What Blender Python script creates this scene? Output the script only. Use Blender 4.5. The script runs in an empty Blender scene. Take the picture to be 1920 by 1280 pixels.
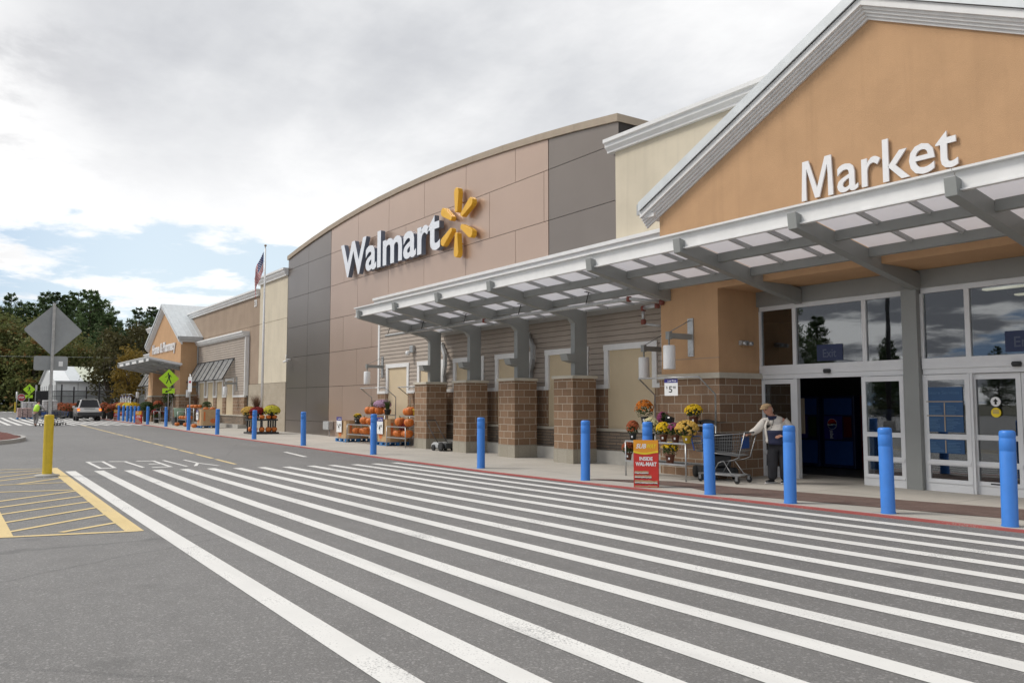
import bpy, bmesh, math, random
from mathutils import Vector, Matrix, Euler, noise as mnoise
R = math.radians
rnd = random.Random(7)
scene = bpy.context.scene
COL = scene.collection

# ------------------------------------------------------------------ camera
cam_d = bpy.data.cameras.new("camera")
cam = bpy.data.objects.new("camera", cam_d)
COL.objects.link(cam)
cam.location = (0, 0, 1.62)
cam.rotation_euler = (R(90 + 4.300), 0, R(90 - 34.364))
cam_d.sensor_fit = 'HORIZONTAL'
cam_d.sensor_width = 36.0
cam_d.lens = 29.175
cam_d.clip_start = 0.1
cam_d.clip_end = 3000
scene.camera = cam

# ------------------------------------------------------------------ light
SUN_DIR = Vector((-0.46, -0.58, 0.80)).normalized()      # towards the sun
SUN_EL = math.asin(SUN_DIR.z)
SUN_AZ = math.atan2(SUN_DIR.x, SUN_DIR.y)
scene.view_settings.view_transform = 'Standard'
scene.view_settings.look = 'None'
scene.view_settings.gamma = 1.0
scene.view_settings.exposure = 0.40
sun_d = bpy.data.lights.new("sun", 'SUN')
sun_d.energy = 2.0
sun_d.angle = R(20)
sun_d.color = (1.0, 0.95, 0.88)
sun = bpy.data.objects.new("sun", sun_d)
COL.objects.link(sun)
sun.location = (-30, -30, 40)
sun.rotation_euler = SUN_DIR.to_track_quat('Z', 'Y').to_euler()

world = bpy.data.worlds.new("World")
scene.world = world
world.use_nodes = True
wt = world.node_tree
wt.nodes.clear()

def nd(t, typ, **kw):
    n = t.nodes.new(typ)
    for k, v in kw.items():
        if k.startswith('i_'):
            key = k[2:]
            key = int(key) if key.isdigit() else key.replace('_', ' ')
            n.inputs[key].default_value = v
        else:
            setattr(n, k, v)
    return n

def mth(t, op, a, b=None, c=None, clamp=False):
    n = t.nodes.new('ShaderNodeMath')
    n.operation = op
    n.use_clamp = clamp
    for i, v in enumerate((a, b, c)):
        if v is None:
            continue
        if hasattr(v, 'links'):
            t.links.new(v, n.inputs[i])
        else:
            n.inputs[i].default_value = v
    return n.outputs[0]

def mixc(t, fac, a, b, blend='MIX'):
    n = t.nodes.new('ShaderNodeMix')
    n.data_type = 'RGBA'
    n.blend_type = blend
    for i, v in ((0, fac), (6, a), (7, b)):
        if hasattr(v, 'links'):
            t.links.new(v, n.inputs[i])
        else:
            n.inputs[i].default_value = v if i == 0 else (*v[:3], 1)
    return n.outputs[2]

def ramp(t, fac, stops, interp='LINEAR'):
    n = t.nodes.new('ShaderNodeValToRGB')
    n.color_ramp.interpolation = interp
    el = n.color_ramp.elements
    while len(el) < len(stops):
        el.new(0.5)
    for e, (p, c) in zip(el, stops):
        e.position = p
        e.color = (c, c, c, 1) if isinstance(c, (int, float)) else (*c, 1)
    t.links.new(fac, n.inputs[0])
    return n.outputs[0]

def smooth(t, x, a, b, lo=0.0, hi=1.0):
    n = t.nodes.new('ShaderNodeMapRange')
    n.interpolation_type = 'SMOOTHSTEP'
    t.links.new(x, n.inputs[0])
    for i, v in enumerate((a, b, lo, hi)):
        n.inputs[i + 1].default_value = v
    return n.outputs[0]

def noise_t(t, vec, scale, detail=4, rough=0.55, dist=0.0):
    n = t.nodes.new('ShaderNodeTexNoise')
    n.inputs['Scale'].default_value = scale
    n.inputs['Detail'].default_value = detail
    n.inputs['Roughness'].default_value = rough
    n.inputs['Distortion'].default_value = dist
    if vec is not None:
        t.links.new(vec, n.inputs['Vector'])
    return n.outputs['Fac']

def build_sky():
    t = wt
    tc = nd(t, 'ShaderNodeTexCoord')
    sx = nd(t, 'ShaderNodeSeparateXYZ')
    t.links.new(tc.outputs['Generated'], sx.inputs[0])
    X, Y, Z = sx.outputs
    zc = mth(t, 'MAXIMUM', Z, 0.0)
    den = mth(t, 'ADD', zc, 0.13)
    cx = nd(t, 'ShaderNodeCombineXYZ')
    t.links.new(mth(t, 'DIVIDE', X, den), cx.inputs[0])
    t.links.new(mth(t, 'DIVIDE', Y, den), cx.inputs[1])
    cx.inputs[2].default_value = 3.7
    big = noise_t(t, cx.outputs[0], 0.42, 7, 0.56, 0.35)
    fine = noise_t(t, cx.outputs[0], 1.5, 8, 0.6, 0.2)
    sky = nd(t, 'ShaderNodeTexSky', sky_type='NISHITA', sun_disc=False)
    sky.sun_elevation = SUN_EL
    sky.sun_rotation = SUN_AZ
    sky.air_density = 1.0
    sky.dust_density = 1.0
    # thinner cover low down towards the far end of the lot (-X) and behind the lot (-Y), closed overhead
    low = smooth(t, Z, 0.16, 0.30, 1.0, 0.0)
    west = smooth(t, X, -0.985, -0.80, 1.0, 0.0)
    south = smooth(t, Y, -0.2, 0.2, 1.0, 0.0)
    thin = mth(t, 'MAXIMUM', mth(t, 'MULTIPLY', low, west), mth(t, 'MULTIPLY', south, 0.68))
    puff = noise_t(t, cx.outputs[0], 3.6, 8, 0.58, 0.3)
    d = mth(t, 'ADD', mth(t, 'ADD', mth(t, 'MULTIPLY', big, 0.46), mth(t, 'MULTIPLY', fine, 0.36)), mth(t, 'MULTIPLY', puff, 0.18))
    d = mth(t, 'SUBTRACT', d, mth(t, 'MULTIPLY', thin, 0.165))
    cover = smooth(t, d, 0.325, 0.375)
    # cloud brightness: soft grey bellies, white near the sun's side of the sky
    shade = ramp(t, mth(t, 'ADD', mth(t, 'MULTIPLY', big, 0.7), mth(t, 'ADD', mth(t, 'MULTIPLY', fine, 0.2), mth(t, 'MULTIPLY', puff, 0.1))),
                 [(0.34, (8.6, 8.6, 8.6)), (0.44, (7.2, 7.22, 7.3)), (0.52, (5.5, 5.6, 5.8)), (0.62, (3.9, 4.02, 4.35))])
    lowb = smooth(t, Z, 0.10, 0.40, 1.0, 0.0)
    glow = mth(t, 'MULTIPLY', lowb, smooth(t, X, -0.96, -0.40, 1.0, 0.0))
    shade = mixc(t, mth(t, 'MULTIPLY', glow, 0.85), shade, (9.0, 9.0, 9.0))
    dark = mth(t, 'MULTIPLY', south, smooth(t, fine, 0.45, 0.58))
    shade = mixc(t, mth(t, 'MULTIPLY', south, smooth(t, Z, 0.25, 0.6, 1.0, 0.0)), shade, (12.0, 11.8, 11.5))
    shade = mixc(t, mth(t, 'MULTIPLY', dark, 0.9), shade, (1.8, 1.9, 2.2))
    blue = mixc(t, 0.72, sky.outputs[0], (6.3, 7.2, 7.8))
    blue = mixc(t, mth(t, 'MULTIPLY', south, 0.9), blue, (2.1, 3.3, 5.2))
    colr = mixc(t, cover, blue, shade)
    bg = nd(t, 'ShaderNodeBackground')
    bg.inputs['Strength'].default_value = 0.1
    t.links.new(colr, bg.inputs['Color'])
    out = nd(t, 'ShaderNodeOutputWorld')
    t.links.new(bg.outputs[0], out.inputs['Surface'])
build_sky()

# ------------------------------------------------------------------ materials
MATS = {}
def new_mat(name):
    m = bpy.data.materials.new(name)
    m.use_nodes = True
    t = m.node_tree
    return m, t, t.nodes['Principled BSDF']

def M(name, col=None, rough=0.6, metal=0.0, var=0.08, vs=2.5, bump=0.0, bs=40.0, spec=None, coat=0.0, streak=0.0, fine=0.0, emit=None):
    if name in MATS:
        return MATS[name]
    m, t, b = new_mat(name)
    tc = nd(t, 'ShaderNodeTexCoord')
    vec = tc.outputs['Object']
    n = noise_t(t, vec, vs, 5, 0.6)
    c = mixc(t, smooth(t, n, 0.3, 0.7), [x * (1 - var) for x in col], [min(1, x * (1 + var)) for x in col])
    if fine:
        n2 = noise_t(t, vec, 90, 2, 0.6)
        c = mixc(t, mth(t, 'MULTIPLY', smooth(t, n2, 0.4, 0.65), fine), c, [x * 0.5 for x in col])
    if streak:
        mp = nd(t, 'ShaderNodeMapping')
        mp.inputs['Scale'].default_value = (2.2, 2.2, 0.12)
        t.links.new(vec, mp.inputs[0])
        s = noise_t(t, mp.outputs[0], 2.0, 5, 0.6)
        c = mixc(t, mth(t, 'MULTIPLY', smooth(t, s, 0.45, 0.8), streak), c, [x * 0.55 for x in col])
    t.links.new(c, b.inputs['Base Color'])
    b.inputs['Roughness'].default_value = rough
    b.inputs['Metallic'].default_value = metal
    if spec is not None:
        b.inputs['Specular IOR Level'].default_value = spec
    if coat:
        b.inputs['Coat Weight'].default_value = coat
    if bump:
        bn = noise_t(t, vec, bs, 4, 0.6)
        bp = nd(t, 'ShaderNodeBump')
        bp.inputs['Strength'].default_value = bump
        bp.inputs['Distance'].default_value = 0.02
        t.links.new(bn, bp.inputs['Height'])
        t.links.new(bp.outputs[0], b.inputs['Normal'])
    if emit:
        b.inputs['Emission Color'].default_value = (*emit[:3], 1)
        b.inputs['Emission Strength'].default_value = emit[3]
    MATS[name] = m
    return m

def mat_asphalt(name, c0, c1, crack=True):
    m, t, b = new_mat(name)
    tc = nd(t, 'ShaderNodeTexCoord')
    vec = tc.outputs['Object']
    patch = noise_t(t, vec, 0.22, 5, 0.6, 0.5)
    mid = noise_t(t, vec, 3.0, 4, 0.6)
    grit = noise_t(t, vec, 75, 4, 0.75)
    vor = nd(t, 'ShaderNodeTexVoronoi', i_Scale=62.0)
    t.links.new(vec, vor.inputs['Vector'])
    c = mixc(t, smooth(t, patch, 0.3, 0.72), c0, c1)
    c = mixc(t, mth(t, 'MULTIPLY', smooth(t, mid, 0.35, 0.75), 0.38), c, [x * 0.72 for x in c0])
    c = mixc(t, mth(t, 'MULTIPLY', smooth(t, grit, 0.42, 0.60), 0.62), c, [x * 0.42 for x in c0])
    sepc = nd(t, 'ShaderNodeSeparateColor')
    t.links.new(vor.outputs['Color'], sepc.inputs[0])
    c = mixc(t, mth(t, 'MULTIPLY', smooth(t, sepc.outputs[0], 0.78, 1.0), 0.6), c, [min(1, x * 1.6) for x in c1])
    if crack:
        v2 = nd(t, 'ShaderNodeTexVoronoi', feature='DISTANCE_TO_EDGE', i_Scale=0.16)
        wv = nd(t, 'ShaderNodeTexNoise', i_Scale=1.3, i_Detail=6.0)
        t.links.new(vec, wv.inputs['Vector'])
        mixv = nd(t, 'ShaderNodeMix', data_type='VECTOR')
        mixv.inputs[0].default_value = 0.25
        t.links.new(vec, mixv.inputs[4])
        t.links.new(wv.outputs['Color'], mixv.inputs[5])
        t.links.new(mixv.outputs[1], v2.inputs['Vector'])
        cr = smooth(t, v2.outputs['Distance'], 0.0012, 0.004, 0.35, 0.0)
        c = mixc(t, mth(t, 'MULTIPLY', cr, smooth(t, patch, 0.45, 0.6)), c, (0.03, 0.03, 0.03))
            # lanes darkened by tyres, running along the store
        mpl = nd(t, 'ShaderNodeMapping')
        mpl.inputs['Scale'].default_value = (0.05, 0.9, 1)
        t.links.new(vec, mpl.inputs[0])
        ln = noise_t(t, mpl.outputs[0], 1.0, 5, 0.6)
        c = mixc(t, mth(t, 'MULTIPLY', smooth(t, ln, 0.45, 0.7), 0.28), c, [x * 0.6 for x in c0])
        # oil drips and dark blots
        spot = nd(t, 'ShaderNodeTexVoronoi', i_Scale=0.9)
        t.links.new(mixv.outputs[1], spot.inputs['Vector'])
        c = mixc(t, smooth(t, spot.outputs['Distance'], 0.03, 0.16, 0.45, 0.0), c, [x * 0.45 for x in c0])
    t.links.new(c, b.inputs['Base Color'])
    b.inputs['Roughness'].default_value = 0.62
    b.inputs['Specular IOR Level'].default_value = 0.45
    b.inputs['Sheen Weight'].default_value = 0.12
    b.inputs['Sheen Roughness'].default_value = 0.45
    bp = nd(t, 'ShaderNodeBump', i_Strength=0.5, i_Distance=0.01)
    t.links.new(grit, bp.inputs['Height'])
    t.links.new(bp.outputs[0], b.inputs['Normal'])
    MATS[name] = m
    return m

def mat_paint(name, col, wear=0.5, under=(0.11, 0.11, 0.11)):
    m, t, b = new_mat(name)
    tc = nd(t, 'ShaderNodeTexCoord')
    vec = tc.outputs['Object']
    a = noise_t(t, vec, 60, 4, 0.7)
    p = noise_t(t, vec, 0.9, 5, 0.65)
    q = mth(t, 'ADD', mth(t, 'MULTIPLY', a, 0.6), mth(t, 'MULTIPLY', p, 0.4))
    c = mixc(t, smooth(t, p, 0.3, 0.7), [x * 0.88 for x in col], col)
    c = mixc(t, mth(t, 'MULTIPLY', smooth(t, q, 0.535, 0.63), wear), c, under)
    # tyre dirt
    mp = nd(t, 'ShaderNodeMapping')
    mp.inputs['Scale'].default_value = (0.25, 2.0, 1)
    t.links.new(vec, mp.inputs[0])
    dn = noise_t(t, mp.outputs[0], 1.2, 5, 0.6)
    c = mixc(t, mth(t, 'MULTIPLY', smooth(t, dn, 0.48, 0.72), 0.34), c, [x * 0.6 for x in col])
    t.links.new(c, b.inputs['Base Color'])
    b.inputs['Roughness'].default_value = 0.75
    b.inputs['Specular IOR Level'].default_value = 0.3
    MATS[name] = m
    return m

def mat_brick(name, c1, c2, mortar, bw, bh, msize=0.012, bump=0.6, rough=0.9, off=0.5, nvar=0.35):
    m, t, b = new_mat(name)
    uv = nd(t, 'ShaderNodeUVMap')
    br = nd(t, 'ShaderNodeTexBrick', offset=off)
    br.inputs['Scale'].default_value = 1.0
    br.inputs['Brick Width'].default_value = bw
    br.inputs['Row Height'].default_value = bh
    br.inputs['Mortar Size'].default_value = msize
    br.inputs['Mortar Smooth'].default_value = 0.15
    br.inputs['Bias'].default_value = 0.0
    br.inputs['Color1'].default_value = (*c1, 1)
    br.inputs['Color2'].default_value = (*c2, 1)
    br.inputs['Mortar'].default_value = (*mortar, 1)
    t.links.new(uv.outputs[0], br.inputs['Vector'])
    n = noise_t(t, uv.outputs[0], 26, 5, 0.7)
    n2 = noise_t(t, uv.outputs[0], 1.4, 4, 0.6)
    c = mixc(t, mth(t, 'MULTIPLY', smooth(t, n, 0.35, 0.7), nvar), br.outputs['Color'], [x * 0.5 for x in c1])
    c = mixc(t, mth(t, 'MULTIPLY', smooth(t, n2, 0.4, 0.8), 0.22), c, [x * 1.25 for x in c2])
    c = mixc(t, br.outputs['Fac'], c, mortar)
    t.links.new(c, b.inputs['Base Color'])
    b.inputs['Roughness'].default_value = rough
    b.inputs['Specular IOR Level'].default_value = 0.25
    inv = mth(t, 'SUBTRACT', 1.0, br.outputs['Fac'])
    h = mth(t, 'ADD', mth(t, 'MULTIPLY', inv, 0.8), mth(t, 'MULTIPLY', n, 0.5))
    bp = nd(t, 'ShaderNodeBump', i_Strength=bump, i_Distance=0.02)
    t.links.new(h, bp.inputs['Height'])
    t.links.new(bp.outputs[0], b.inputs['Normal'])
    MATS[name] = m
    return m

def mat_concrete(name, c0, c1, jx, jy):
    m, t, b = new_mat(name)
    tc = nd(t, 'ShaderNodeTexCoord')
    vec = tc.outputs['Object']
    p = noise_t(t, vec, 0.6, 6, 0.65)
    g = noise_t(t, vec, 70, 3, 0.6)
    c = mixc(t, smooth(t, p, 0.3, 0.7), c0, c1)
    c = mixc(t, mth(t, 'MULTIPLY', smooth(t, g, 0.45, 0.7), 0.25), c, [x * 0.6 for x in c0])
    sx = nd(t, 'ShaderNodeSeparateXYZ')
    t.links.new(vec, sx.inputs[0])
    def line(v, per):
        f = mth(t, 'FRACT', mth(t, 'DIVIDE', v, per))
        dd = mth(t, 'ABSOLUTE', mth(t, 'SUBTRACT', f, 0.5))
        return smooth(t, dd, 0.5 - 0.016 / per, 0.5 - 0.005 / per)
    j = mth(t, 'MAXIMUM', line(sx.outputs[0], jx), line(sx.outputs[1], jy))
    c = mixc(t, mth(t, 'MULTIPLY', j, 0.6), c, [x * 0.35 for x in c0])
    sp = nd(t, 'ShaderNodeTexVoronoi', i_Scale=2.3)
    t.links.new(vec, sp.inputs['Vector'])
    c = mixc(t, smooth(t, sp.outputs['Distance'], 0.02, 0.07, 0.5, 0.0), c, [x * 0.5 for x in c0])
    t.links.new(c, b.inputs['Base Color'])
    b.inputs['Roughness'].default_value = 0.85
    b.inputs['Specular IOR Level'].default_value = 0.3
    MATS[name] = m
    return m

def mat_glass(name, tint=(0.45, 0.48, 0.48), refl=0.5):
    m, t, b = new_mat(name)
    t.nodes.remove(b)
    tr = nd(t, 'ShaderNodeBsdfTransparent')
    tr.inputs[0].default_value = (*tint, 1)
    gl = nd(t, 'ShaderNodeBsdfGlossy')
    gl.inputs['Color'].default_value = (0.9, 0.92, 0.95, 1)
    gl.inputs['Roughness'].default_value = 0.012
    tc = nd(t, 'ShaderNodeTexCoord')
    wv = noise_t(t, tc.outputs['Object'], 0.9, 2, 0.5)
    bp = nd(t, 'ShaderNodeBump', i_Strength=0.02, i_Distance=0.05)
    t.links.new(wv, bp.inputs['Height'])
    t.links.new(bp.outputs[0], gl.inputs['Normal'])
    lw = nd(t, 'ShaderNodeLayerWeight', i_Blend=0.35)
    f = mth(t, 'MULTIPLY_ADD', lw.outputs['Fresnel'], 0.55, refl * 0.27, clamp=True)
    mx = nd(t, 'ShaderNodeMixShader')
    t.links.new(f, mx.inputs[0])
    t.links.new(tr.outputs[0], mx.inputs[1])
    t.links.new(gl.outputs[0], mx.inputs[2])
    t.links.new(mx.outputs[0], t.nodes['Material Output'].inputs[0])
    MATS[name] = m
    return m

def mat_translucent(name, col, amt=0.6):
    m, t, b = new_mat(name)
    b.inputs['Base Color'].default_value = (*col, 1)
    b.inputs['Roughness'].default_value = 0.4
    tl = nd(t, 'ShaderNodeBsdfTranslucent')
    tl.inputs[0].default_value = (*col, 1)
    mx = nd(t, 'ShaderNodeMixShader')
    mx.inputs[0].default_value = amt
    t.links.new(b.outputs[0], mx.inputs[1])
    t.links.new(tl.outputs[0], mx.inputs[2])
    t.links.new(mx.outputs[0], t.nodes['Material Output'].inputs[0])
    MATS[name] = m
    return m

def mat_leaf(name, c0, c1, c2=None, trans=0.35, objvar=0.35):
    """leaf cards: colour varies leaf by leaf (random per island), clump by clump and tree by tree"""
    m, t, b = new_mat(name)
    geo = nd(t, 'ShaderNodeNewGeometry')
    oi = nd(t, 'ShaderNodeObjectInfo')
    tc = nd(t, 'ShaderNodeTexCoord')
    n = noise_t(t, tc.outputs['Object'], 0.5, 3, 0.6)
    f = mth(t, 'ADD', mth(t, 'MULTIPLY', geo.outputs['Random Per Island'], 0.55), mth(t, 'MULTIPLY', smooth(t, n, 0.3, 0.7), 0.45))
    c = mixc(t, f, c0, c1)
    if c2:
        c = mixc(t, smooth(t, n, 0.56, 0.66), c, c2)
    v = mth(t, 'ADD', 1.0 - objvar / 2, mth(t, 'MULTIPLY', oi.outputs['Random'], objvar))
    hv = nd(t, 'ShaderNodeHueSaturation')
    t.links.new(v, hv.inputs['Value'])
    t.links.new(c, hv.inputs['Color'])
    t.links.new(hv.outputs[0], b.inputs['Base Color'])
    b.inputs['Roughness'].default_value = 0.65
    b.inputs['Specular IOR Level'].default_value = 0.2
    tl = nd(t, 'ShaderNodeBsdfTranslucent')
    t.links.new(hv.outputs[0], tl.inputs[0])
    mx = nd(t, 'ShaderNodeMixShader')
    mx.inputs[0].default_value = trans
    t.links.new(b.outputs[0], mx.inputs[1])
    t.links.new(tl.outputs[0], mx.inputs[2])
    t.links.new(mx.outputs[0], t.nodes['Material Output'].inputs[0])
    MATS[name] = m
    return m

mat_asphalt('asphalt', (0.158, 0.152, 0.145), (0.205, 0.198, 0.190))
mat_paint('white_paint', (0.75, 0.74, 0.71), 0.75, (0.2, 0.2, 0.2))
mat_paint('yellow_paint', (0.72, 0.56, 0.28), 0.6, (0.2, 0.2, 0.2))
mat_paint('red_paint', (0.43, 0.11, 0.10), 0.75, (0.36, 0.33, 0.29))
mat_concrete('sidewalk_concrete', (0.43, 0.405, 0.36), (0.51, 0.48, 0.43), 2.4, 1.7)
mat_concrete('island_kerb', (0.36, 0.35, 0.33), (0.44, 0.43, 0.40), 3.0, 50)
mat_brick('split_block', (0.225, 0.140, 0.086), (0.325, 0.212, 0.136), (0.50, 0.44, 0.36), 0.406, 0.2032, 0.0085, 0.8)
mat_brick('base_block', (0.34, 0.31, 0.25), (0.38, 0.35, 0.29), (0.26, 0.24, 0.2), 0.406, 0.40, 0.006, 0.4)
mat_brick('pale_block', (0.40, 0.345, 0.265), (0.45, 0.39, 0.305), (0.42, 0.37, 0.29), 0.406, 0.2032, 0.007, 0.5)
mat_brick('brick_paver', (0.155, 0.10, 0.085), (0.20, 0.135, 0.115), (0.15, 0.125, 0.11), 0.2, 0.1, 0.008, 0.3)
mat_brick('ledge_stone', (0.24, 0.20, 0.16), (0.38, 0.28, 0.20), (0.16, 0.145, 0.125), 0.42, 0.085, 0.012, 1.0, 0.9, 0.37, 0.5)
M('orange_stucco', (0.53, 0.33, 0.185), 0.9, var=0.05, vs=1.1, bump=0.35, bs=60, spec=0.2, streak=0.16)
M('cream_stucco', (0.62, 0.555, 0.435), 0.9, var=0.05, vs=0.9, bump=0.2, bs=90, spec=0.2, streak=0.18)
M('tan_stucco', (0.345, 0.265, 0.20), 0.9, var=0.07, vs=0.9, bump=0.2, bs=90, spec=0.2, streak=0.18)
M('brown_panel', (0.53, 0.395, 0.315), 0.32, metal=0.6, var=0.03, vs=0.35)
M('dark_panel', (0.255, 0.222, 0.196), 0.31, metal=0.72, var=0.04, vs=0.35)
M('panel_gap', (0.03, 0.025, 0.022), 0.8)
M('tan_cap', (0.36, 0.29, 0.215), 0.55, var=0.05)
M('white_trim', (0.74, 0.74, 0.73), 0.5, var=0.04, streak=0.08)
M('white_aluminium', (0.72, 0.73, 0.74), 0.35, var=0.03)
M('siding', (0.37, 0.315, 0.265), 0.7, var=0.06, vs=1.0, bump=0.1, bs=30)
M('window_infill', (0.56, 0.46, 0.31), 0.8, var=0.04, vs=1.0)
M('limestone', (0.50, 0.46, 0.38), 0.85, var=0.08, bump=0.2, bs=60)
M('plinth_concrete', (0.40, 0.385, 0.35), 0.9, var=0.1, bump=0.2, bs=40)
M('grey_steel', (0.27, 0.28, 0.27), 0.45, var=0.04, vs=1.5)
M('light_grey_steel', (0.40, 0.41, 0.41), 0.45, var=0.05)
M('galvanised', (0.46, 0.47, 0.47), 0.38, metal=0.7, var=0.12, vs=14)
M('metal_roof', (0.60, 0.63, 0.64), 0.45, metal=0.2, var=0.06)
M('red_coupling', (0.20, 0.055, 0.04), 0.6)
M('black_metal', (0.025, 0.025, 0.027), 0.5)
M('dark_rubber', (0.03, 0.03, 0.03), 0.85)
M('black_plastic', (0.035, 0.037, 0.04), 0.5)
M('blue_bollard', (0.045, 0.215, 0.66), 0.38, var=0.06, vs=3, streak=0.12)
M('yellow_bollard', (0.60, 0.43, 0.02), 0.5, var=0.10, vs=5, streak=0.3)
M('white_plastic', (0.78, 0.78, 0.77), 0.35, var=0.02)
M('sign_white', (0.80, 0.80, 0.79), 0.5, var=0.02)
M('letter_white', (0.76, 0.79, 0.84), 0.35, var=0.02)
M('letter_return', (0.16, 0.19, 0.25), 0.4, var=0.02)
M('letter_market', (0.82, 0.82, 0.82), 0.4, var=0.02)
M('spark_yellow', (0.78, 0.43, 0.03), 0.4, var=0.04)
M('aluminium_sign', (0.30, 0.31, 0.31), 0.5, metal=0.45, var=0.08, vs=3)
M('cardboard', (0.46, 0.31, 0.17), 0.9, var=0.08, vs=4)
M('print_orange', (0.60, 0.17, 0.05), 0.8)
M('pallet_blue', (0.035, 0.17, 0.40), 0.75, var=0.2, vs=6)
M('pumpkin', (0.62, 0.165, 0.022), 0.5, var=0.16, vs=6, streak=0.1)
M('stem', (0.16, 0.14, 0.05), 0.8, var=0.2)
M('terracotta', (0.16, 0.055, 0.03), 0.6)
M('pot_black', (0.03, 0.035, 0.035), 0.5)
M('pot_yellow', (0.62, 0.42, 0.03), 0.5)
M('mulch', (0.155, 0.055, 0.042), 0.95, var=0.45, vs=14, bump=1.0, bs=24)
M('soil', (0.10, 0.095, 0.06), 0.95, var=0.35, vs=0.4)
M('bark', (0.075, 0.058, 0.045), 0.9, var=0.25, vs=4, bump=0.6, bs=14)
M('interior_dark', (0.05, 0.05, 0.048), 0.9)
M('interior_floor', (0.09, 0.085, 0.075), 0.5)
M('sign_blue', (0.02, 0.06, 0.26), 0.5)
M('sign_navy', (0.035, 0.03, 0.22), 0.5)
M('lime_sign', (0.46, 0.80, 0.02), 0.5, var=0.02)
M('ink_black', (0.012, 0.012, 0.012), 0.6)
M('print_red', (0.60, 0.03, 0.02), 0.5, var=0.03)
M('print_amber', (0.80, 0.33, 0.02), 0.5, var=0.08)
M('print_gold', (0.83, 0.62, 0.02), 0.5)
M('stop_red', (0.42, 0.02, 0.03), 0.5)
mat_glass('window_glass', (0.62, 0.65, 0.66), 0.42)
mat_glass('car_glass', (0.03, 0.03, 0.035), 0.12)
mat_translucent('polycarbonate', (0.80, 0.80, 0.825), 0.75)

# ------------------------------------------------------------------ mesh helpers
def gz(x, y=0):
    """ground height: the lot climbs slightly towards the far end"""
    z = 0.0
    if x < -14:
        z += 0.0035 * (-14 - max(x, -80))
    if x < -80:
        z += 0.0118 * (-80 - max(x, -112))
    return z

def top_of(o):
    while o.parent:
        o = o.parent
    return o

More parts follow.
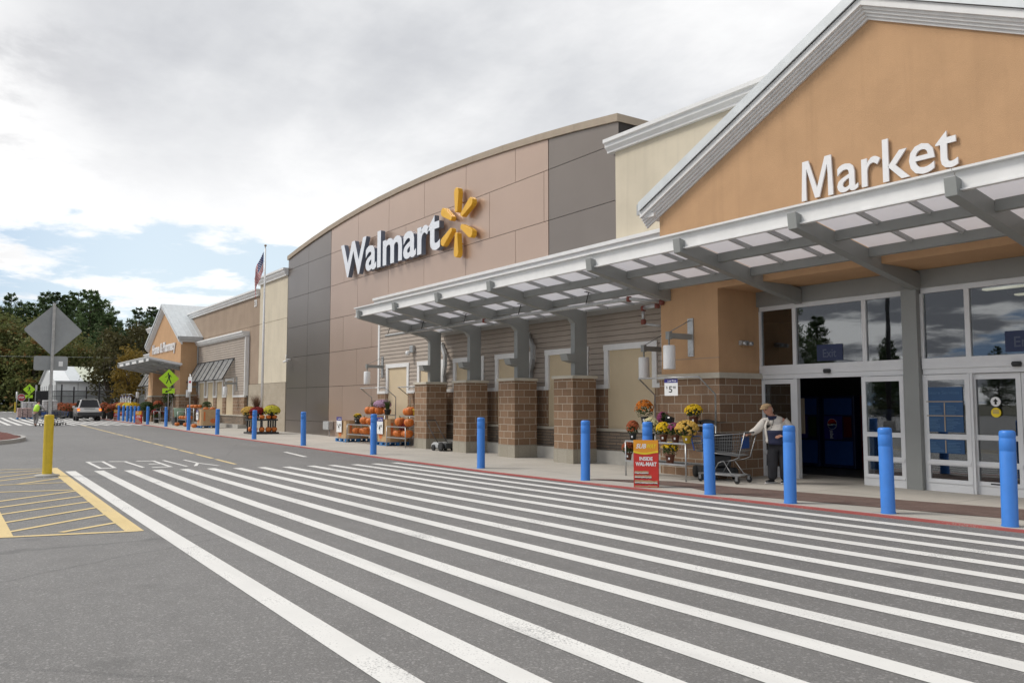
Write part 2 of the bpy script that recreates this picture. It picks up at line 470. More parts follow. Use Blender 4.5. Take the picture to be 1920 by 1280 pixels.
class MB:
    """collects faces in WORLD coordinates (or in local ones, w=False) and links them as one mesh object"""
    def __init__(s):
        s.v, s.f, s.mi, s.cur, s.sm, s.smooth = [], [], [], 0, [], False
        s.returns = False
    def add(s, verts, faces):
        o = len(s.v)
        s.v += [tuple(p) for p in verts]
        for f in faces:
            s.f.append([o + i for i in f])
            s.mi.append(s.cur)
            s.sm.append(s.smooth)
        return s
    def box(s, a, b, rot=None):
        (x0, y0, z0), (x1, y1, z1) = a, b
        x0, x1 = min(x0, x1), max(x0, x1); y0, y1 = min(y0, y1), max(y0, y1); z0, z1 = min(z0, z1), max(z0, z1)
        vs = [(x0, y0, z0), (x1, y0, z0), (x1, y1, z0), (x0, y1, z0), (x0, y0, z1), (x1, y0, z1), (x1, y1, z1), (x0, y1, z1)]
        if rot is not None:
            c = Vector(((x0 + x1) / 2, (y0 + y1) / 2, (z0 + z1) / 2))
            vs = [c + rot @ (Vector(p) - c) for p in vs]
        return s.add(vs, [(0, 3, 2, 1), (4, 5, 6, 7), (0, 1, 5, 4), (1, 2, 6, 5), (2, 3, 7, 6), (3, 0, 4, 7)])
    def cbox(s, c, sz, rot=None):
        h = [q / 2 for q in sz]
        return s.box([c[i] - h[i] for i in range(3)], [c[i] + h[i] for i in range(3)], rot)
    def bar(s, p, q, w, h=None, up=(0, 0, 1)):
        """square bar from p to q"""
        p, q = Vector(p), Vector(q)
        h = h or w
        d = (q - p).normalized()
        u = Vector(up)
        if abs(d.dot(u)) > 0.98:
            u = Vector((0, 1, 0))
        a = d.cross(u).normalized() * (w / 2)
        b = a.cross(d).normalized() * (h / 2)
        vs = [p - a - b, p + a - b, p + a + b, p - a + b, q - a - b, q + a - b, q + a + b, q - a + b]
        return s.add(vs, [(0, 3, 2, 1), (4, 5, 6, 7), (0, 1, 5, 4), (1, 2, 6, 5), (2, 3, 7, 6), (3, 0, 4, 7)][::1])
    def tube(s, pts, r, n=8, cap=True):
        pts = [Vector(p) for p in pts]
        rs = r if isinstance(r, (list, tuple)) else [r] * len(pts)
        rings = []
        for i, p in enumerate(pts):
            d = (pts[min(i + 1, len(pts) - 1)] - pts[max(i - 1, 0)]).normalized()
            u = Vector((0, 0, 1)) if abs(d.z) < 0.95 else Vector((0, 1, 0))
            a = d.cross(u).normalized(); b = a.cross(d)
            rings.append([p + (a * math.cos(2 * math.pi * k / n) + b * math.sin(2 * math.pi * k / n)) * rs[i] for k in range(n)])
        vs = [p for ring in rings for p in ring]
        fs = []
        for i in range(len(pts) - 1):
            for k in range(n):
                fs.append((i * n + k, i * n + (k + 1) % n, (i + 1) * n + (k + 1) % n, (i + 1) * n + k))
        sm = s.smooth
        s.smooth = True
        o = len(s.v)
        s.add(vs, fs)
        s.smooth = False
        if cap:
            m = (len(pts) - 1) * n
            s.add([], [])
            s.f.append([o + k for k in range(n)][::-1]); s.mi.append(s.cur); s.sm.append(False)
            s.f.append([o + m + k for k in range(n)]); s.mi.append(s.cur); s.sm.append(False)
        s.smooth = sm
        return s
    def lathe(s, prof, c=(0, 0, 0), n=16, sq=None):
        """prof: list of (r, z)"""
        vs, fs = [], []
        for r, z in prof:
            for k in range(n):
                a = 2 * math.pi * k / n
                rr = r * (sq(a) if sq else 1)
                vs.append((c[0] + rr * math.cos(a), c[1] + rr * math.sin(a), c[2] + z))
        for i in range(len(prof) - 1):
            for k in range(n):
                fs.append((i * n + k, i * n + (k + 1) % n, (i + 1) * n + (k + 1) % n, (i + 1) * n + k))
        sm = s.smooth; s.smooth = True
        o = len(s.v)
        s.add(vs, fs)
        s.smooth = sm
        m = (len(prof) - 1) * n
        s.f.append([o + k for k in range(n)][::-1]); s.mi.append(s.cur); s.sm.append(False)
        s.f.append([o + m + k for k in range(n)]); s.mi.append(s.cur); s.sm.append(False)
        return s
    def prism(s, poly, axis, d0, d1):
        """poly in the plane across axis ('x': (y,z), 'y': (x,z), 'z': (x,y)), counter-clockwise or not"""
        def P(p, d):
            return {'x': (d, p[0], p[1]), 'y': (p[0], d, p[1]), 'z': (p[0], p[1], d)}[axis]
        n = len(poly)
        vs = [P(p, d0) for p in poly] + [P(p, d1) for p in poly]
        fs = [tuple(range(n)), tuple(range(2 * n - 1, n - 1, -1))]
        for i in range(n):
            j = (i + 1) % n
            fs.append((i, i + n, j + n, j))
        o = len(s.f)
        s.add(vs, fs)
        # orient outward: signed area decides
        a = sum(poly[i][0] * poly[(i + 1) % n][1] - poly[(i + 1) % n][0] * poly[i][1] for i in range(n))
        sgn = a * (d1 - d0) * (-1 if axis == 'y' else 1)
        if sgn > 0:
            for k in range(o, len(s.f)):
                s.f[k] = s.f[k][::-1]
        return s
    def quad(s, *p):
        return s.add(p, [tuple(range(len(p)))])
    def mesh(s, name, off=(0, 0, 0), mats=()):
        me = bpy.data.meshes.new(name)
        me.from_pydata([(p[0] - off[0], p[1] - off[1], p[2] - off[2]) for p in s.v], [], s.f)
        for m in mats:
            me.materials.append(MATS[m])
        uvl = me.uv_layers.new(name='UVMap')
        co = s.v
        buf = [0.0] * (2 * len(me.loops))
        mind = [0] * len(me.polygons); sm = [False] * len(me.polygons)
        for p in me.polygons:
            n = p.normal
            ax, ay, az = abs(n.x), abs(n.y), abs(n.z)
            for li in p.loop_indices:
                x, y, z = co[me.loops[li].vertex_index]
                if az >= ax and az >= ay:
                    uv = (x, y)
                elif ay >= ax:
                    uv = (x, z)
                else:
                    uv = (y, z)
                buf[2 * li], buf[2 * li + 1] = uv
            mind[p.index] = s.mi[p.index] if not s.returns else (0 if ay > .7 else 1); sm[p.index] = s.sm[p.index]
        uvl.data.foreach_set('uv', buf)
        me.polygons.foreach_set('material_index', mind)
        me.polygons.foreach_set('use_smooth', sm)
        me.update()
        return me
    def build(s, name, mats, parent=None, w=True, loc=None, bevel=0.0, seg=2, **kw):
        mats = [mats] if isinstance(mats, str) else mats
        if parent is not None:
            off = tuple(top_of(parent).location) if w else (0, 0, 0)
            me = s.mesh(name, off, mats)
            o = bpy.data.objects.new(name, me)
            COL.objects.link(o)
            o.parent = parent
            if loc:
                o.location = loc
        else:
            if loc is None:
                xs = [p[0] for p in s.v]; ys = [p[1] for p in s.v]; zs = [p[2] for p in s.v]
                loc = ((min(xs) + max(xs)) / 2, (min(ys) + max(ys)) / 2, min(zs)) if w else (0, 0, 0)
            off = loc if w else (0, 0, 0)
            me = s.mesh(name, off, mats)
            o = bpy.data.objects.new(name, me)
            COL.objects.link(o)
            o.location = loc
        if bevel:
            b = o.modifiers.new('bevel', 'BEVEL')
            b.width = bevel; b.segments = seg; b.limit_method = 'ANGLE'; b.angle_limit = R(40)
            b.harden_normals = False
        for k, v in kw.items():
            o[k] = v
        return o

def thing(name, label, cat, loc=(0, 0, 0), rz=0.0, group=None):
    o = bpy.data.objects.new(name, None)
    COL.objects.link(o)
    o.location = loc
    o.rotation_euler = (0, 0, rz)
    o.empty_display_size = 0.3
    o['label'] = label; o['category'] = cat
    if group:
        o['group'] = group
    return o

def tag(o, label, cat, group=None):
    o['label'] = label; o['category'] = cat
    if group:
        o['group'] = group
    return o

KIDS = None
def dup(o, loc=None, rz=None, label=None, group=None, parent=None, scale=None):
    """copy of a thing with copies of its parts and sub-parts (they share mesh data)"""
    c = o.copy()
    COL.objects.link(c)
    if parent is not None:
        c.parent = parent
    for ch in list(o.children):
        dup(ch, parent=c)
    if loc is not None:
        c.location = loc
    if rz is not None:
        c.rotation_euler[2] = rz
    if scale is not None:
        c.scale = scale
    if label:
        c['label'] = label
    if group:
        c['group'] = group
    return c

def text_mb(s, body, x0, x1, z0, zcap, y, depth, bold=0.0, capchar=None, bevel=0.0, flip=False, into=None, axis='y'):
    """letters standing in the XZ plane facing -Y: the word spans x0..x1, the cap letter z0..zcap; returns list of (char, MB)"""
    def raw(txt):
        cu = bpy.data.curves.new('t', 'FONT')
        cu.body = txt; cu.offset = bold; cu.resolution_u = 3
        cu.extrude = 0.0 if not depth else 0.5
        ob = bpy.data.objects.new('t', cu)
        COL.objects.link(ob)
        dg = bpy.context.evaluated_depsgraph_get()
        me = bpy.data.meshes.new_from_object(ob.evaluated_get(dg))
        vs = [tuple(v.co) for v in me.vertices]; fs = [tuple(p.vertices) for p in me.polygons]
        bpy.data.objects.remove(ob); bpy.data.curves.remove(cu); bpy.data.meshes.remove(me)
        return vs, fs
    wv, _ = raw(body)
    mnx = min(v[0] for v in wv); mxx = max(v[0] for v in wv)
    cv, _ = raw(capchar or body[0])
    cb = min(v[1] for v in cv); ct = max(v[1] for v in cv)
    sx = (x1 - x0) / (mxx - mnx); sz = (zcap - z0) / (ct - cb)
    out = []
    for i, ch in enumerate(body):
        if ch == ' ':
            continue
        vs, fs = raw(ch)
        own = max(v[0] for v in vs)
        pre, _ = raw(body[:i + 1])
        dx = max(v[0] for v in pre) - own
        # a wide earlier letter can hide the maximum only for overlapping glyphs: not the case here
        mb = into or MB()
        pts = [(x0 + (v[0] + dx - mnx) * sx, y - (v[2] + 0.5) * depth if depth else y, z0 + (v[1] - cb) * sz) for v in vs]
        mb.add(pts, fs)
        out.append((ch, mb))
    return out

def ribbon(mb, p, q, w, z=0.004, step=2.0):
    """flat painted line from p to q (x, y), following the ground"""
    p, q = Vector(p), Vector(q)
    d = q - p
    L = d.length
    n = max(1, int(L / step))
    a = Vector((-d.y, d.x)) / L * (w / 2)
    vs = []
    for i in range(n + 1):
        c = p + d * (i / n)
        for sgn in (1, -1):
            k = c + a * sgn
            vs.append((k.x, k.y, gz(k.x) + z))
    mb.add(vs, [(2 * i, 2 * i + 1, 2 * i + 3, 2 * i + 2) for i in range(n)])

def rotz(v, a):
    return Vector((v[0] * math.cos(a) - v[1] * math.sin(a), v[0] * math.sin(a) + v[1] * math.cos(a), v[2]))
CAMR = R(55.636)          # direction of the picture's right in plan

# ------------------------------------------------------------------ ground, road, pavement
KERB = [(-160, 13.6), (-112, 12.9), (-90, 12.15), (-75, 11.75), (-57, 11.4), (-45, 10.95), (-36, 10.83), (-24, 10.68), (-16.75, 10.62), (-10.3, 10.98), (-5.3, 11.30), (0, 11.5), (30, 12.0)]
def kerb_y(x):
    for (a, b), (c, d) in zip(KERB, KERB[1:]):
        if a <= x <= c:
            t = (x - a) / (c - a)
            return b + (d - b) * t
    return KERB[-1][1]
XS = sorted(set([-1200, -400, -200, -160, -112, -80, -14, 0, 30, 90, 400, 1200] + [k[0] for k in KERB] + [-100, -95, -85, -68, -62, -51, -48, -40, -30, -20, -12, -8]))

g = MB()
for x0, x1 in zip(XS, XS[1:]):
    g.quad((x0, -900, gz(x0) - 0.03), (x1, -900, gz(x1) - 0.03), (x1, 900, gz(x1) - 0.03), (x0, 900, gz(x0) - 0.03))
g.build('ground', 'soil', kind='structure')

g = MB()
xs = [x for x in XS if -115 <= x <= 90]
for x0, x1 in zip(xs, xs[1:]):
    g.quad((x0, -75, gz(x0)), (x1, -75, gz(x1)), (x1, kerb_y(x1), gz(x1)), (x0, kerb_y(x0), gz(x0)))
g.quad((-200, -3, gz(-200)), (-112, -3, gz(-112)), (-112, kerb_y(-112), gz(-112)), (-200, kerb_y(-160), gz(-200)))
g.build('asphalt_road', 'asphalt', loc=(0, 0, 0), kind='structure')

g = MB()
xs = [x for x in XS if -112 <= x <= 30]
for x0, x1 in zip(xs, xs[1:]):
    h0, h1 = gz(x0) + 0.024, gz(x1) + 0.024
    a0, a1 = kerb_y(x0) + 0.11, kerb_y(x1) + 0.11
    g.quad((x0, a0, h0), (x1, a1, h1), (x1, 16.4, h1), (x0, 16.4, h0))
g.build('sidewalk', 'sidewalk_concrete', loc=(0, 0, 0), kind='structure')
g = MB()
for x0, x1 in zip(xs, xs[1:]):
    h0, h1 = gz(x0) + 0.027, gz(x1) + 0.027
    a0, a1 = kerb_y(x0), kerb_y(x1)
    g.quad((x0, a0, h0 - .12), (x1, a1, h1 - .12), (x1, a1, h1), (x0, a0, h0))
    g.quad((x0, a0, h0), (x1, a1, h1), (x1, a1 + .12, h1), (x0, a0 + .12, h0))
g.build('kerb', 'red_paint', loc=(0, 0, 0), kind='structure')
g = MB()                                      # dark paver band in front of the doors
g.add([(-13.9, 11.45, .03), (-11.3, 11.86, .03), (-10.4, 11.5, .03), (-5.6, 12.35, .03), (2, 12.9, .03), (2, 14.0, .03), (-6.1, 13.6, .03), (-10.9, 12.65, .03), (-12.4, 12.55, .03)],
      [(0, 1, 8), (1, 2, 7, 8), (2, 3, 6, 7), (3, 4, 5, 6)])
g.build('paver_band', 'brick_paver', loc=(0, 0, 0), kind='structure')

# crosswalk: long white bars parallel to the store front
g = MB()
FAR = [(-22.29, 2.56), (-22.08, 3.14), (-21.84, 3.76), (-21.62, 4.35), (-21.48, 4.95), (-21.36, 5.55), (-21.15, 6.13), (-21.05, 6.71), (-20.86, 7.28), (-20.82, 7.92), (-20.76, 8.46), (-20.67, 9.06), (-20.63, 9.62), (-20.68, 10.22)]
NEAR = [(-4.46, 2.28), (-4.04, 2.89), (-4.32, 3.55), (-5.05, 4.15), (-2.66, 4.92), (-2.56, 5.58), (-2.85, 6.23), (-3.14, 6.88), (-3.44, 7.56), (-3.74, 8.24), (-4.03, 8.88), (-4.31, 9.5), (-4.59, 10.13), (-4.85, 10.72)]
for (fx, fy), (nx, ny) in zip(FAR, NEAR):
    dy = (ny - fy) / (nx - fx)
    ribbon(g, (fx, fy), (2.5, fy + dy * (2.5 - fx)), 0.215)
g.build('crosswalk', 'white_paint', loc=(0, 0, 0), kind='structure')
g = MB()                                      # the second crosswalk, in front of the far entrance
for i in range(16):
    y = 1.9 + i * 0.62
    ribbon(g, (-66.5 + (y - 2) * 0.62, y), (-90, y + 0.12), 0.27)
for i in range(9):
    y = 4.6 + i * 0.62
    ribbon(g, (-120, y), (-150, y + 0.1), 0.27)
g.build('distant_crosswalk', 'white_paint', loc=(0, 0, 0), kind='structure')

g = MB()                                      # YIELD, to be read from the far side
for pts in [[(-25.37, 3.32), (-25.33, 3.69), (-22.8, 3.60), (-22.8, 3.28), (-25.37, 3.32)], [(-25.2, 3.87), (-25.02, 4.20), (-22.6, 4.22)], [(-25.0, 4.53), (-24.82, 4.90), (-22.42, 4.84), (-22.42, 4.44)], [(-23.6, 4.87), (-23.65, 4.60)],
            [(-24.9, 5.18), (-22.36, 5.21)], [(-24.8, 5.71), (-23.4, 5.74), (-22.15, 5.95)], [(-23.4, 5.74), (-22.40, 5.44)]]:
    for a, b in zip(pts, pts[1:]):
        d = (Vector(b) - Vector(a)).normalized() * .045
        lng = abs(b[0] - a[0]) > abs(b[1] - a[1])
        ribbon(g, Vector(a) - d, Vector(b) + d, .085 if lng else .20, .004 if lng else .005)
g.build('yield_marking', 'white_paint', loc=(0, 0, 0), kind='structure')
g = MB()
ribbon(g, (-24.2, 9.05), (-26.9, 9.35), 0.14)
g.build('stray_line', 'white_paint', loc=(0, 0, 0), kind='structure')

g = MB()                                      # dashed yellow centre line
x = -22.4
while x > -64:
    L = 2.2
    f = lambda q: 6.45 + (-22.2 - q) * 0.0345
    ribbon(g, (x, f(x)), (x - L, f(x - L)), 0.10)
    x -= L + (0.42 if x > -44 else 0.06)
g.build('centre_line', 'yellow_paint', loc=(0, 0, 0), kind='structure')

g = MB()                                      # yellow hatching round the sign post
ribbon(g, (-23.6, 2.31), (-11.56, 2.09), 0.21)
ribbon(g, (-11.60, 2.06), (-11.98, 0.60), 0.11, 0.0055)
hat = [(-13.68, 2.16, -12.36, 0.7), (-12.64, 2.13, -12.0, 1.30), (-14.63, 2.18, -12.34, -0.47), (-15.51, 2.17, -13.52, -0.37), (-16.45, 2.17, -14.49, -0.29), (-17.48, 2.21, -15.34, -0.24), (-17.59, 2.19, -18.16, -0.09),
       (-19.3, 2.25, -19.45, 0.0), (-20.54, 2.26, -19.34, 1.25), (-21.62, 2.28, -19.46, 0.07), (-22.59, 2.3, -20.44, 0.13), (-22.97, 2.24, -22.33, 0.29), (-23.4, 2.31, -23.84, 0.32)]
for a, b, c, d in hat:
    if d < .72:
        t = (b - .72) / (b - d)
        c, d = a + (c - a) * t, .72
    ribbon(g, (a, b), (c, d), 0.10, 0.0055)
ribbon(g, (-11.93, 0.68), (-24.0, 0.66), 0.20, 0.0065)
g.build('hatching', 'yellow_paint', loc=(0, 0, 0), kind='structure')

# planted island at the left edge: kerb ring, then mulch heap (only mulch shows in the photo)
def island_ring(s, n=40):
    pts = []
    for k in range(n):
        a = 2 * math.pi * k / n
        pts.append((-41.5 + (7.6 + s) * math.cos(a), -3.0 + (6.0 + s) * math.sin(a) * (1 if math.sin(a) > 0 else 1.4)))
    return pts
g = MB()
o_, i_ = island_ring(0.0), island_ring(-0.18)
n = len(o_)
vs = [(x, y, gz(x)) for x, y in o_] + [(x, y, gz(x) + .15) for x, y in o_] + [(x, y, gz(x) + .15) for x, y in i_]
g.add(vs, [(k, (k + 1) % n, n + (k + 1) % n, n + k) for k in range(n)] + [(n + k, n + (k + 1) % n, 2 * n + (k + 1) % n, 2 * n + k) for k in range(n)])
g.build('island_kerb', 'island_kerb', loc=(0, 0, 0), kind='structure')
g = MB()
g.smooth = True
rings = [(-0.18, 0.12), (-0.7, 0.30), (-1.8, 0.42), (-3.4, 0.46)]
vs = []
for s_, h_ in rings:
    for k, (x, y) in enumerate(island_ring(s_)):
        vs.append((x, y, gz(x) + h_ + (0.05 * mnoise.noise((x * 1.3, y * 1.3, 0)) if s_ < -.3 else 0)))
fs = []
for r_ in range(len(rings) - 1):
    fs += [(r_ * n + k, r_ * n + (k + 1) % n, (r_ + 1) * n + (k + 1) % n, (r_ + 1) * n + k) for k in range(n)]
fs.append([(len(rings) - 1) * n + k for k in range(n)])
g.add(vs, fs)
g.build('mulch_bed', 'mulch', loc=(0, 0, 0), kind='structure')

# ------------------------------------------------------------------ the store
store = thing('store_building', 'long brown and tan supermarket with an arched panelled front wall', 'building', (-30, 15.27, 0))
PY = 15.25
def arch(x):
    return 10.38 - 0.88 * ((x + 30.3) / 13.4) ** 2
ROWZ = [0.06, 0.76, 2.45, 4.08, 5.68, 7.28, 8.88, 12.0]
def panels(x0, x1, cuts_even, cuts_odd, name, mat):
    g = MB()
    for r_ in range(len(ROWZ) - 1):
        cs = [x0] + [c for c in (cuts_even if r_ % 2 == 0 else cuts_odd) if x0 + .2 < c < x1 - .2] + [x1]
        for a, b in zip(cs, cs[1:]):
            lo, hi = ROWZ[r_] + 0.009, ROWZ[r_ + 1] - 0.009
            a_, b_ = a + 0.009, b - 0.009
            if hi > 9.3 or r_ == len(ROWZ) - 2:
                k = 6
                pts = [(a_, lo), (b_, lo)] + [(b_ + (a_ - b_) * i / k, arch(b_ + (a_ - b_) * i / k) - 0.02) for i in range(k + 1)]
                g.prism(pts, 'y', PY, PY + 0.03)
            else:
                g.box((a_, PY, lo), (b_, PY + 0.03, hi))
    return g.build(name, mat, store)
ce = [-37.8 + 3.14 * k + 1.57 for k in range(7)]
co_ = [-37.8 + 3.14 * k + 3.14 for k in range(7)]
panels(-37.85, -20.3, co_, ce, 'brown_panels', 'brown_panel')
panels(-43.9, -37.87, [-40.85], [-40.85], 'dark_panels', 'dark_panel')
panels(-20.28, -17.05, [], [], 'dark_panels', 'dark_panel')
g = MB()
k = 40
pts = [(-43.9, -0.1), (-17.05, -0.1)] + [(-17.05 - 26.85 * i / k, arch(-17.05 - 26.85 * i / k) - 0.03) for i in range(k + 1)]
g.prism(pts, 'y', PY + 0.034, PY + 2.1)
g.build('panel_backing', 'panel_gap', store)
g = MB()
for i in range(14):                            # coping in straight lengths
    a, b = -43.95 + 26.95 * i / 14 + .004, -43.95 + 26.95 * (i + 1) / 14 - .004
    g.prism([(a, arch(a) - .03), (b, arch(b) - .03), (b, arch(b) + .19), (a, arch(a) + .19)], 'y', PY - .07, PY + 2.2)
g.build('arched_coping', 'tan_cap', store)

def coping(x0, x1, y, z, h, name='wall_coping', dz=0.0):
    g = MB()
    prof = [(y + .3, z + h), (y - .27, z + h), (y - .27, z + h - .10), (y - .20, z + h - .13), (y - .20, z + h - .22), (y - .11, z + .05), (y - .11, z), (y + .3, z)]
    g.prism(prof, 'x', x0, x1)
    return g.build(name, 'white_trim', store)
g = MB(); g.box((-17.03, 15.12, 5.9), (9, 15.5, 8.6)); g.build('cream_wall', 'cream_stucco', store)
coping(-17.25, 9, 15.12, 8.58, 0.36)
g = MB(); g.box((-48.7, 15.24, 2.8), (-43.93, 15.6, 6.28)); g.box((-48.7, 15.24, 6.30), (-43.93, 15.6, 8.62)); g.build('cream_wall', 'cream_stucco', store)
g = MB(); g.box((-48.7, 15.22, -.1), (-43.93, 15.6, 2.78)); g.build('block_wall', 'pale_block', store)
coping(-48.8, -43.93, 15.24, 8.6, 0.42)
g = MB(); g.box((-81, 15.26, 2.8), (-48.72, 15.6, 6.28)); g.box((-81, 15.26, 6.30), (-48.72, 15.6, 8.05)); g.build('tan_wall', 'tan_stucco', store)
g = MB(); g.box((-50.6, 15.22, -.1), (-48.72, 15.6, 2.78)); g.build('block_wall', 'pale_block', store)
g = MB(); g.box((-81, 15.22, -.1), (-63, 15.6, 2.78)); g.build('block_wall', 'pale_block', store)
coping(-81.1, -48.82, 15.26, 8.02, 0.40)
g = MB(); g.box((-81, 21.2, -.3), (9, 60, 7.4)); g.build('rear_volume', 'tan_stucco', store)
g = MB(); text_mb(None, '33', -49.75, -49.3, 7.42, 7.85, 15.25, 0.03, bold=0.02, into=g); g.build('house_number', 'sign_white', store)

# siding bays between the pavilions: lap boards, windows closed with cream panels, block base
def siding_bay(x0, x1, wins, y=15.05, ztop=5.74, sills=True, base_y=None):
    g = MB()
    bot, n_, e = 2.11, 24, 0.151
    for i in range(n_):
        z = bot + i * e
        # boards are interrupted by the window openings
        spans = []
        cur = x0
        for a, b in wins:
            if z < 3.1:
                spans.append((cur, a)); cur = b
        spans.append((cur, x1))
        for a, b in spans:
            if b - a > 0.02:
                g.prism([(y + .06, z + .010), (y - .030, z + .010), (y - .010, z + e), (y + .06, z + e)], 'x', a, b)
    g.build('siding', 'siding', store)
    g = MB(); g.box((x0, y + .062, 2.05), (x1, y + .18, ztop)); g.build('sheathing', 'panel_gap', store)
    coping(x0 - .15, x1, y, ztop - .02, 0.33, 'bay_coping')
    g = MB(); g.box((x0 - .05, y - .045, 2.11), (x0 + .10, y + .1, ztop - .03)); g.build('corner_board', 'white_trim', store)
    g = MB(); g.box((x1 - .09, y - .045, 2.11), (x1 + .045, y + .19, ztop - .03)); g.build('corner_board', 'white_trim', store)
    g = MB()
    cur = x0
    for a, b in list(wins) + [(x1, x1)]:
        if a - cur > .05:
            g.box((cur - (.05 if cur == x0 else 0), y - .06, 2.04), (a, y + .1, 2.15)); g.build('trim', 'white_trim', store); g = MB()
        cur = b
    g = MB()
    cur = x0
    for a, b in list(wins) + [(x1, x1)]:
        if a - cur > .05:
            g.box((cur, y - .04, .92), (a, y + .15, 2.04)); g.build('block_pier', 'split_block', store); g = MB()
        cur = b
    g = MB(); g.box((x0, y - .055, .38), (x1, y + .15, .88)); g.build('stone_base', 'ledge_stone', store)
    g = MB(); g.box((x0, y - .10, .88), (x1, y + .12, .955)); g.build('sill', 'limestone', store)
    g = MB(); g.box((x0, y - .38, -.1), (x1, y + .12, .38)); g.build('plinth', 'plinth_concrete', store)
    for a, b in wins:
        p = MB(); p.box((a + .1, y + .01, .955), (b - .1, y + .05, 3.12))
        o = p.build('window', 'window_infill', store)
        f = MB()
        f.box((a, y - .05, 2.04), (a + .17, y + .07, 3.22)); f.box((b - .17, y - .05, 2.04), (b, y + .07, 3.22))
        f.box((a - .02, y - .055, 3.08), (b + .02, y + .07, 3.24))
        f.build('frame', 'white_trim', o)
        f = MB()
        f.box((a + .003, y - .02, .955), (a + .1, y + .07, 2.04)); f.build('jamb', 'split_block', o); f = MB()
        f.box((b - .1, y - .02, .955), (b - .003, y + .07, 2.04))
        f.build('jamb', 'split_block', o)
WX = [(-31.14, -29.12), (-28.41, -26.38), (-25.68, -23.64), (-22.94, -20.9), (-20.17, -18.14), (-17.45, -15.40)]
siding_bay(-31.9, -14.06, WX)
siding_bay(-62.2, -50.65, [(-61.6, -59.9), (-59.3, -57.6), (-57.0, -55.35), (-54.75, -52.95)])
siding_bay(-80.6, -73.1, [(-79.9, -78.1), (-77.4, -75.6)])

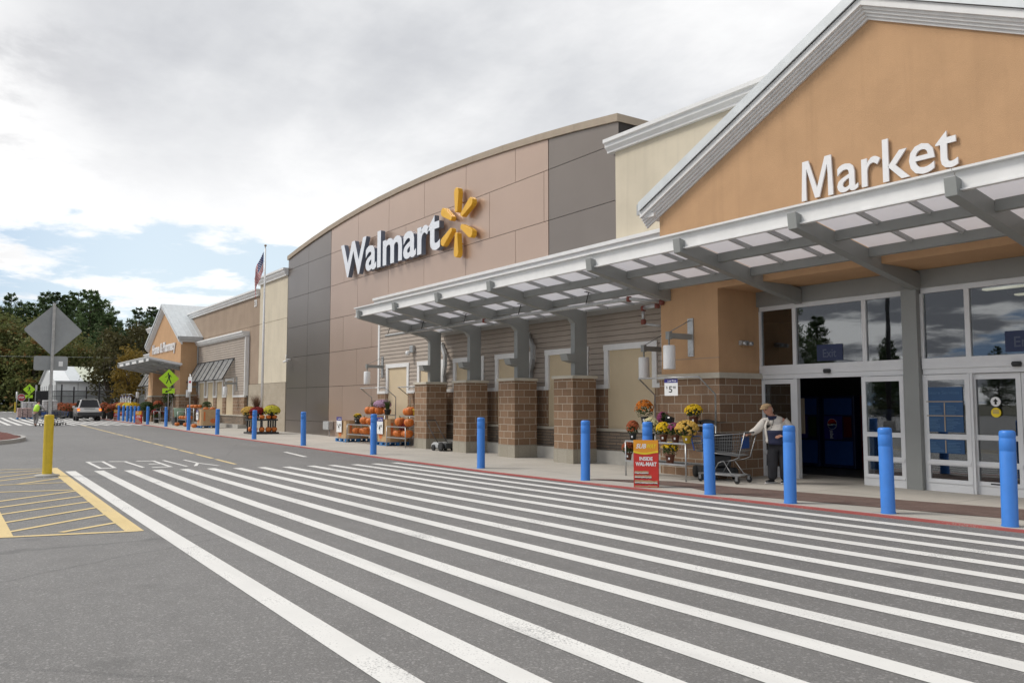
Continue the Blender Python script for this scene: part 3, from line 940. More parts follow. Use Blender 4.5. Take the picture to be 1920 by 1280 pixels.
# ------------------------------------------------------------------ gabled entrance pavilions
def pavilion(cx, label, word, inside, open_left=True):
    rt = thing('entrance_pavilion', label, 'building', (cx, 13.85, 0))
    w, sl, ze, za = 5.5, 0.487, 6.03, 8.71
    YF, YB = 13.85, 15.2
    po = 3.76                                  # half width of the opening
    g = MB()
    g.prism([(cx - w, 4.14), (cx + w, 4.14), (cx + w, ze), (cx, za), (cx - w, ze)], 'y', YF, YF + .25)
    for s_ in (-1, 1):
        g.box((cx + s_ * po, YF, 2.3), (cx + s_ * w, YF + .25, 4.139))
        g.box((cx + s_ * po, YF + .251, 2.3), (cx + s_ * (po + .25), YB, 4.139))
        g.box((cx + s_ * (w - .2), YF + .251, -.1), (cx + s_ * w, 15.5, ze))
    g.box((cx - w + .2, YF + .251, 4.14), (cx + w - .2, YB + .5, 4.3))
    g.build('gable_wall', 'orange_stucco', rt)
    for s_ in (-1, 1):                         # reveal line low on the piers
        g = MB()
        g.box((cx + s_ * (po - .004), YF - .004, 2.62), (cx + s_ * (w + .004), YF + .02, 2.636))
        g.build('reveal_joint', 'tan_stucco', rt)
    for s_ in (-1, 1):
        g = MB()
        g.box((cx + s_ * (po - .045), YF - .045, -.05), (cx + s_ * (w + .03), YF + .2, 2.18))
        g.box((cx + s_ * (po - .045), YF + .2, -.05), (cx + s_ * (po + .2), YB + .2, 2.18))
        g.box((cx + s_ * (w - .2), YF + .2, -.05), (cx + s_ * (w + .03), 15.1, 2.18))
        g.build('block_base', 'split_block', rt)
        g = MB()
        g.box((cx + s_ * (po - .085), YF - .085, 2.18), (cx + s_ * (w + .07), YF + .21, 2.30))
        g.box((cx + s_ * (po - .085), YF + .21, 2.18), (cx + s_ * (po + .21), YB + .2, 2.30))
        g.box((cx + s_ * (w - .2), YF + .21, 2.18), (cx + s_ * (w + .07), 15.1, 2.30))
        g.build('base_cap', 'limestone', rt)
    # rake: fascia board with a stepped moulding running back to the wall, metal roof behind
    def band(a0, a1, y0, y1, gg):
        """band between normal offsets a0..a1 (vertical) above the wall's rake line, from y0 to y1"""
        for s_ in (-1, 1):
            xe = w + .40
            P = lambda u, a: (cx + s_ * u, za - sl * u + a)
            gg.prism([P(0, a0), P(xe, a0), P(xe, a1), P(0, a1)], 'y', y0, y1)
    g = MB()
    for i in range(4):                         # stepped crown moulding, four risers
        band(.055 * i - .01, .355, 13.85 - .05 * (i + 1) + .002, 13.85 - .05 * i, g)
    band(.21, .355, 13.585, 13.65, g)
    for s_ in (-1, 1):                         # boxed eave beyond the wall corner
        g.box((cx + s_ * (w + .003), 13.66, 6.04), (cx + s_ * (w + .39), 15.2, 6.14))
    g.build('rake_moulding', 'white_trim', rt)
    g = MB()
    band(.53, .58, 13.56, 18.5, g)
    band(.362, .58, 13.53, 13.559, g)
    for s_ in (-1, 1):                         # standing seams
        for i in range(12):
            yy = 13.7 + i * .42
            u0, u1 = 0.05, w + .40
            g.prism([(cx + s_ * u0, za - sl * u0 + .581), (cx + s_ * u1, za - sl * u1 + .581), (cx + s_ * u1, za - sl * u1 + .615), (cx + s_ * u0, za - sl * u0 + .615)], 'y', yy, yy + .03)
    g.build('metal_roof', 'metal_roof', rt)
    for s_ in (-1, 1):
        g = MB()
        g.box((cx + s_ * (w + .405), 13.6, 6.14), (cx + s_ * (w + .52), 15.2, 6.40))
        g.build('gutter', 'light_grey_steel', rt)
    for s_ in (-1, 1):
        g = MB()
        g.tube([(cx + s_ * (w + .46), 15.0, 6.14), (cx + s_ * (w + .14), 15.0, 5.8), (cx + s_ * (w + .12), 15.0, 2.5)], .06, 8)
        g.build('downpipe', 'light_grey_steel', rt)
    # storefront
    g = MB()
    sc = cx - .14
    g.box((sc - .15, YB - .13, -.05), (sc + .15, YB + .17, 3.80))
    g.box((cx - po - .02, YB - .08, 3.80), (cx + po + .02, YB + .15, 4.135))
    for s_ in (-1, 1):
        g.box((sc + s_ * 3.602, YB, -.02), (cx + s_ * 3.80, YB + .12, 3.799))
    g.build('steel_frame', 'grey_steel', rt)
    for s_ in (-1, 1):
        xs = [sc + s_ * q for q in (.17, 1.02, 2.68, 3.60)]
        f = MB()
        lo, hi = min(xs), max(xs)
        f.box((lo, YB, 3.70), (hi, YB + .1, 3.80))
        f.box((lo, YB - .04, 2.27), (hi, YB + .12, 2.47)); f.box((lo, YB - .015, 2.17), (hi, YB + .1, 2.268))
        f.box((lo, YB - .045, 2.36), (hi, YB - .041, 2.375))
        for x in xs:
            c_ = .045 if x not in (lo, hi) else .035
            f.box((x - c_, YB - .005, 2.472), (x + c_, YB + .1, 3.698))
        for x in (xs[0], xs[3]):
            f.box((x - .035, YB - .006, .0), (x + .035, YB + .1, 2.168))
        f.box((xs[1] - .045, YB - .006, .0), (xs[1] + .045, YB + .1, 2.168))
        f.box((xs[2] - .045, YB - .006, .0), (xs[2] + .045, YB + .1, 2.168))
        f.build('door_frame', 'white_aluminium', rt)
        for a, b in zip(xs, xs[1:]):
            a, b = min(a, b), max(a, b)
            p = MB(); p.box((a + .04, YB + .03, 2.475), (b - .04, YB + .042, 3.695)); p.build('window', 'window_glass', rt)
        # leaves: fixed sidelights and the sliding pair (left pair slid open)
        def leaf(a, b, y, name):
            a, b = min(a, b), max(a, b)
            f = MB(); t_ = .085
            f.box((a, y, .02), (a + t_, y + .05, 2.16)); f.box((b - t_, y, .02), (b, y + .05, 2.16))
            for z0, z1 in ((.02, .25), (.50, .60), (.98, 1.07), (2.06, 2.16)):
                f.box((a + t_, y + .002, z0), (b - t_, y + .048, z1))
            f.box((a + .02, y - .018, .18), (b - .02, y - .001, .20)); f.box((a + .02, y - .018, .52), (b - .02, y - .001, .575))
            o = f.build(name, 'white_aluminium', rt)
            p = MB(); p.box((a + t_ - .01, y + .02, .2), (b - t_ + .01, y + .03, 2.1)); p.build('glass', 'window_glass', o)
            return o
        is_open = (s_ < 0)
        leaf(xs[0], xs[1] - .05 * s_ * 0, YB + .06 if is_open else YB - .02, 'sidelight')
        leaf(xs[2] + s_ * .05, xs[3], YB + .01, 'sidelight')
        mid = (xs[1] + xs[2]) / 2
        if is_open:
            leaf(xs[0] + s_ * .03, xs[1] + s_ * .06, YB - .055, 'sliding_door')
            leaf(xs[2] + s_ * .04, xs[3] - s_ * .05, YB + .12, 'sliding_door')
        else:
            leaf(xs[1] - s_ * .02, mid - s_ * .005, YB + .07, 'sliding_door')
            leaf(xs[2] + s_ * .02, mid + s_ * .005, YB + .07, 'sliding_door')
        f = MB()
        f.lathe([(.01, -.05), (.07, -.05), (.085, 0), (.07, .035), (.01, .035)], (mid, YB - .06, 2.31), 14)
        f.build('door_sensor', 'black_plastic', rt)
    # the vestibule behind the glass
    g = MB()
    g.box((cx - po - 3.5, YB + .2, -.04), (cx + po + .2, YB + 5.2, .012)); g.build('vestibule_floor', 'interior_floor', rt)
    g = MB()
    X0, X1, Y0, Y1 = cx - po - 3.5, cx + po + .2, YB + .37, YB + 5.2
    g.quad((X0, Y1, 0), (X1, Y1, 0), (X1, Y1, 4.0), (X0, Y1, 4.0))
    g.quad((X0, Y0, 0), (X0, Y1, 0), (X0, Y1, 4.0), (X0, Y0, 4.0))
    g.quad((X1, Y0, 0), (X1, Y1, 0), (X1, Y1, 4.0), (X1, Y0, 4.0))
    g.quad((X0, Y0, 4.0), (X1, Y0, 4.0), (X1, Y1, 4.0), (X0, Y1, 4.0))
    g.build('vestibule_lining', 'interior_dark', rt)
    return rt

m_p = pavilion(-8.55, 'orange gabled entrance pavilion reading Market, with sliding glass doors', 'Market', True)
h_p = pavilion(-67.6, 'distant orange gabled entrance pavilion reading Home & Pharmacy, with pale metal roof', 'Home', False)

# ------------------------------------------------------------------ brick pillars and steel canopies
def pillar(x0, x1, label):
    rt = thing('brick_pillar', label, 'pillar', ((x0 + x1) / 2, 14.46, gz(x0)), 0, 'brick pillars under the canopy')
    y0, y1 = 13.87, 14.67
    g = MB(); g.box((x0, y0, .42), (x1, y1, 2.30)); g.build('shaft', 'split_block', rt)
    g = MB(); g.box((x0 - .012, y0 - .012, -.05), (x1 + .012, y1, .42)); g.build('base', 'base_block', rt)
    g = MB(); g.box((x0 - .05, y0 - .05, 2.30), (x1 + .05, y1 + .03, 2.385)); g.build('cap', 'limestone', rt, bevel=.012)
PX = [(-26.43, -25.55), (-23.70, -22.88), (-21.00, -20.14), (-18.24, -17.40)]
for (a, b), l in zip(PX, ['brick pillar nearest the pumpkin racks, leftmost under the canopy', 'second brick pillar from the left, right of the reel mower',
                          'third brick pillar from the left under the long canopy', 'rightmost brick pillar, beside the wide cream window']):
    pillar(a, b, l)

SLP = -0.190
def btop(y):
    return 4.77 + (y - 11.43) * SLP
def canopy(x0, x1, beams, posts, inner, label):
    rt = thing('steel_canopy', label, 'canopy', ((x0 + x1) / 2, 12.6, 4.2))
    for x in beams:
        hw = .088
        yi = inner(x)
        g = MB()
        if x in posts:
            g.prism([(11.43, btop(11.43)), (11.46, btop(11.43) - .27), (14.06, btop(14.06) - .32), (14.20, btop(14.2) - .42), (14.20, 2.385), (14.64, 2.385), (14.64, btop(14.64))], 'x', x - hw, x + hw)
            o = g.build('beam', 'grey_steel', rt, bevel=.008)
            f = MB()                            # wedge floodlight on the post
            f.prism([(14.19, 2.98), (13.86, 2.98), (13.93, 2.80), (14.19, 2.74)], 'x', x - .15, x + .15)
            f.build('floodlight', 'grey_steel', o)
        else:
            g.prism([(11.43, btop(11.43)), (11.46, btop(11.43) - .27), (yi, btop(yi) - .31), (yi, btop(yi))], 'x', x - hw, x + hw)
            g.build('beam', 'grey_steel', rt, bevel=.008)
    # front fascia channel, notched behind the beam tips
    g = MB()
    cuts = [x0] + [b for b in beams if x0 + 1 < b < x1 - 1][3::3] + [x1]
    for a, b in zip(cuts, cuts[1:]):
        g.box((a + .006, 11.58, 4.575), (b - .006, 11.62, 4.90)); g.box((a + .006, 11.50, 4.865), (b - .006, 11.579, 4.90)); g.box((a + .006, 11.53, 4.575), (b - .006, 11.579, 4.60)); g.build('fascia', 'white_trim', rt); g = MB()
    for xx in (x0 + .02, x1 - .02):
        g = MB()
        g.prism([(11.62, btop(11.62) + .06), (11.62, btop(11.62) + .16), (13.82, btop(13.82) + .16), (13.82, btop(13.82) + .06)], 'x', xx - .02, xx + .02)
        g.build('end_trim', 'white_trim', rt)
    for y in (12.55, 13.52):
        g = MB()
        bs = [x0] + list(beams) + [x1]
        for a, b in zip(bs, bs[1:]):
            if b - a > .4:
                g.box((a + .09, y - .06, btop(y) - .15), (b - .09, y + .06, btop(y) + .02)); g.build('purlin', 'grey_steel', rt); g = MB()
    def sheet(xa, xb, ya, yb, t0, t1, gg):
        gg.prism([(ya, btop(ya) + t0), (yb, btop(yb) + t0), (yb, btop(yb) + t1), (ya, btop(ya) + t1)], 'x', xa, xb)
    bs = [x0] + list(beams) + [x1]
    for a, b in zip(bs, bs[1:]):
        if b - a < .6:
            continue
        g = MB()
        ye = 13.82 if a > x1 - 24.16 + 12.3 or x1 - x0 < 14 else 14.6
        sheet(a + .02, b - .02, 11.64, ye, .05, .062, g)
        g.build('roof_panel', 'polycarbonate', rt)
        n_ = 3 if b - a < 3.4 else 4
        for i in range(1, n_):
            xx = a + (b - a) * i / n_
            m_ = MB(); sheet(xx - .02, xx + .02, 11.64, ye, -.03, .048, m_); m_.build('glazing_bar', 'light_grey_steel', rt)
    if x1 - x0 > 14:
        m_ = MB(); sheet(x0, -14.1, 14.6, 15.0, .0, .05, m_); m_.build('wall_flashing', 'light_grey_steel', rt)
    return rt
canopy(-26.45, -2.3, [-26.0, -23.3, -20.57, -17.82, -13.8, -11.17, -8.55, -5.93, -3.3], [-26.0, -23.3, -20.57, -17.82],
       lambda x: 13.84 if x in (-13.8, -3.3) else 15.11, 'long grey steel canopy with translucent roof panels, over the Market doors')
canopy(-73.2, -61.4, [-72.85, -70.22, -67.6, -64.98, -62.35], [], lambda x: 13.84 if x in (-72.85, -62.35) else 15.11,
       'small distant steel canopy over the Home & Pharmacy doors')

# sprinkler pipe hung under the canopy, with red couplings
sp = thing('sprinkler_pipe', 'galvanised sprinkler pipe with red couplings hung beneath the canopy', 'pipe', (-20, 13.35, 4.0))
g = MB(); g.tube([(-27.75, 13.35, 4.12), (-14.55, 13.35, 4.10), (-13.95, 13.82, 3.99)], .045, 10); g.build('pipe', 'galvanised', sp)
g = MB(); g.tube([(-14.1, 13.80, 3.93), (-14.75, 13.95, 3.93)], .045, 10); g.tube([(-14.75, 13.95, 3.90), (-14.75, 13.95, 3.60)], .045, 10); g.tube([(-14.75, 13.95, 3.56), (-14.5, 14.2, 3.5), (-14.2, 14.6, 3.48)], .03, 8); g.build('riser', 'galvanised', sp)
for p in [(-21.0, 13.35, 4.115), (-14.6, 13.35, 4.10), (-13.97, 13.80, 3.99), (-14.12, 13.80, 3.93), (-14.75, 13.95, 3.93), (-14.75, 13.95, 3.60)]:
    g = MB(); g.lathe([(.03, -.06), (.06, -.06), (.068, 0), (.06, .06), (.03, .06)], p, 10); g.build('coupling', 'red_coupling', sp)
for x in (-27.6, -25.0, -22.2, -19.2, -16.2):
    g = MB(); g.tube([(x, 13.35, 4.15), (x, 13.45, 4.48)], .012, 6); g.box((x - .05, 13.33, 4.45), (x + .05, 13.55, 4.50)); g.build('hanger', 'black_metal', sp)

# ------------------------------------------------------------------ signs on the walls
sg = thing('store_sign', 'large white raised letters on the brown panelled wall', 'sign', (-31.2, 15.24, 7.3))
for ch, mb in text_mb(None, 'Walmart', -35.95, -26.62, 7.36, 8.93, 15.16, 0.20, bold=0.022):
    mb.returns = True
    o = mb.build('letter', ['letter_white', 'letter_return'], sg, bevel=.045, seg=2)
sk = thing('spark_emblem', 'yellow emblem of six raised rays beside the white letters', 'sign', (-25.45, 15.24, 6.8))
for k_ in range(6):
    a = R(90 + 60 * k_)
    g = MB()
    u = Vector((math.cos(a), 0, math.sin(a))); v = Vector((-math.sin(a), 0, math.cos(a)))
    prof = [(.40, -.085), (.36, 0), (.40, .085), (1.10, .165), (1.22, .13), (1.28, 0), (1.22, -.13), (1.10, -.165)]
    pts = [Vector((-25.45, 0, 8.13)) + u * p + v * q for p, q in prof]
    g.prism([(p.x, p.z) for p in pts], 'y', 14.96, 15.16)
    g.tube([(pts[1] + u * .4 + Vector((0, 15.15, 0))), (pts[1] + u * .4 + Vector((0, 15.25, 0)))], .03, 6)
    g.build('ray', 'spark_yellow', sk, bevel=.05, seg=2)
mk = thing('entrance_lettering', 'white letters spelling Market on the orange gable wall', 'sign', (-8.55, 13.83, 5.5))
for ch, mb in text_mb(None, 'Market', -10.06, -7.0, 5.585, 6.365, 13.825, 0.035, bold=0.008):
    if ch == 'M':                              # drawn by hand: its strokes cross when emboldened
        xa, xb = min(p[0] for p in mb.v), max(p[0] for p in mb.v)
        P = lambda u, w: (xa + (xb - xa) * u, 5.585 + .78 * w)
        mb = MB()
        mb.prism([P(.0, 0), P(.155, 0), P(.155, .55), P(.175, .80)] + [P(.43, .02), P(.57, .02)] + [P(.825, .80), P(.845, .55), P(.845, 0), P(1, 0), P(.955, 1), P(.76, 1), P(.50, .26), P(.24, 1), P(.045, 1)], 'y', 13.79, 13.825)
    mb.build('letter', 'letter_market', mk)
hk = thing('entrance_lettering', 'small distant white letters spelling Home & Pharmacy', 'sign', (-67.6, 13.83, 5.4))
for ch, mb in text_mb(None, 'Home & Pharmacy', -71.6, -63.6, 5.57, 6.33, 13.825, 0.06, bold=0.022):
    mb.build('letter', 'letter_market', hk)

# ------------------------------------------------------------------ wall fixtures
def wall_lamp(x, y, z, label, sc=1.0):
    """arm lamp: plate on the wall, horizontal arm to -Y with a stay, white cylinder shade"""
    rt = thing('wall_lamp', label, 'lamp', (x, y, z), 0, 'white cylinder lamps on the walls')
    g = MB(); g.box((x - .085, y - .03, z), (x + .085, y, z + .86))
    for dz in (.05, .8):
        for dx in (-.05, .05):
            g.cbox((x + dx, y - .035, z + dz), (.02, .02, .02))
    g.build('wall_plate', 'galvanised', rt)
    g = MB(); g.box((x - .045, y - .72, z + .38), (x + .045, y - .03, z + .50)); g.box((x - .055, y - .75, z + .36), (x + .055, y - .66, z + .53)); g.build('arm', 'grey_steel', rt)
    g = MB(); g.tube([(x, y - .68, z + .52), (x, y - .03, z + .82)], .009, 6); g.tube([(x, y - .70, z + .38), (x, y - .70, z + .22)], .02, 6); g.build('stay', 'grey_steel', rt)
    g = MB(); g.lathe([(.09, -.30), (.13, -.30), (.135, -.28), (.135, .20), (.12, .225), (.05, .23)], (x, y - .70, z + .0), 20); g.build('lamp_shade', 'white_plastic', rt)
    return rt
wall_lamp(-13.1, 13.85, 2.68, 'white cylinder lamp on the orange pier, above the flower stand')
wall_lamp(-31.5, 15.03, 2.72, 'white cylinder lamp at the left end of the siding, over the pumpkins')
wall_lamp(-15.15, 15.03, 2.55, 'white cylinder lamp at the edge of the wide window, half behind the orange pier')
wall_lamp(-52.3, 15.03, 2.45, 'white cylinder lamp by the slatted shutters')
wall_lamp(-61.75, 15.03, 2.4, 'white cylinder lamp behind the tall no-parking post')
wall_lamp(-75.0, 15.03, 2.45, 'white cylinder lamp just left of the distant pavilion')
wall_lamp(-80.3, 15.03, 2.45, 'white cylinder lamp by the autumn tree, farthest along the wall')

def downpipe(x, label):
    rt = thing('downpipe', label, 'pipe', (x, 14.95, .4), 0, 'white kinked downpipes on the siding')
    g = MB(); g.bar((x - .45, 14.97, 3.80), (x - .02, 14.86, 3.38), .13, .10, (0, 1, 0)); g.bar((x, 14.86, 3.42), (x, 14.86, 2.98), .13, .10); g.bar((x, 14.86, 3.0), (x - .28, 14.96, 2.62), .13, .10, (0, 1, 0)); g.bar((x - .28, 14.96, 2.64), (x - .28, 14.96, .4), .13, .10)
    g.build('pipe', 'light_grey_steel', rt)
    g = MB(); g.box((x - .37, 14.90, 2.3), (x - .19, 15.03, 2.34)); g.box((x - .55, 14.93, 3.74), (x - .36, 15.03, 3.86)); g.build('bracket', 'white_trim', rt)
downpipe(-26.0, 'kinked white downpipe behind the leftmost pillar')
downpipe(-20.6, 'kinked white downpipe behind the third pillar')

rt = thing('wall_light', 'small grey security light on the siding, above the first window', 'lamp', (-28.8, 14.9, 3.5))
g = MB(); g.box((-28.88, 14.9, 3.60), (-28.62, 15.03, 3.88)); g.build('housing', 'galvanised', rt, bevel=.02)
g = MB(); g.lathe([(.03, -.1), (.08, -.08), (.09, .06), (.04, .09)], (-28.85, 14.82, 3.58), 10); g.build('lamp_head', 'white_plastic', rt)
rt = thing('security_camera', 'white security camera high on the dark panels', 'camera', (-43.2, 15.1, 3.85))
g = MB(); g.tube([(-43.2, 15.24, 4.0), (-43.2, 15.0, 3.98)], .035, 8); g.tube([(-43.0, 14.95, 3.9), (-43.5, 14.95, 3.86)], .055, 10); g.build('body', 'white_plastic', rt)
g = MB(); g.tube([(-43.2, 14.97, 3.95), (-43.2, 14.97, 4.22)], .02, 8); g.build('bracket', 'white_plastic', rt)
rt = thing('utility_box', 'grey electrical box low on the brown panels', 'box', (-37.5, 15.1, .35))
g = MB(); g.box((-37.9, 15.0, .40), (-37.2, 15.24, .80)); g.build('housing', 'galvanised', rt, bevel=.02)
g = MB(); g.box((-37.88, 14.985, .43), (-37.22, 14.999, .77)); g.tube([(-37.4, 15.12, .40), (-37.4, 15.12, .05)], .03, 8); g.build('cover', 'light_grey_steel', rt)
rt = thing('wall_light', 'twin emergency spotlights inside the doorway recess on orange wall', 'lamp', (-12.25, 14.6, 2.9))
g = MB(); g.box((-12.31, 14.5, 2.92), (-12.22, 14.75, 3.02)); g.build('housing', 'light_grey_steel', rt, bevel=.01)
for yy in (14.52, 14.72):
    g = MB(); g.lathe([(.02, -.05), (.06, -.04), (.065, .03), (.03, .05)], (-12.16, yy, 2.95), 10); g.build('lamp_head', 'galvanised', rt)

# slatted shutters propped over the far bay's windows
def shutter(x0, x1, label):
    rt = thing('slatted_shutter', label, 'shutter', ((x0 + x1) / 2, 14.98, 4.48), 0, 'slatted shutters over the far windows')
    T, B = Vector((0, 15.0, 4.48)), Vector((0, 14.28, 3.14))
    g = MB()
    for x in (x0 + .05, (x0 + x1) / 2, x1 - .05):
        g.bar((x, T.y, T.z), (x, B.y, B.z), .07, .05, (0, 1, 1))
    for q in (T, B):
        g.bar((x0 + .02, q.y, q.z), (x1 - .02, q.y, q.z), .07, .05)
    g.build('frame', 'black_metal', rt)
    g = MB()
    for i in range(15):
        q = T.lerp(B, (i + .7) / 15.6)
        g.bar((x0 + .09, q.y, q.z), (x1 - .09, q.y, q.z), .055, .012, (0, .7, -.7))
    g.build('slats', 'light_grey_steel', rt)
    g = MB(); g.tube([(x0 + .05, 15.0, 3.2), (x0 + .05, 14.33, 3.2)], .015, 6); g.tube([(x1 - .05, 15.0, 3.2), (x1 - .05, 14.33, 3.2)], .015, 6); g.build('stay', 'black_metal', rt)
for i, l in enumerate(['leftmost slatted shutter, next to the orange pavilion', 'second slatted shutter from the orange pavilion', 'third slatted shutter from the orange pavilion', 'rightmost slatted shutter, next to the white corner trim']):
    shutter(-62.0 + i * 2.3, -59.78 + i * 2.3, l)
shutter(-80.1, -77.9, 'slatted shutter beyond the distant pavilion, by the autumn tree')
shutter(-77.7, -75.5, 'slatted shutter just left of the distant pavilion')

# ------------------------------------------------------------------ bollards
def bollard_mesh(r, h, mat, name, grooves):
    g = MB()
    prof = [(r * 1.06, -.02), (r * 1.06, .012), (r, .03)]
    for z in grooves:
        prof += [(r, z - .012), (r * .97, z - .006), (r * .97, z + .006), (r, z + .012)]
    prof += [(r, h - .05), (r * .985, h - .028), (r * .90, h - .008), (r * .62, h)]
    g.lathe(prof, (0, 0, 0), 24)
    return g.build(name, mat, w=False, loc=(0, 0, 0))
BOL = [(-5.41, 11.60, 'blue bollard at the right edge, in front of the closed doors'),
       (-7.05, 11.50, 'blue bollard in front of the open door panel and grey door column'),
       (-8.65, 11.36, 'blue bollard covering the old man\'s left side'),
       (-10.29, 11.29, 'blue bollard in front of the shopping cart'),
       (-11.95, 11.36, 'blue bollard behind the red and yellow sandwich sign by the flower stand'),
       (-13.66, 11.21, 'blue bollard in front of the rightmost brick pillar'),
       (-17.55, 11.07, 'blue bollard in front of the second brick pillar from the left'),
       (-23.86, 11.10, 'blue bollard in front of the pumpkin racks'),
       (-30.05, 11.14, 'blue bollard in front of the brown and dark panel wall'),
       (-36.14, 11.18, 'blue bollard in front of the pumpkin planter under the flagpole'),
       (-42.19, 11.23, 'blue bollard right of the big cardboard pumpkin bin'),
       (-49.06, 11.47, 'blue bollard under the tall no-parking post'),
       (-56.81, 11.89, 'blue bollard under the yellow-green pedestrian sign'),
       (-62.51, 11.87, 'blue bollard just right of the distant red sandwich sign'),
       (-66.3, 11.95, 'first of the close-set distant blue bollards, behind a red sandwich sign'),
       (-67.93, 11.99, 'second of the close-set distant blue bollards, counting from the right'),
       (-69.92, 12.06, 'third of the close-set distant blue bollards, counting from the right'),
       (-72.0, 12.16, 'fourth of the close-set distant blue bollards, counting from the right'),
       (-73.9, 12.17, 'fifth of the close-set distant blue bollards, counting from the right'),
       (-76.2, 12.20, 'sixth of the close-set distant blue bollards, behind the farther sandwich sign'),
       (-80.11, 12.21, 'distant blue bollard, second to the right of the silver car'),
       (-86.2, 12.45, 'distant blue bollard directly right of the silver car')]
b0 = None
for x, y, l in BOL:
    if b0 is None:
        b0 = bollard_mesh(.099, 1.25, 'blue_bollard', 'bollard', (.98, 1.15))
        o = b0
    else:
        o = dup(b0)
    o.location = (x, y, gz(x) + .024)
    o.rotation_euler = (R(rnd.uniform(-.7, .7)), R(rnd.uniform(-.7, .7)), rnd.uniform(0, 6))
    tag(o, l, 'bollard', 'blue bollards along the kerb')
o = dup(b0); o.location = (-120, 8.35, gz(-120)); o.scale = (1.5, 1.5, 1); tag(o, 'lone thick blue bollard far off by the stop sign', 'bollard', 'blue bollards along the kerb')
y0 = bollard_mesh(.098, 1.36, 'yellow_bollard', 'bollard', ())
y0.location = (-21.15, 1.97, gz(-21.15))
tag(y0, 'tall yellow post in the hatched area, with the grey sign pole rising from it', 'bollard')
for x, y, l in [(-115, 7.1, 'small distant yellow post left of the stop sign'), (-105, 7.7, 'small distant yellow post behind the worker in the bright vest')]:
    o = dup(y0); o.location = (x, y, gz(x)); o.scale = (1, 1, .9); tag(o, l, 'bollard')
g = MB(); g.lathe([(.26, 0), (.24, .03), (.14, .05)], (-21.15, 1.97, gz(-21) + .002), 18); 
g.build('bollard_footing', 'plinth_concrete', loc=(-21.15, 1.97, gz(-21)), label='low ring of concrete round the foot of the tall yellow post', category='footing')

# ------------------------------------------------------------------ road signs
def u_post(mb, x, y, z0, z1, lean=0):
    mb.prism([(x - .045, y - .02), (x - .03, y - .02), (x - .022, y + .02), (x + .022, y + .02), (x + .03, y - .02), (x + .045, y - .02), (x + .03, y + .035), (x - .03, y + .035)], 'z', z0, z1)
    n = int((z1 - z0) / .12)
rt = thing('road_sign', 'backs of a grey diamond sign and small plate on a tall pole', 'sign', (-21.15, 1.97, gz(-21)))
g = MB(); u_post(g, -21.15, 1.97, 1.30, 3.88)
for i in range(22):
    g.cbox((-21.15, 1.948, 1.45 + i * .06), (.012, .012, .02))
g.build('pole', 'galvanised', rt)
def plate(mb, c, ang, hw, hh, rad, th, rotp=0.0, n=5):
    """rounded rectangle standing upright, its normal horizontal at plan angle ang"""
    pts = []
    for sx, sz, a0 in ((1, 1, 0), (-1, 1, 90), (-1, -1, 180), (1, -1, 270)):
        for k in range(n + 1):
            a = R(a0 + 90 * k / n)
            pts.append((sx * (hw - rad) + rad * math.cos(a), sz * (hh - rad) + rad * math.sin(a)))
    pts = [(p * math.cos(rotp) - q * math.sin(rotp), p * math.sin(rotp) + q * math.cos(rotp)) for p, q in pts]
    t = Vector((math.cos(ang), math.sin(ang), 0)); nrm = Vector((math.sin(ang), -math.cos(ang), 0))
    c = Vector(c)
    m = len(pts)
    vs = [c + t * p + Vector((0, 0, q)) for p, q in pts] + [c + t * p + Vector((0, 0, q)) - nrm * th for p, q in pts]
    o = len(mb.f)
    mb.add(vs, [tuple(range(m)), tuple(range(2 * m - 1, m - 1, -1))] + [(i, i + m, (i + 1) % m + m, (i + 1) % m) for i in range(m)])
    return t, nrm
A90 = R(84)
g = MB(); plate(g, (-21.21, 1.985, 3.27), A90, .415, .415, .05, .004, R(45)); g.build('diamond_plate', 'aluminium_sign', rt)
g = MB(); plate(g, (-21.21, 1.96, 2.53), A90, .335, .16, .045, .004); g.build('lower_plate', 'aluminium_sign', rt)
g = MB(); plate(g, (-21.185, 2.155, 2.52), A90, .042, .055, .004, .002); g.build('sticker', 'sign_white', rt)

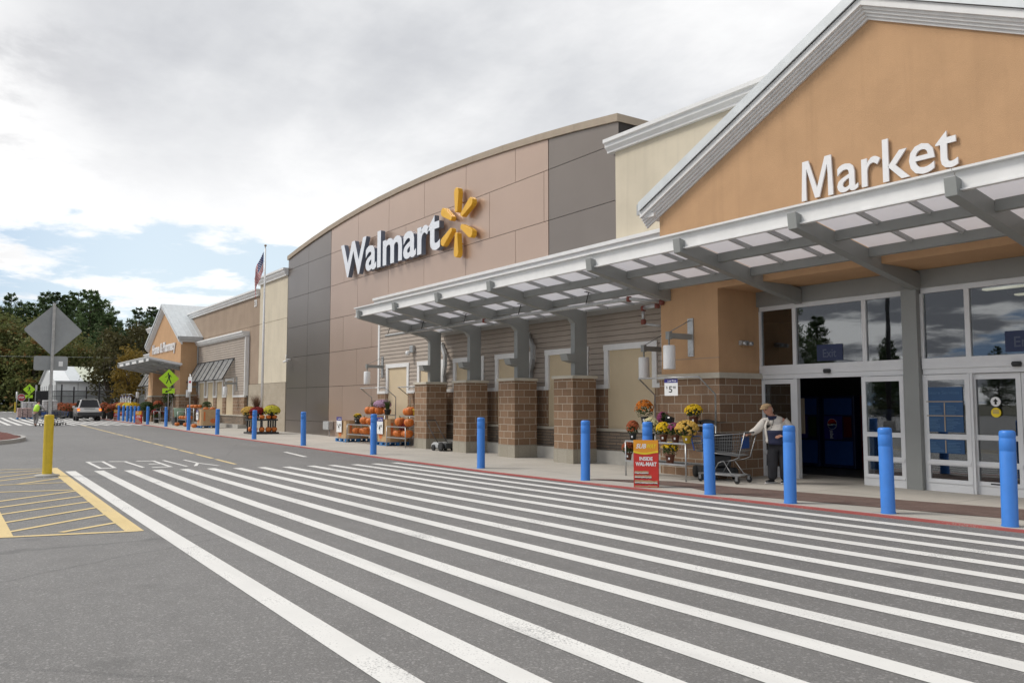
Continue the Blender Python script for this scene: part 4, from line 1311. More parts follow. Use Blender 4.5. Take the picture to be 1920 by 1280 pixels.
def ped_sign(x, y, zc, half, label, z0, ang=R(78), face=1):
    rt = thing('pedestrian_sign', label, 'sign', (x, y, gz(x)), 0, 'yellow-green pedestrian crossing signs')
    g = MB(); g.tube([(x, y, z0), (x, y, zc - .2 + half * .9)], .03, 8); g.build('pole', 'galvanised', rt)
    c = Vector((x, y, zc)); k = half
    g = MB(); t, nrm = plate(g, c, ang, k * .72, k * .72, .05 * k, .006, R(45)); 
    o_ = nrm * .04
    g.v = [tuple(Vector(p) + o_) for p in g.v]
    dp = g.build('diamond_plate', 'lime_sign', rt)
    g = MB(); plate(g, c - Vector((0, 0, half * 1.30)), ang, k * .62, k * .27, .02, .006); g.v = [tuple(Vector(p) + o_) for p in g.v]
    lp = g.build('arrow_plate', 'lime_sign', rt)
    def put(mb, polys, org, sc, par, nm):
        for poly in polys:
            vs = [org + o_ + nrm * .004 + t * (p * sc) + Vector((0, 0, q * sc)) for p, q in poly]
            mb.add(vs, [tuple(range(len(vs)))])
        mb.build(nm, 'ink_black', par)
    man = [[(math.cos(a) * .075 - .06, .50 + .085 * math.sin(a)) for a in [R(30 * i) for i in range(12)]],
           [(-.10, .40), (.10, .40), (.14, .32), (.09, .02), (-.09, .02), (-.06, .26)],
           [(.09, .02), (.27, -.48), (.20, -.52), (.0, -.05), (-.05, .02)],
           [(-.09, .02), (-.02, -.12), (-.20, -.50), (-.27, -.48), (-.12, -.10)],
           [(-.10, .40), (-.12, .28), (-.24, .17), (-.36, .13), (-.36, .18), (-.22, .23), (-.12, .36)],
           [(.10, .40), (.20, .28), (.24, .12), (.21, .10), (.17, .24), (.10, .32)]]
    g = MB(); put(g, man, c, k * 1.05, dp, 'walking_figure')
    arrow = [[(-.30, -.17), (-.02, -.16), (-.10, -.08), (.30, .12), (.26, .19), (-.14, -.01), (-.20, .07)]]
    g = MB(); put(g, arrow, c - Vector((0, 0, half * 1.30)), k * 1.15, lp, 'arrow')
    return rt
ped_sign(-56.5, 11.92, 3.24, .60, 'yellow-green pedestrian diamond with arrow, in front of the distant entrance', 1.25)
ped_sign(-98.2, 7.24, 3.1, .55, 'tiny yellow-green pedestrian diamond far off, near the stop sign', gz(-98))

rt = thing('no_parking_sign', 'narrow white no-parking sign edge-on on a tall grey post', 'sign', (-49.06, 11.5, gz(-49)))
g = MB(); g.tube([(-49.06, 11.5, 1.2), (-49.06, 11.5, 3.3)], .035, 8); g.build('pole', 'galvanised', rt)
g = MB(); plate(g, (-49.0, 11.47, 2.72), R(25), .16, .42, .02, .006); g.build('sign_plate', 'sign_white', rt)
g = MB(); plate(g, (-49.0, 11.462, 2.86), R(25), .10, .06, .02, .006); g.build('print', 'stop_red', rt)

rt = thing('stop_sign', 'small distant red stop sign on a grey post', 'sign', (-110.3, 7.38, gz(-110)))
SX, SY, SZ = -110.3, 7.38, 2.35
g = MB(); g.tube([(SX, SY, gz(SX)), (SX, SY, SZ + .2)], .04, 6); g.build('pole', 'galvanised', rt)
def octa(r, off, nm, mat):
    g = MB()
    vs = [(SX + .05 + off, SY + r * math.cos(R(22.5 + 45 * k)), SZ + r * math.sin(R(22.5 + 45 * k))) for k in range(8)]
    g.add(vs, [tuple(range(8))]); return g.build(nm, mat, rt)
octa(.44, 0, 'border', 'sign_white'); o = octa(.40, .004, 'sign_plate', 'stop_red')
g = MB(); text_mb(None, 'STOP', -.27, .27, -.13, .13, 0, 0, bold=.02, into=g)
g.v = [(SX + .06, SY + p[0], SZ + p[2]) for p in g.v]
g.build('letters', 'sign_white', o)
rt = thing('sign_pole', 'thin bare grey pole beside the distant stop sign', 'pole', (-116.4, 7.3, gz(-116)))
g = MB(); g.tube([(-116.4, 7.3, gz(-116)), (-116.4, 7.3, 3.1)], .05, 6); g.box((-116.44, 7.18, 2.3), (-116.4, 7.42, 3.1)); g.build('pole', 'galvanised', rt)

# ------------------------------------------------------------------ flagpole
FX, FY = -42.02, 13.36
rt = thing('flagpole', 'white flagpole by the cream wall flying a small drooping flag', 'flagpole', (FX, FY, gz(FX)))
g = MB(); g.tube([(FX, FY, .05), (FX, FY, 9.6)], [.075, .04], 12); g.build('pole', 'white_plastic', rt)
g = MB(); g.lathe([(.005, -.06), (.05, -.045), (.07, 0), (.05, .045), (.005, .06)], (FX, FY, 9.74), 10); g.tube([(FX, FY, 9.58), (FX, FY, 9.69)], .02, 6); g.build('finial', 'tan_cap', rt)
M('flag_red', (0.55, 0.03, 0.045), .8); M('flag_white', (0.75, 0.74, 0.72), .8); M('flag_blue', (0.03, 0.05, 0.20), .8)
g = MB()
NU, NV = 26, 26
def flag_p(u, v):
    """u along the fly 0..1, v down the hoist 0..1: the cloth hangs almost straight down, folded"""
    hoist = Vector((FX, FY - .06, 9.42 - 1.0 * v))
    fold = math.sin(u * 8.5) * .20 * (0.35 + .65 * u)
    out = .60 * (1 - math.exp(-1.6 * u)) * (1 - .15 * v) + fold * .4
    x = -.25 * out + fold * .75
    y = -out * .80 + fold * .35
    return hoist + Vector((x - .20 * u, y - .02, -1.50 * u + .10 * u * u - .10 * fold))
vs = [flag_p(i / NU, j / NV) for i in range(NU + 1) for j in range(NV + 1)]
g.v = [tuple(p) for p in vs]
for i in range(NU):
    for j in range(NV):
        a = i * (NV + 1) + j
        g.f.append([a, a + 1, a + NV + 2, a + NV + 1]); g.sm.append(True)
        st = j * 13 // NV
        g.mi.append(2 if (i < NU * .4 and st < 7) else (0 if st % 2 == 0 else 1))
fl = g.build('flag', ['flag_red', 'flag_white', 'flag_blue'], rt)
g = MB()
for r_ in range(9):
    for c_ in range(6 if r_ % 2 == 0 else 5):
        u = (c_ + (.5 if r_ % 2 == 0 else 1)) / 6 * .4; v = (r_ + .5) / 9 * 7 / 13
        p = flag_p(u, v) + Vector((.004, -.006, 0))
        g.add([p + Vector((.02 * math.cos(R(90 + 72 * k)), .006 * math.cos(R(90 + 72 * k)), .03 * math.sin(R(90 + 72 * k)))) for k in range(5)], [(0, 1, 2, 3, 4)])
g.build('stars', 'flag_white', fl)

# ------------------------------------------------------------------ pumpkins, potted mums, display stands
def pumpkin_mesh(seed):
    r_ = random.Random(seed)
    g = MB()
    lobes = 10
    n = 40
    prof = [(.02, .155), (.05, .128), (.10, .02 + .135), (.145, .215), (.168, .15), (.165, .10), (.13, .04), (.07, .008), (.02, .02)]
    prof = [(.02, .03), (.07, .006), (.125, .03), (.162, .085), (.172, .135), (.155, .19), (.115, .228), (.06, .238), (.02, .222)]
    g.lathe(prof, (0, 0, 0), n, sq=lambda a: 1 - .075 * (abs(math.cos(a * lobes / 2)) ** 6) + .02 * math.sin(2 * a + seed))
    o = g.build('pumpkin', 'pumpkin', w=False, loc=(0, 0, 0))
    s = MB(); s.cur = 0
    s.tube([(0, 0, .215), (.008, .004, .255), (.035 * r_.choice([-1, 1]), .012, .295)], [.026, .016, .014], 7)
    s.build('stem', 'stem', o, w=False)
    return o
PK = []
def pumpkin(x, y, z, r, label, tilt=0.0, group='orange pumpkins on the display stands', sq=1.0):
    if len(PK) < 3:
        o = pumpkin_mesh(len(PK)); PK.append(o)
    else:
        o = dup(PK[rnd.randrange(3)])
    k = r / .17
    o.location = (x, y, z)
    o.scale = (k, k, k * sq)
    o.rotation_euler = (tilt * rnd.uniform(-.5, .5), tilt, rnd.uniform(0, 6))
    tag(o, label, 'pumpkin', group)
    return o

def leaf_ball(g, c, rx, ry, rz, n, size, seed, flat=False, low=-.35, shell=.55):
    r_ = random.Random(seed)
    for _ in range(n):
        while True:
            v = Vector((r_.gauss(0, 1), r_.gauss(0, 1), r_.gauss(0, 1))).normalized()
            if v.z > low:
                break
        d = shell + (1 - shell) * r_.random() ** .6
        p = Vector((c[0] + v.x * rx * d, c[1] + v.y * ry * d, c[2] + v.z * rz * d))
        t = Vector((r_.gauss(0, 1), r_.gauss(0, 1), r_.gauss(0, 1)))
        if flat:
            t = v.cross(t).normalized()
            b = v.cross(t).normalized()
        else:
            t.normalize(); b = t.cross(v + Vector((.3, .1, .2))).normalized()
        s = size * r_.uniform(.6, 1.3)
        g.add([p - t * s, p - b * s * .5, p + t * s, p + b * s * .5], [(0, 1, 2, 3)])
mat_leaf('mum_green', (0.035, 0.065, 0.018), (0.075, 0.115, 0.035), None, .3, .2)
mat_leaf('grass_green', (0.05, 0.09, 0.03), (0.10, 0.14, 0.05), None, .3, .2)
for nm, a, b in [('bloom_yellow', (.72, .43, .01), (.80, .60, .03)), ('bloom_lemon', (.62, .56, .03), (.72, .66, .10)), ('bloom_gold', (.60, .36, .05), (.75, .50, .14)), ('bloom_orange', (.50, .13, .015), (.68, .24, .03)),
                 ('bloom_red', (.18, .012, .015), (.34, .03, .03)), ('bloom_purple', (.20, .035, .11), (.34, .08, .18)), ('bloom_lilac', (.46, .26, .42), (.62, .42, .56)), ('bloom_cream', (.52, .48, .26), (.70, .66, .42)),
                 ('grass_brown', (.13, .07, .045), (.22, .13, .08)), ('bloom_rust', (.30, .07, .03), (.45, .13, .05))]:
    mat_leaf(nm, a, b, None, .25, .1)

def mum(x, y, z, r, h, label, bloom, pot='terracotta', pr=.085, ph=.16, cover=.5, group='potted chrysanthemums for sale', nb=170, tagp=True, seed=None):
    """potted chrysanthemum: pot, leafy dome, blossoms on top"""
    seed = seed if seed is not None else int(abs(x * 97 + y * 31 + z * 57) * 10) % 9999
    rt = thing('potted_mum', label, 'plant', (x, y, z), 0, group)
    g = MB(); g.lathe([(pr * .74, 0), (pr * .98, ph * .86), (pr * 1.08, ph * .87), (pr * 1.08, ph), (pr * .95, ph), (pr * .9, ph * .8)], (x, y, z), 18)
    o = g.build('pot', pot, rt)
    if tagp:
        t = MB(); t.cbox((x + pr * .55, y - pr * .86, z + ph * .55), (.035, .006, .045), Matrix.Rotation(R(30), 3, 'Z')); t.build('price_tag', 'sign_white', o)
    g = MB(); cz = z + ph + h * .38
    leaf_ball(g, (x, y, cz), r * .95, r * .95, h * .58, int(420 * max(1, min(2, r / .25))), .022 * max(1.0, r / .22), seed, shell=.35, low=-.75)
    g.build('foliage', 'mum_green', rt)
    g = MB(); r_ = random.Random(seed + 5)
    for _ in range(nb):
        while True:
            v = Vector((r_.gauss(0, 1), r_.gauss(0, 1), r_.gauss(0, 1))).normalized()
            if v.z > cover:
                break
            if v.z > cover - .5 and r_.random() < .22:
                break
        p = Vector((x + v.x * r, y + v.y * r, cz + v.z * h * .62))
        s = r_.uniform(.016, .028) * max(1.0, r / .19)
        t = v.orthogonal().normalized(); b = v.cross(t)
        n = 7
        g.add([p + v * s * .6] + [p + (t * math.cos(2 * math.pi * k / n) + b * math.sin(2 * math.pi * k / n)) * s * (1.15 if k % 2 else .9) for k in range(n)],
              [(0, k + 1, (k + 1) % n + 1) for k in range(n)])
    g.build('blossoms', bloom, rt)
    return rt
def grass_plant(x, y, z, h, label, col, pot='pot_black', pr=.08, ph=.15, n=160, spread=.5, group='potted ornamental grasses'):
    rt = thing('potted_grass', label, 'plant', (x, y, z), 0, group)
    g = MB(); g.lathe([(pr * .74, 0), (pr * .98, ph * .86), (pr * 1.08, ph * .87), (pr * 1.08, ph), (pr * .9, ph * .8)], (x, y, z), 16); g.build('pot', pot, rt)
    g = MB(); r_ = random.Random(int(x * 131) % 977)
    for _ in range(n):
        a = r_.uniform(0, 6.28); q = r_.random() ** .7 * spread; hh = h * r_.uniform(.6, 1.05)
        d = Vector((math.cos(a), math.sin(a), 0)); s = Vector((-d.y, d.x, 0)) * r_.uniform(.003, .006)
        b = Vector((x, y, z + ph)) + d * r_.uniform(0, pr * .6)
        pts = [b + d * (q * hh * t * t) + Vector((0, 0, hh * (t - .18 * t * t * q))) for t in (0, .4, .75, 1)]
        for p, q2, w0, w1 in zip(pts, pts[1:], (1, .9, .6), (.9, .6, .15)):
            g.add([p - s * w0, p + s * w0, q2 + s * w1, q2 - s * w1], [(0, 1, 2, 3)])
    g.build('blades', col, rt)
    return rt

def stand(x0, x1, yf, ym, yb, zs, label, hoop=True):
    """tiered display stand of grey tube: bottom, middle and top shelves, sign hoop at the back"""
    gz0 = gz(x0) + .024
    rt = thing('display_stand', label, 'shelf', ((x0 + x1) / 2, (yf + yb) / 2, gz0))
    zb, zm, zt = zs
    for x in (x0, x1):
        for y, h in ((yf, zm), (ym, zt), (yb, zt)):
            g = MB(); g.tube([(x, y, gz0), (x, y, gz0 + h)], .018, 8); g.build('leg', 'galvanised', rt)
    def sh(y0, y1, z, nm):
        g = MB()
        for y in (y0, y1):
            g.bar((x0, y, gz0 + z), (x1, y, gz0 + z), .035, .035)
        n = int((x1 - x0) / .07)
        for i in range(1, n):
            xx = x0 + (x1 - x0) * i / n
            g.bar((xx, y0, gz0 + z), (xx, y1, gz0 + z), .008, .008)
        g.build(nm, 'galvanised', rt)
    sh(yf, ym, zb, 'shelf'); sh(yf, ym, zm, 'shelf'); sh(ym, yb, zt, 'shelf')
    if hoop:
        g = MB()
        g.tube([(x0, yb, gz0 + zt), (x0, yb, gz0 + 1.80), (x0, yb - .50, gz0 + 2.17), (x1, yb - .50, gz0 + 2.17), (x1, yb, gz0 + 1.80), (x1, yb, gz0 + zt)], .02, 8)
        g.build('sign_hoop', 'galvanised', rt)
    return rt

# flower stand by the Market doors
stand(-14.05, -12.22, 12.70, 13.30, 13.62, (.33, .77, 1.14), 'grey tube flower stand holding potted mums beside the orange pier')
mum(-13.98, 12.86, .80, 0.146, 0.288, 'rust mum in dark pot half behind a blue bollard, middle shelf of the flower stand', 'bloom_rust', 'pot_black', cover=.2)
mum(-13.46, 12.92, .80, 0.195, 0.360, 'cream flowered mum in black pot behind the blue bollard, on the flower stand', 'bloom_cream', 'pot_black', cover=.2)
mum(-13.06, 12.90, .80, 0.159, 0.264, 'bright yellow mum in brown pot on the middle shelf of the flower stand', 'bloom_yellow', cover=.25, nb=230)
mum(-12.72, 12.92, .80, 0.171, 0.264, 'faded purple mum with few flowers between two yellow mums', 'bloom_purple', cover=.3, nb=70)
mum(-12.33, 12.86, .80, 0.244, 0.312, 'large gold mum in a yellow pot at the right end of the middle shelf', 'bloom_gold', 'pot_yellow', pr=.10, cover=.1, nb=260)
mum(-14.12, 12.84, .36, 0.146, 0.240, 'small rust mum on the bottom shelf left of the red sandwich sign', 'bloom_rust', cover=.3)
mum(-12.83, 12.86, .36, 0.195, 0.264, 'gold mum in terracotta pot alone on the bottom shelf right of the sandwich sign', 'bloom_yellow', pr=.10, ph=.19, cover=.3, nb=90)
mum(-14.17, 13.40, 1.17, 0.220, 0.384, 'tall orange mum highest at the left end of the flower stand', 'bloom_orange', 'pot_black', cover=.4)
mum(-12.66, 13.42, 1.17, 0.195, 0.264, 'yellow mum in terracotta pot alone at the right of the top shelf', 'bloom_yellow', pr=.10, ph=.18, cover=.25, nb=200)
tp = mum(0, 0, 0, .15, .22, 'purple mum tipped over on its side, black pot pointing right', 'bloom_purple', 'pot_black', cover=.1)
tp.location = (-13.30, 13.45, 1.26); tp.rotation_euler = (0, R(-82), R(20))
def price_sign(x, y, z, w, h, label, price, ang=0.0, group=None, pole=None):
    rt = thing('price_sign', label, 'sign', (x, y, z))
    g = MB(); g.box((x - w / 2, y, z), (x + w / 2, y + .006, z + h)); g.build('card', 'sign_white', rt)
    g = MB(); g.box((x - w / 2, y - .002, z + h * .76), (x + w / 2, y - .0005, z + h)); hd = g.build('header', 'sign_navy', rt)
    g = MB(); text_mb(None, 'Low Price', x - w * .24, x + w * .40, z + h * .82, z + h * .93, y - .004, 0, bold=.015, into=g); g.build('heading', 'sign_white', hd)
    g = MB()
    text_mb(None, price[0], x - w * .16, x + w * .10, z + h * .18, z + h * .56, y - .004, 0, bold=.01, into=g)
    text_mb(None, price[1], x + w * .14, x + w * .36, z + h * .40, z + h * .56, y - .004, 0, into=g)
    text_mb(None, '$', x - w * .36, x - w * .26, z + h * .40, z + h * .56, y - .004, 0, into=g)
    g.build('price', 'ink_black', rt)
    rt.rotation_euler = (0, 0, ang)
    return rt
price_sign(-13.05, 13.14, 1.80, .40, .37, 'white price card with navy heading hung from the flower stand hoop', ('5', '98'))

# sandwich boards
def sandwich(x, y, ang, label, dist=False):
    rt = thing('sandwich_sign', label, 'sign', (x, y, gz(x) + .027))
    W_, H_ = .47, .90
    z0 = gz(x) + .03
    g = MB(); g.box((x - W_ / 2, y - .006, z0), (x + W_ / 2, y + .006, z0 + H_)); b = g.build('front_panel', 'print_red', rt)
    g = MB(); g.box((x - W_ / 2, y + .11, z0), (x + W_ / 2, y + .122, z0 + H_ * .99), Matrix.Rotation(R(0), 3, 'X')); g.build('rear_panel', 'print_red', rt)
    g = MB(); g.bar((x - W_ / 2 + .02, y + .01, z0 + .3), (x - W_ / 2 + .02, y + .11, z0 + .3), .012); g.bar((x + W_ / 2 - .02, y + .01, z0 + .3), (x + W_ / 2 - .02, y + .11, z0 + .3), .012); g.box((x - W_ / 2, y + .008, z0 + H_ - .03), (x + W_ / 2, y + .11, z0 + H_ - .012)); g.build('brace', 'black_metal', rt)
    yy = y - .009
    g = MB()
    n = 14
    lo = [(x - W_ / 2 + W_ * i / n, z0 + H_ * (.715 + .022 * math.sin(i / n * 5.2 + 2.4))) for i in range(n + 1)]
    g.add([(p[0], yy, p[1]) for p in lo] + [(x + W_ / 2, yy, z0 + H_), (x - W_ / 2, yy, z0 + H_)], [tuple(range(n + 3))]); g.build('amber_field', 'print_amber', b)
    g = MB()
    hi = [(p[0], p[1] + .035) for p in lo]
    g.add([(p[0], yy - .002, p[1]) for p in lo] + [(p[0], yy - .002, p[1]) for p in hi], [(i, i + 1, n + 2 + i, n + 1 + i) for i in range(n)]); g.build('gold_wave', 'print_gold', b)
    def slant(mb):
        mb.v = [(p[0] + (p[2] - (z0 + H_ * .82)) * .25, p[1], p[2]) for p in mb.v]
    g = MB(); text_mb(None, 'SUB', x - W_ * .40, x + W_ * .0, z0 + H_ * .82, z0 + H_ * .92, yy - .003, 0, bold=.03, into=g); slant(g); g.build('word', 'sign_white', b)
    g = MB(); text_mb(None, 'WAY', x + W_ * .0, x + W_ * .40, z0 + H_ * .82, z0 + H_ * .92, yy - .003, 0, bold=.03, into=g); slant(g); g.build('word', 'print_gold', b)
    g = MB(); text_mb(None, 'INSIDE', x - W_ * .26, x + W_ * .28, z0 + H_ * .565, z0 + H_ * .645, yy - .003, 0, bold=.04, into=g)
    text_mb(None, 'WAL-MART', x - W_ * .42, x + W_ * .44, z0 + H_ * .45, z0 + H_ * .535, yy - .003, 0, bold=.04, into=g); g.build('word', 'sign_white', b)
    # printed sandwiches: layered strips
    r_ = random.Random(3)
    for k, (zc, wd) in enumerate([(.275, .56), (.185, .68), (.07, .92)]):
        x0 = x - W_ / 2 + .02
        for mat, dz, hh in [('cardboard', .045, .035), ('white_trim', .022, .022), ('mum_green', .008, .016), ('flag_red', -.014, .028), ('cardboard', -.04, .022)]:
            g = MB(); m = 16
            top = [(x0 + W_ * wd * i / m, z0 + H_ * zc + dz + hh / 2 + r_.uniform(-.006, .006)) for i in range(m + 1)]
            bot = [(p[0], p[1] - hh) for p in top]
            q = yy - .0025 - .0004 * k
            g.add([(p[0], q, p[1]) for p in top] + [(p[0], q, p[1]) for p in bot], [(i, i + 1, m + 2 + i, m + 1 + i) for i in range(m)])
            g.build('printed_sandwich', mat, b)
    rt.rotation_euler = (0, 0, ang)
    return rt
sb = sandwich(-11.80, 11.18, R(40), 'red and orange sandwich sign in front of the flower stand')
o = dup(sb, (-65.2, 11.75, gz(-65) + .027), R(48), 'small distant red sandwich sign, right of the close-set bollards')
o = dup(sb, (-77.0, 12.15, gz(-77) + .027), R(52), 'farthest red sandwich sign, left of the close-set bollards near the silver car')

# two pumpkin stands with cardboard bins on blue pallets
M('bin_inside', (0.20, 0.13, 0.07), .9)
def bin_box(x0, x1, y0, y1, h, label, sign_label, price, zp=.13):
    z0 = gz(x0) + .024
    rt = thing('cardboard_bin', label, 'bin', ((x0 + x1) / 2, (y0 + y1) / 2, z0 + zp))
    g = MB(); a = .10
    pts = [(x0 + a, y0), (x1 - a, y0), (x1, y0 + a), (x1, y1 - a), (x1 - a, y1), (x0 + a, y1), (x0, y1 - a), (x0, y0 + a)]
    n = len(pts)
    vs = [(p[0], p[1], z0 + zp) for p in pts] + [(p[0], p[1], z0 + zp + h) for p in pts]
    cx_, cy_ = (x0 + x1) / 2, (y0 + y1) / 2
    vs += [(cx_ + (p[0] - cx_) * .98, cy_ + (p[1] - cy_) * .98, z0 + zp + h) for p in pts] + [(cx_ + (p[0] - cx_) * .98, cy_ + (p[1] - cy_) * .98, z0 + zp + h - .25) for p in pts]
    g.add(vs, [tuple(range(n))[::-1]] + [(i, (i + 1) % n, n + (i + 1) % n, n + i) for i in range(n)] + [(n + i, n + (i + 1) % n, 2 * n + (i + 1) % n, 2 * n + i) for i in range(n)]
          + [(2 * n + i, 2 * n + (i + 1) % n, 3 * n + (i + 1) % n, 3 * n + i) for i in range(n)] + [tuple(range(3 * n, 4 * n))])
    bx = g.build('box', 'cardboard', rt)
    g = MB()
    r_ = random.Random(int(x0 * 10))
    def blob(cx, cz, rx, rz, face):
        m = 18
        pts = [(rx * math.cos(2 * math.pi * k / m) * (1 + .06 * math.sin(5 * k)), rz * math.sin(2 * math.pi * k / m)) for k in range(m)]
        if face == 'y':
            g.add([(cx + p, y0 - .004, cz + q) for p, q in pts], [tuple(range(m))])
        else:
            g.build('pumpkin_print', 'print_orange', bx); g.v, g.f, g.mi, g.sm = [], [], [], []
            g.add([(x1 + .004, cx + p, cz + q) for p, q in pts], [tuple(range(m))])
    blob(x0 + (x1 - x0) * .35, z0 + zp + h * .33, .16, .17, 'y')
    blob(y0 + (y1 - y0) * .68, z0 + zp + h * .30, .17, .15, 'x')
    g.build('pumpkin_print', 'print_orange', bx); g = MB()
    g.box((x1 + .002, y0 + .12, z0 + zp + h * .30), (x1 + .005, y0 + .22, z0 + zp + h * .85))
    g.build('pumpkin_print', 'print_orange', bx)
    # pallet below
    pl = thing('pallet', label.split(' bin')[0].replace('cardboard', 'blue wooden pallet carrying the') + ' bin', 'pallet', ((x0 + x1) / 2, (y0 + y1) / 2, z0), 0, 'blue pallets')
    g = MB()
    for i in range(6):
        xx = x0 - .03 + (x1 - x0 + .06 - .12) * i / 5
        g.box((xx, y0 - .04, z0 + .105), (xx + .12, y1 + .04, z0 + .128))
    g.build('deck_boards', 'pallet_blue', pl)
    g = MB()
    for yy in (y0 - .04, (y0 + y1) / 2 - .05, y1 - .06):
        for xx in (x0 - .03, (x0 + x1) / 2 - .07, x1 - .11):
            g.box((xx, yy, z0 + .022), (xx + .14, yy + .1, z0 + .104))
    g.build('blocks', 'pallet_blue', pl)
    g = MB()
    for yy in (y0 - .04, (y0 + y1) / 2 - .05, y1 - .06):
        g.box((x0 - .03, yy, z0), (x1 + .03, yy + .1, z0 + .021))
    g.build('bottom_boards', 'pallet_blue', pl)
    if sign_label:
        price_sign(x0 + .38, y0 - .06, z0 + zp + h * .35, .52, .62, sign_label, price)
    return rt
bin_box(-32.6, -31.55, 13.5, 14.5, .72, 'cardboard bin printed with a pumpkin at the left end, behind the left stand', 'white price card with navy heading on the left cardboard bin', ('4', '88'))
bin_box(-29.0, -28.05, 13.62, 14.5, .84, 'cardboard bin printed with a pumpkin between the two pumpkin stands', 'white price card half behind a bollard, between the two pumpkin stands', ('4', '88'))
stand(-31.4, -29.2, 13.45, 14.05, 14.5, (.33, .72, 1.10), 'left pumpkin stand of grey tube, against the brown panels')
stand(-28.0, -26.5, 13.55, 14.1, 14.5, (.33, .72, 1.10), 'right pumpkin stand of grey tube, beside the first brick pillar')
GL = gz(-30) + .024
ords = ['first', 'second', 'third', 'fourth', 'fifth']
for i, (x, r) in enumerate([(-30.45, .17), (-30.02, .17), (-29.48, .20), (-28.95, .17)]):
    pumpkin(x - .65, 13.72 + .1 * (i % 2), GL + .35, r, '%s pumpkin from the left on the bottom shelf of the left stand' % ords[i])
for i, (x, r) in enumerate([(-29.72, .20), (-29.18, .18), (-28.75, .17)]):
    pumpkin(x - .65, 13.73, GL + .74, r, '%s pumpkin from the left on the middle shelf of the left stand' % ords[i])
for i, (x, r) in enumerate([(-30.45, .18), (-30.02, .18), (-29.42, .20), (-28.75, .15)]):
    pumpkin(x - .65, 14.24, GL + 1.12, r, '%s pumpkin from the left on the top shelf of the left stand' % ords[i], sq=1.2)
mum(-31.0, 13.72, GL + .74, .17, .20, 'yellow mum in grey pot on the middle shelf of the left pumpkin stand', 'bloom_yellow', 'pot_black', pr=.14, ph=.22, cover=.55, nb=90)
mum(-30.05, 14.34, GL + 1.36, .34, .28, 'lilac mum on the top shelf of the left pumpkin stand', 'bloom_lilac', 'pot_black', pr=.09, ph=.05, cover=-.1, nb=330, tagp=False)
grass_plant(-29.30, 14.2, GL + 1.12, .38, 'dark green grass in black pot at the right end of the left stand', 'grass_green', pr=.13, ph=.22, n=260)
grass_plant(-30.9, 14.36, GL + 1.12, .42, 'green grass behind the top left pumpkins of the left stand', 'grass_green', pr=.08, ph=.18)
GL = gz(-26.5) + .024
for i, (x, y, r) in enumerate([(-27.75, 13.85, .17), (-27.42, 13.74, .18), (-27.08, 13.86, .17), (-26.70, 13.76, .19)]):
    pumpkin(x, y, GL + .35, r, '%s pumpkin from the left on the bottom shelf of the right stand' % ords[i])
for i, (x, r) in enumerate([(-27.45, .20), (-26.75, .18)]):
    pumpkin(x, 13.82, GL + .74, r, '%s pumpkin on the middle shelf of the right stand' % ['left', 'right'][i], sq=1.1)
for i, (x, r) in enumerate([(-27.80, .17), (-27.52, .20), (-26.62, .17)]):
    pumpkin(x, 14.28, GL + 1.12, r, '%s pumpkin from the left on the top shelf of the right stand' % ords[i], sq=1.15)
grass_plant(-27.05, 14.26, GL + 1.12, .78, 'tall brown grass in a yellow pot on the top shelf of the right stand', 'grass_brown', 'pot_yellow', pr=.13, ph=.24, n=300, spread=.3)
def branches(x, y, z, label):
    rt = thing('dried_stalks', label, 'stalks', (x, y, z))
    g = MB(); r_ = random.Random(4)
    for _ in range(46):
        a = r_.uniform(-.5, .9)
        p = Vector((x + r_.uniform(-.25, .2), y + r_.uniform(-.1, .1), z))
        q = p + Vector((a * .45, r_.uniform(-.1, .1), r_.uniform(.2, .5)))
        g.tube([p, p.lerp(q, .5) + Vector((.03, 0, .03)), q], [.008, .006, .003], 5)
    g.build('stalks', 'bloom_red', rt)
branches(-27.1, 13.78, GL + .60, 'dark red dried stalks spilling over the middle shelf of the right stand')

# reel mower parked between the first two pillars
rt = thing('push_mower', 'black push mower with a grey deck, parked between the left pillars', 'mower', (-24.5, 13.95, gz(-24) + .024))
zb = gz(-24) + .024
g = MB(); g.smooth = True
g.prism([(-24.95, zb + .07), (-24.35, zb + .07), (-24.33, zb + .17), (-24.5, zb + .27), (-24.8, zb + .28), (-24.95, zb + .2)], 'y', 13.72, 14.2); g.build('deck', 'light_grey_steel', rt, bevel=.04)
for y in (13.70, 14.16):
    for x, r in ((-24.72, .10), (-24.22, .15)):
        g = MB(); g.lathe([(r * .55, -.03), (r, -.03), (r, .03), (r * .55, .03)], (0, 0, 0), 18); g.v = [(x + p[0], y + p[2], zb + r + p[1]) for p in g.v]; g.build('wheel', 'dark_rubber', rt)
g = MB(); g.box((-24.4, 13.76, zb + .10), (-24.0, 14.14, zb + .26)); g.build('reel_housing', 'black_plastic', rt, bevel=.03)
for y in (13.76, 14.12):
    g = MB(); g.tube([(-24.45, y, zb + .22), (-24.95, y - .02, zb + .62), (-25.35, y, zb + 1.0)], .013, 8); g.build('handle', 'black_metal', rt)
g = MB(); g.tube([(-25.35, 13.76, zb + 1.0), (-25.35, 14.12, zb + 1.0)], .016, 8); g.tube([(-24.95, 13.74, zb + .60), (-24.95, 14.10, zb + .60)], .009, 6); g.build('crossbar', 'black_metal', rt)

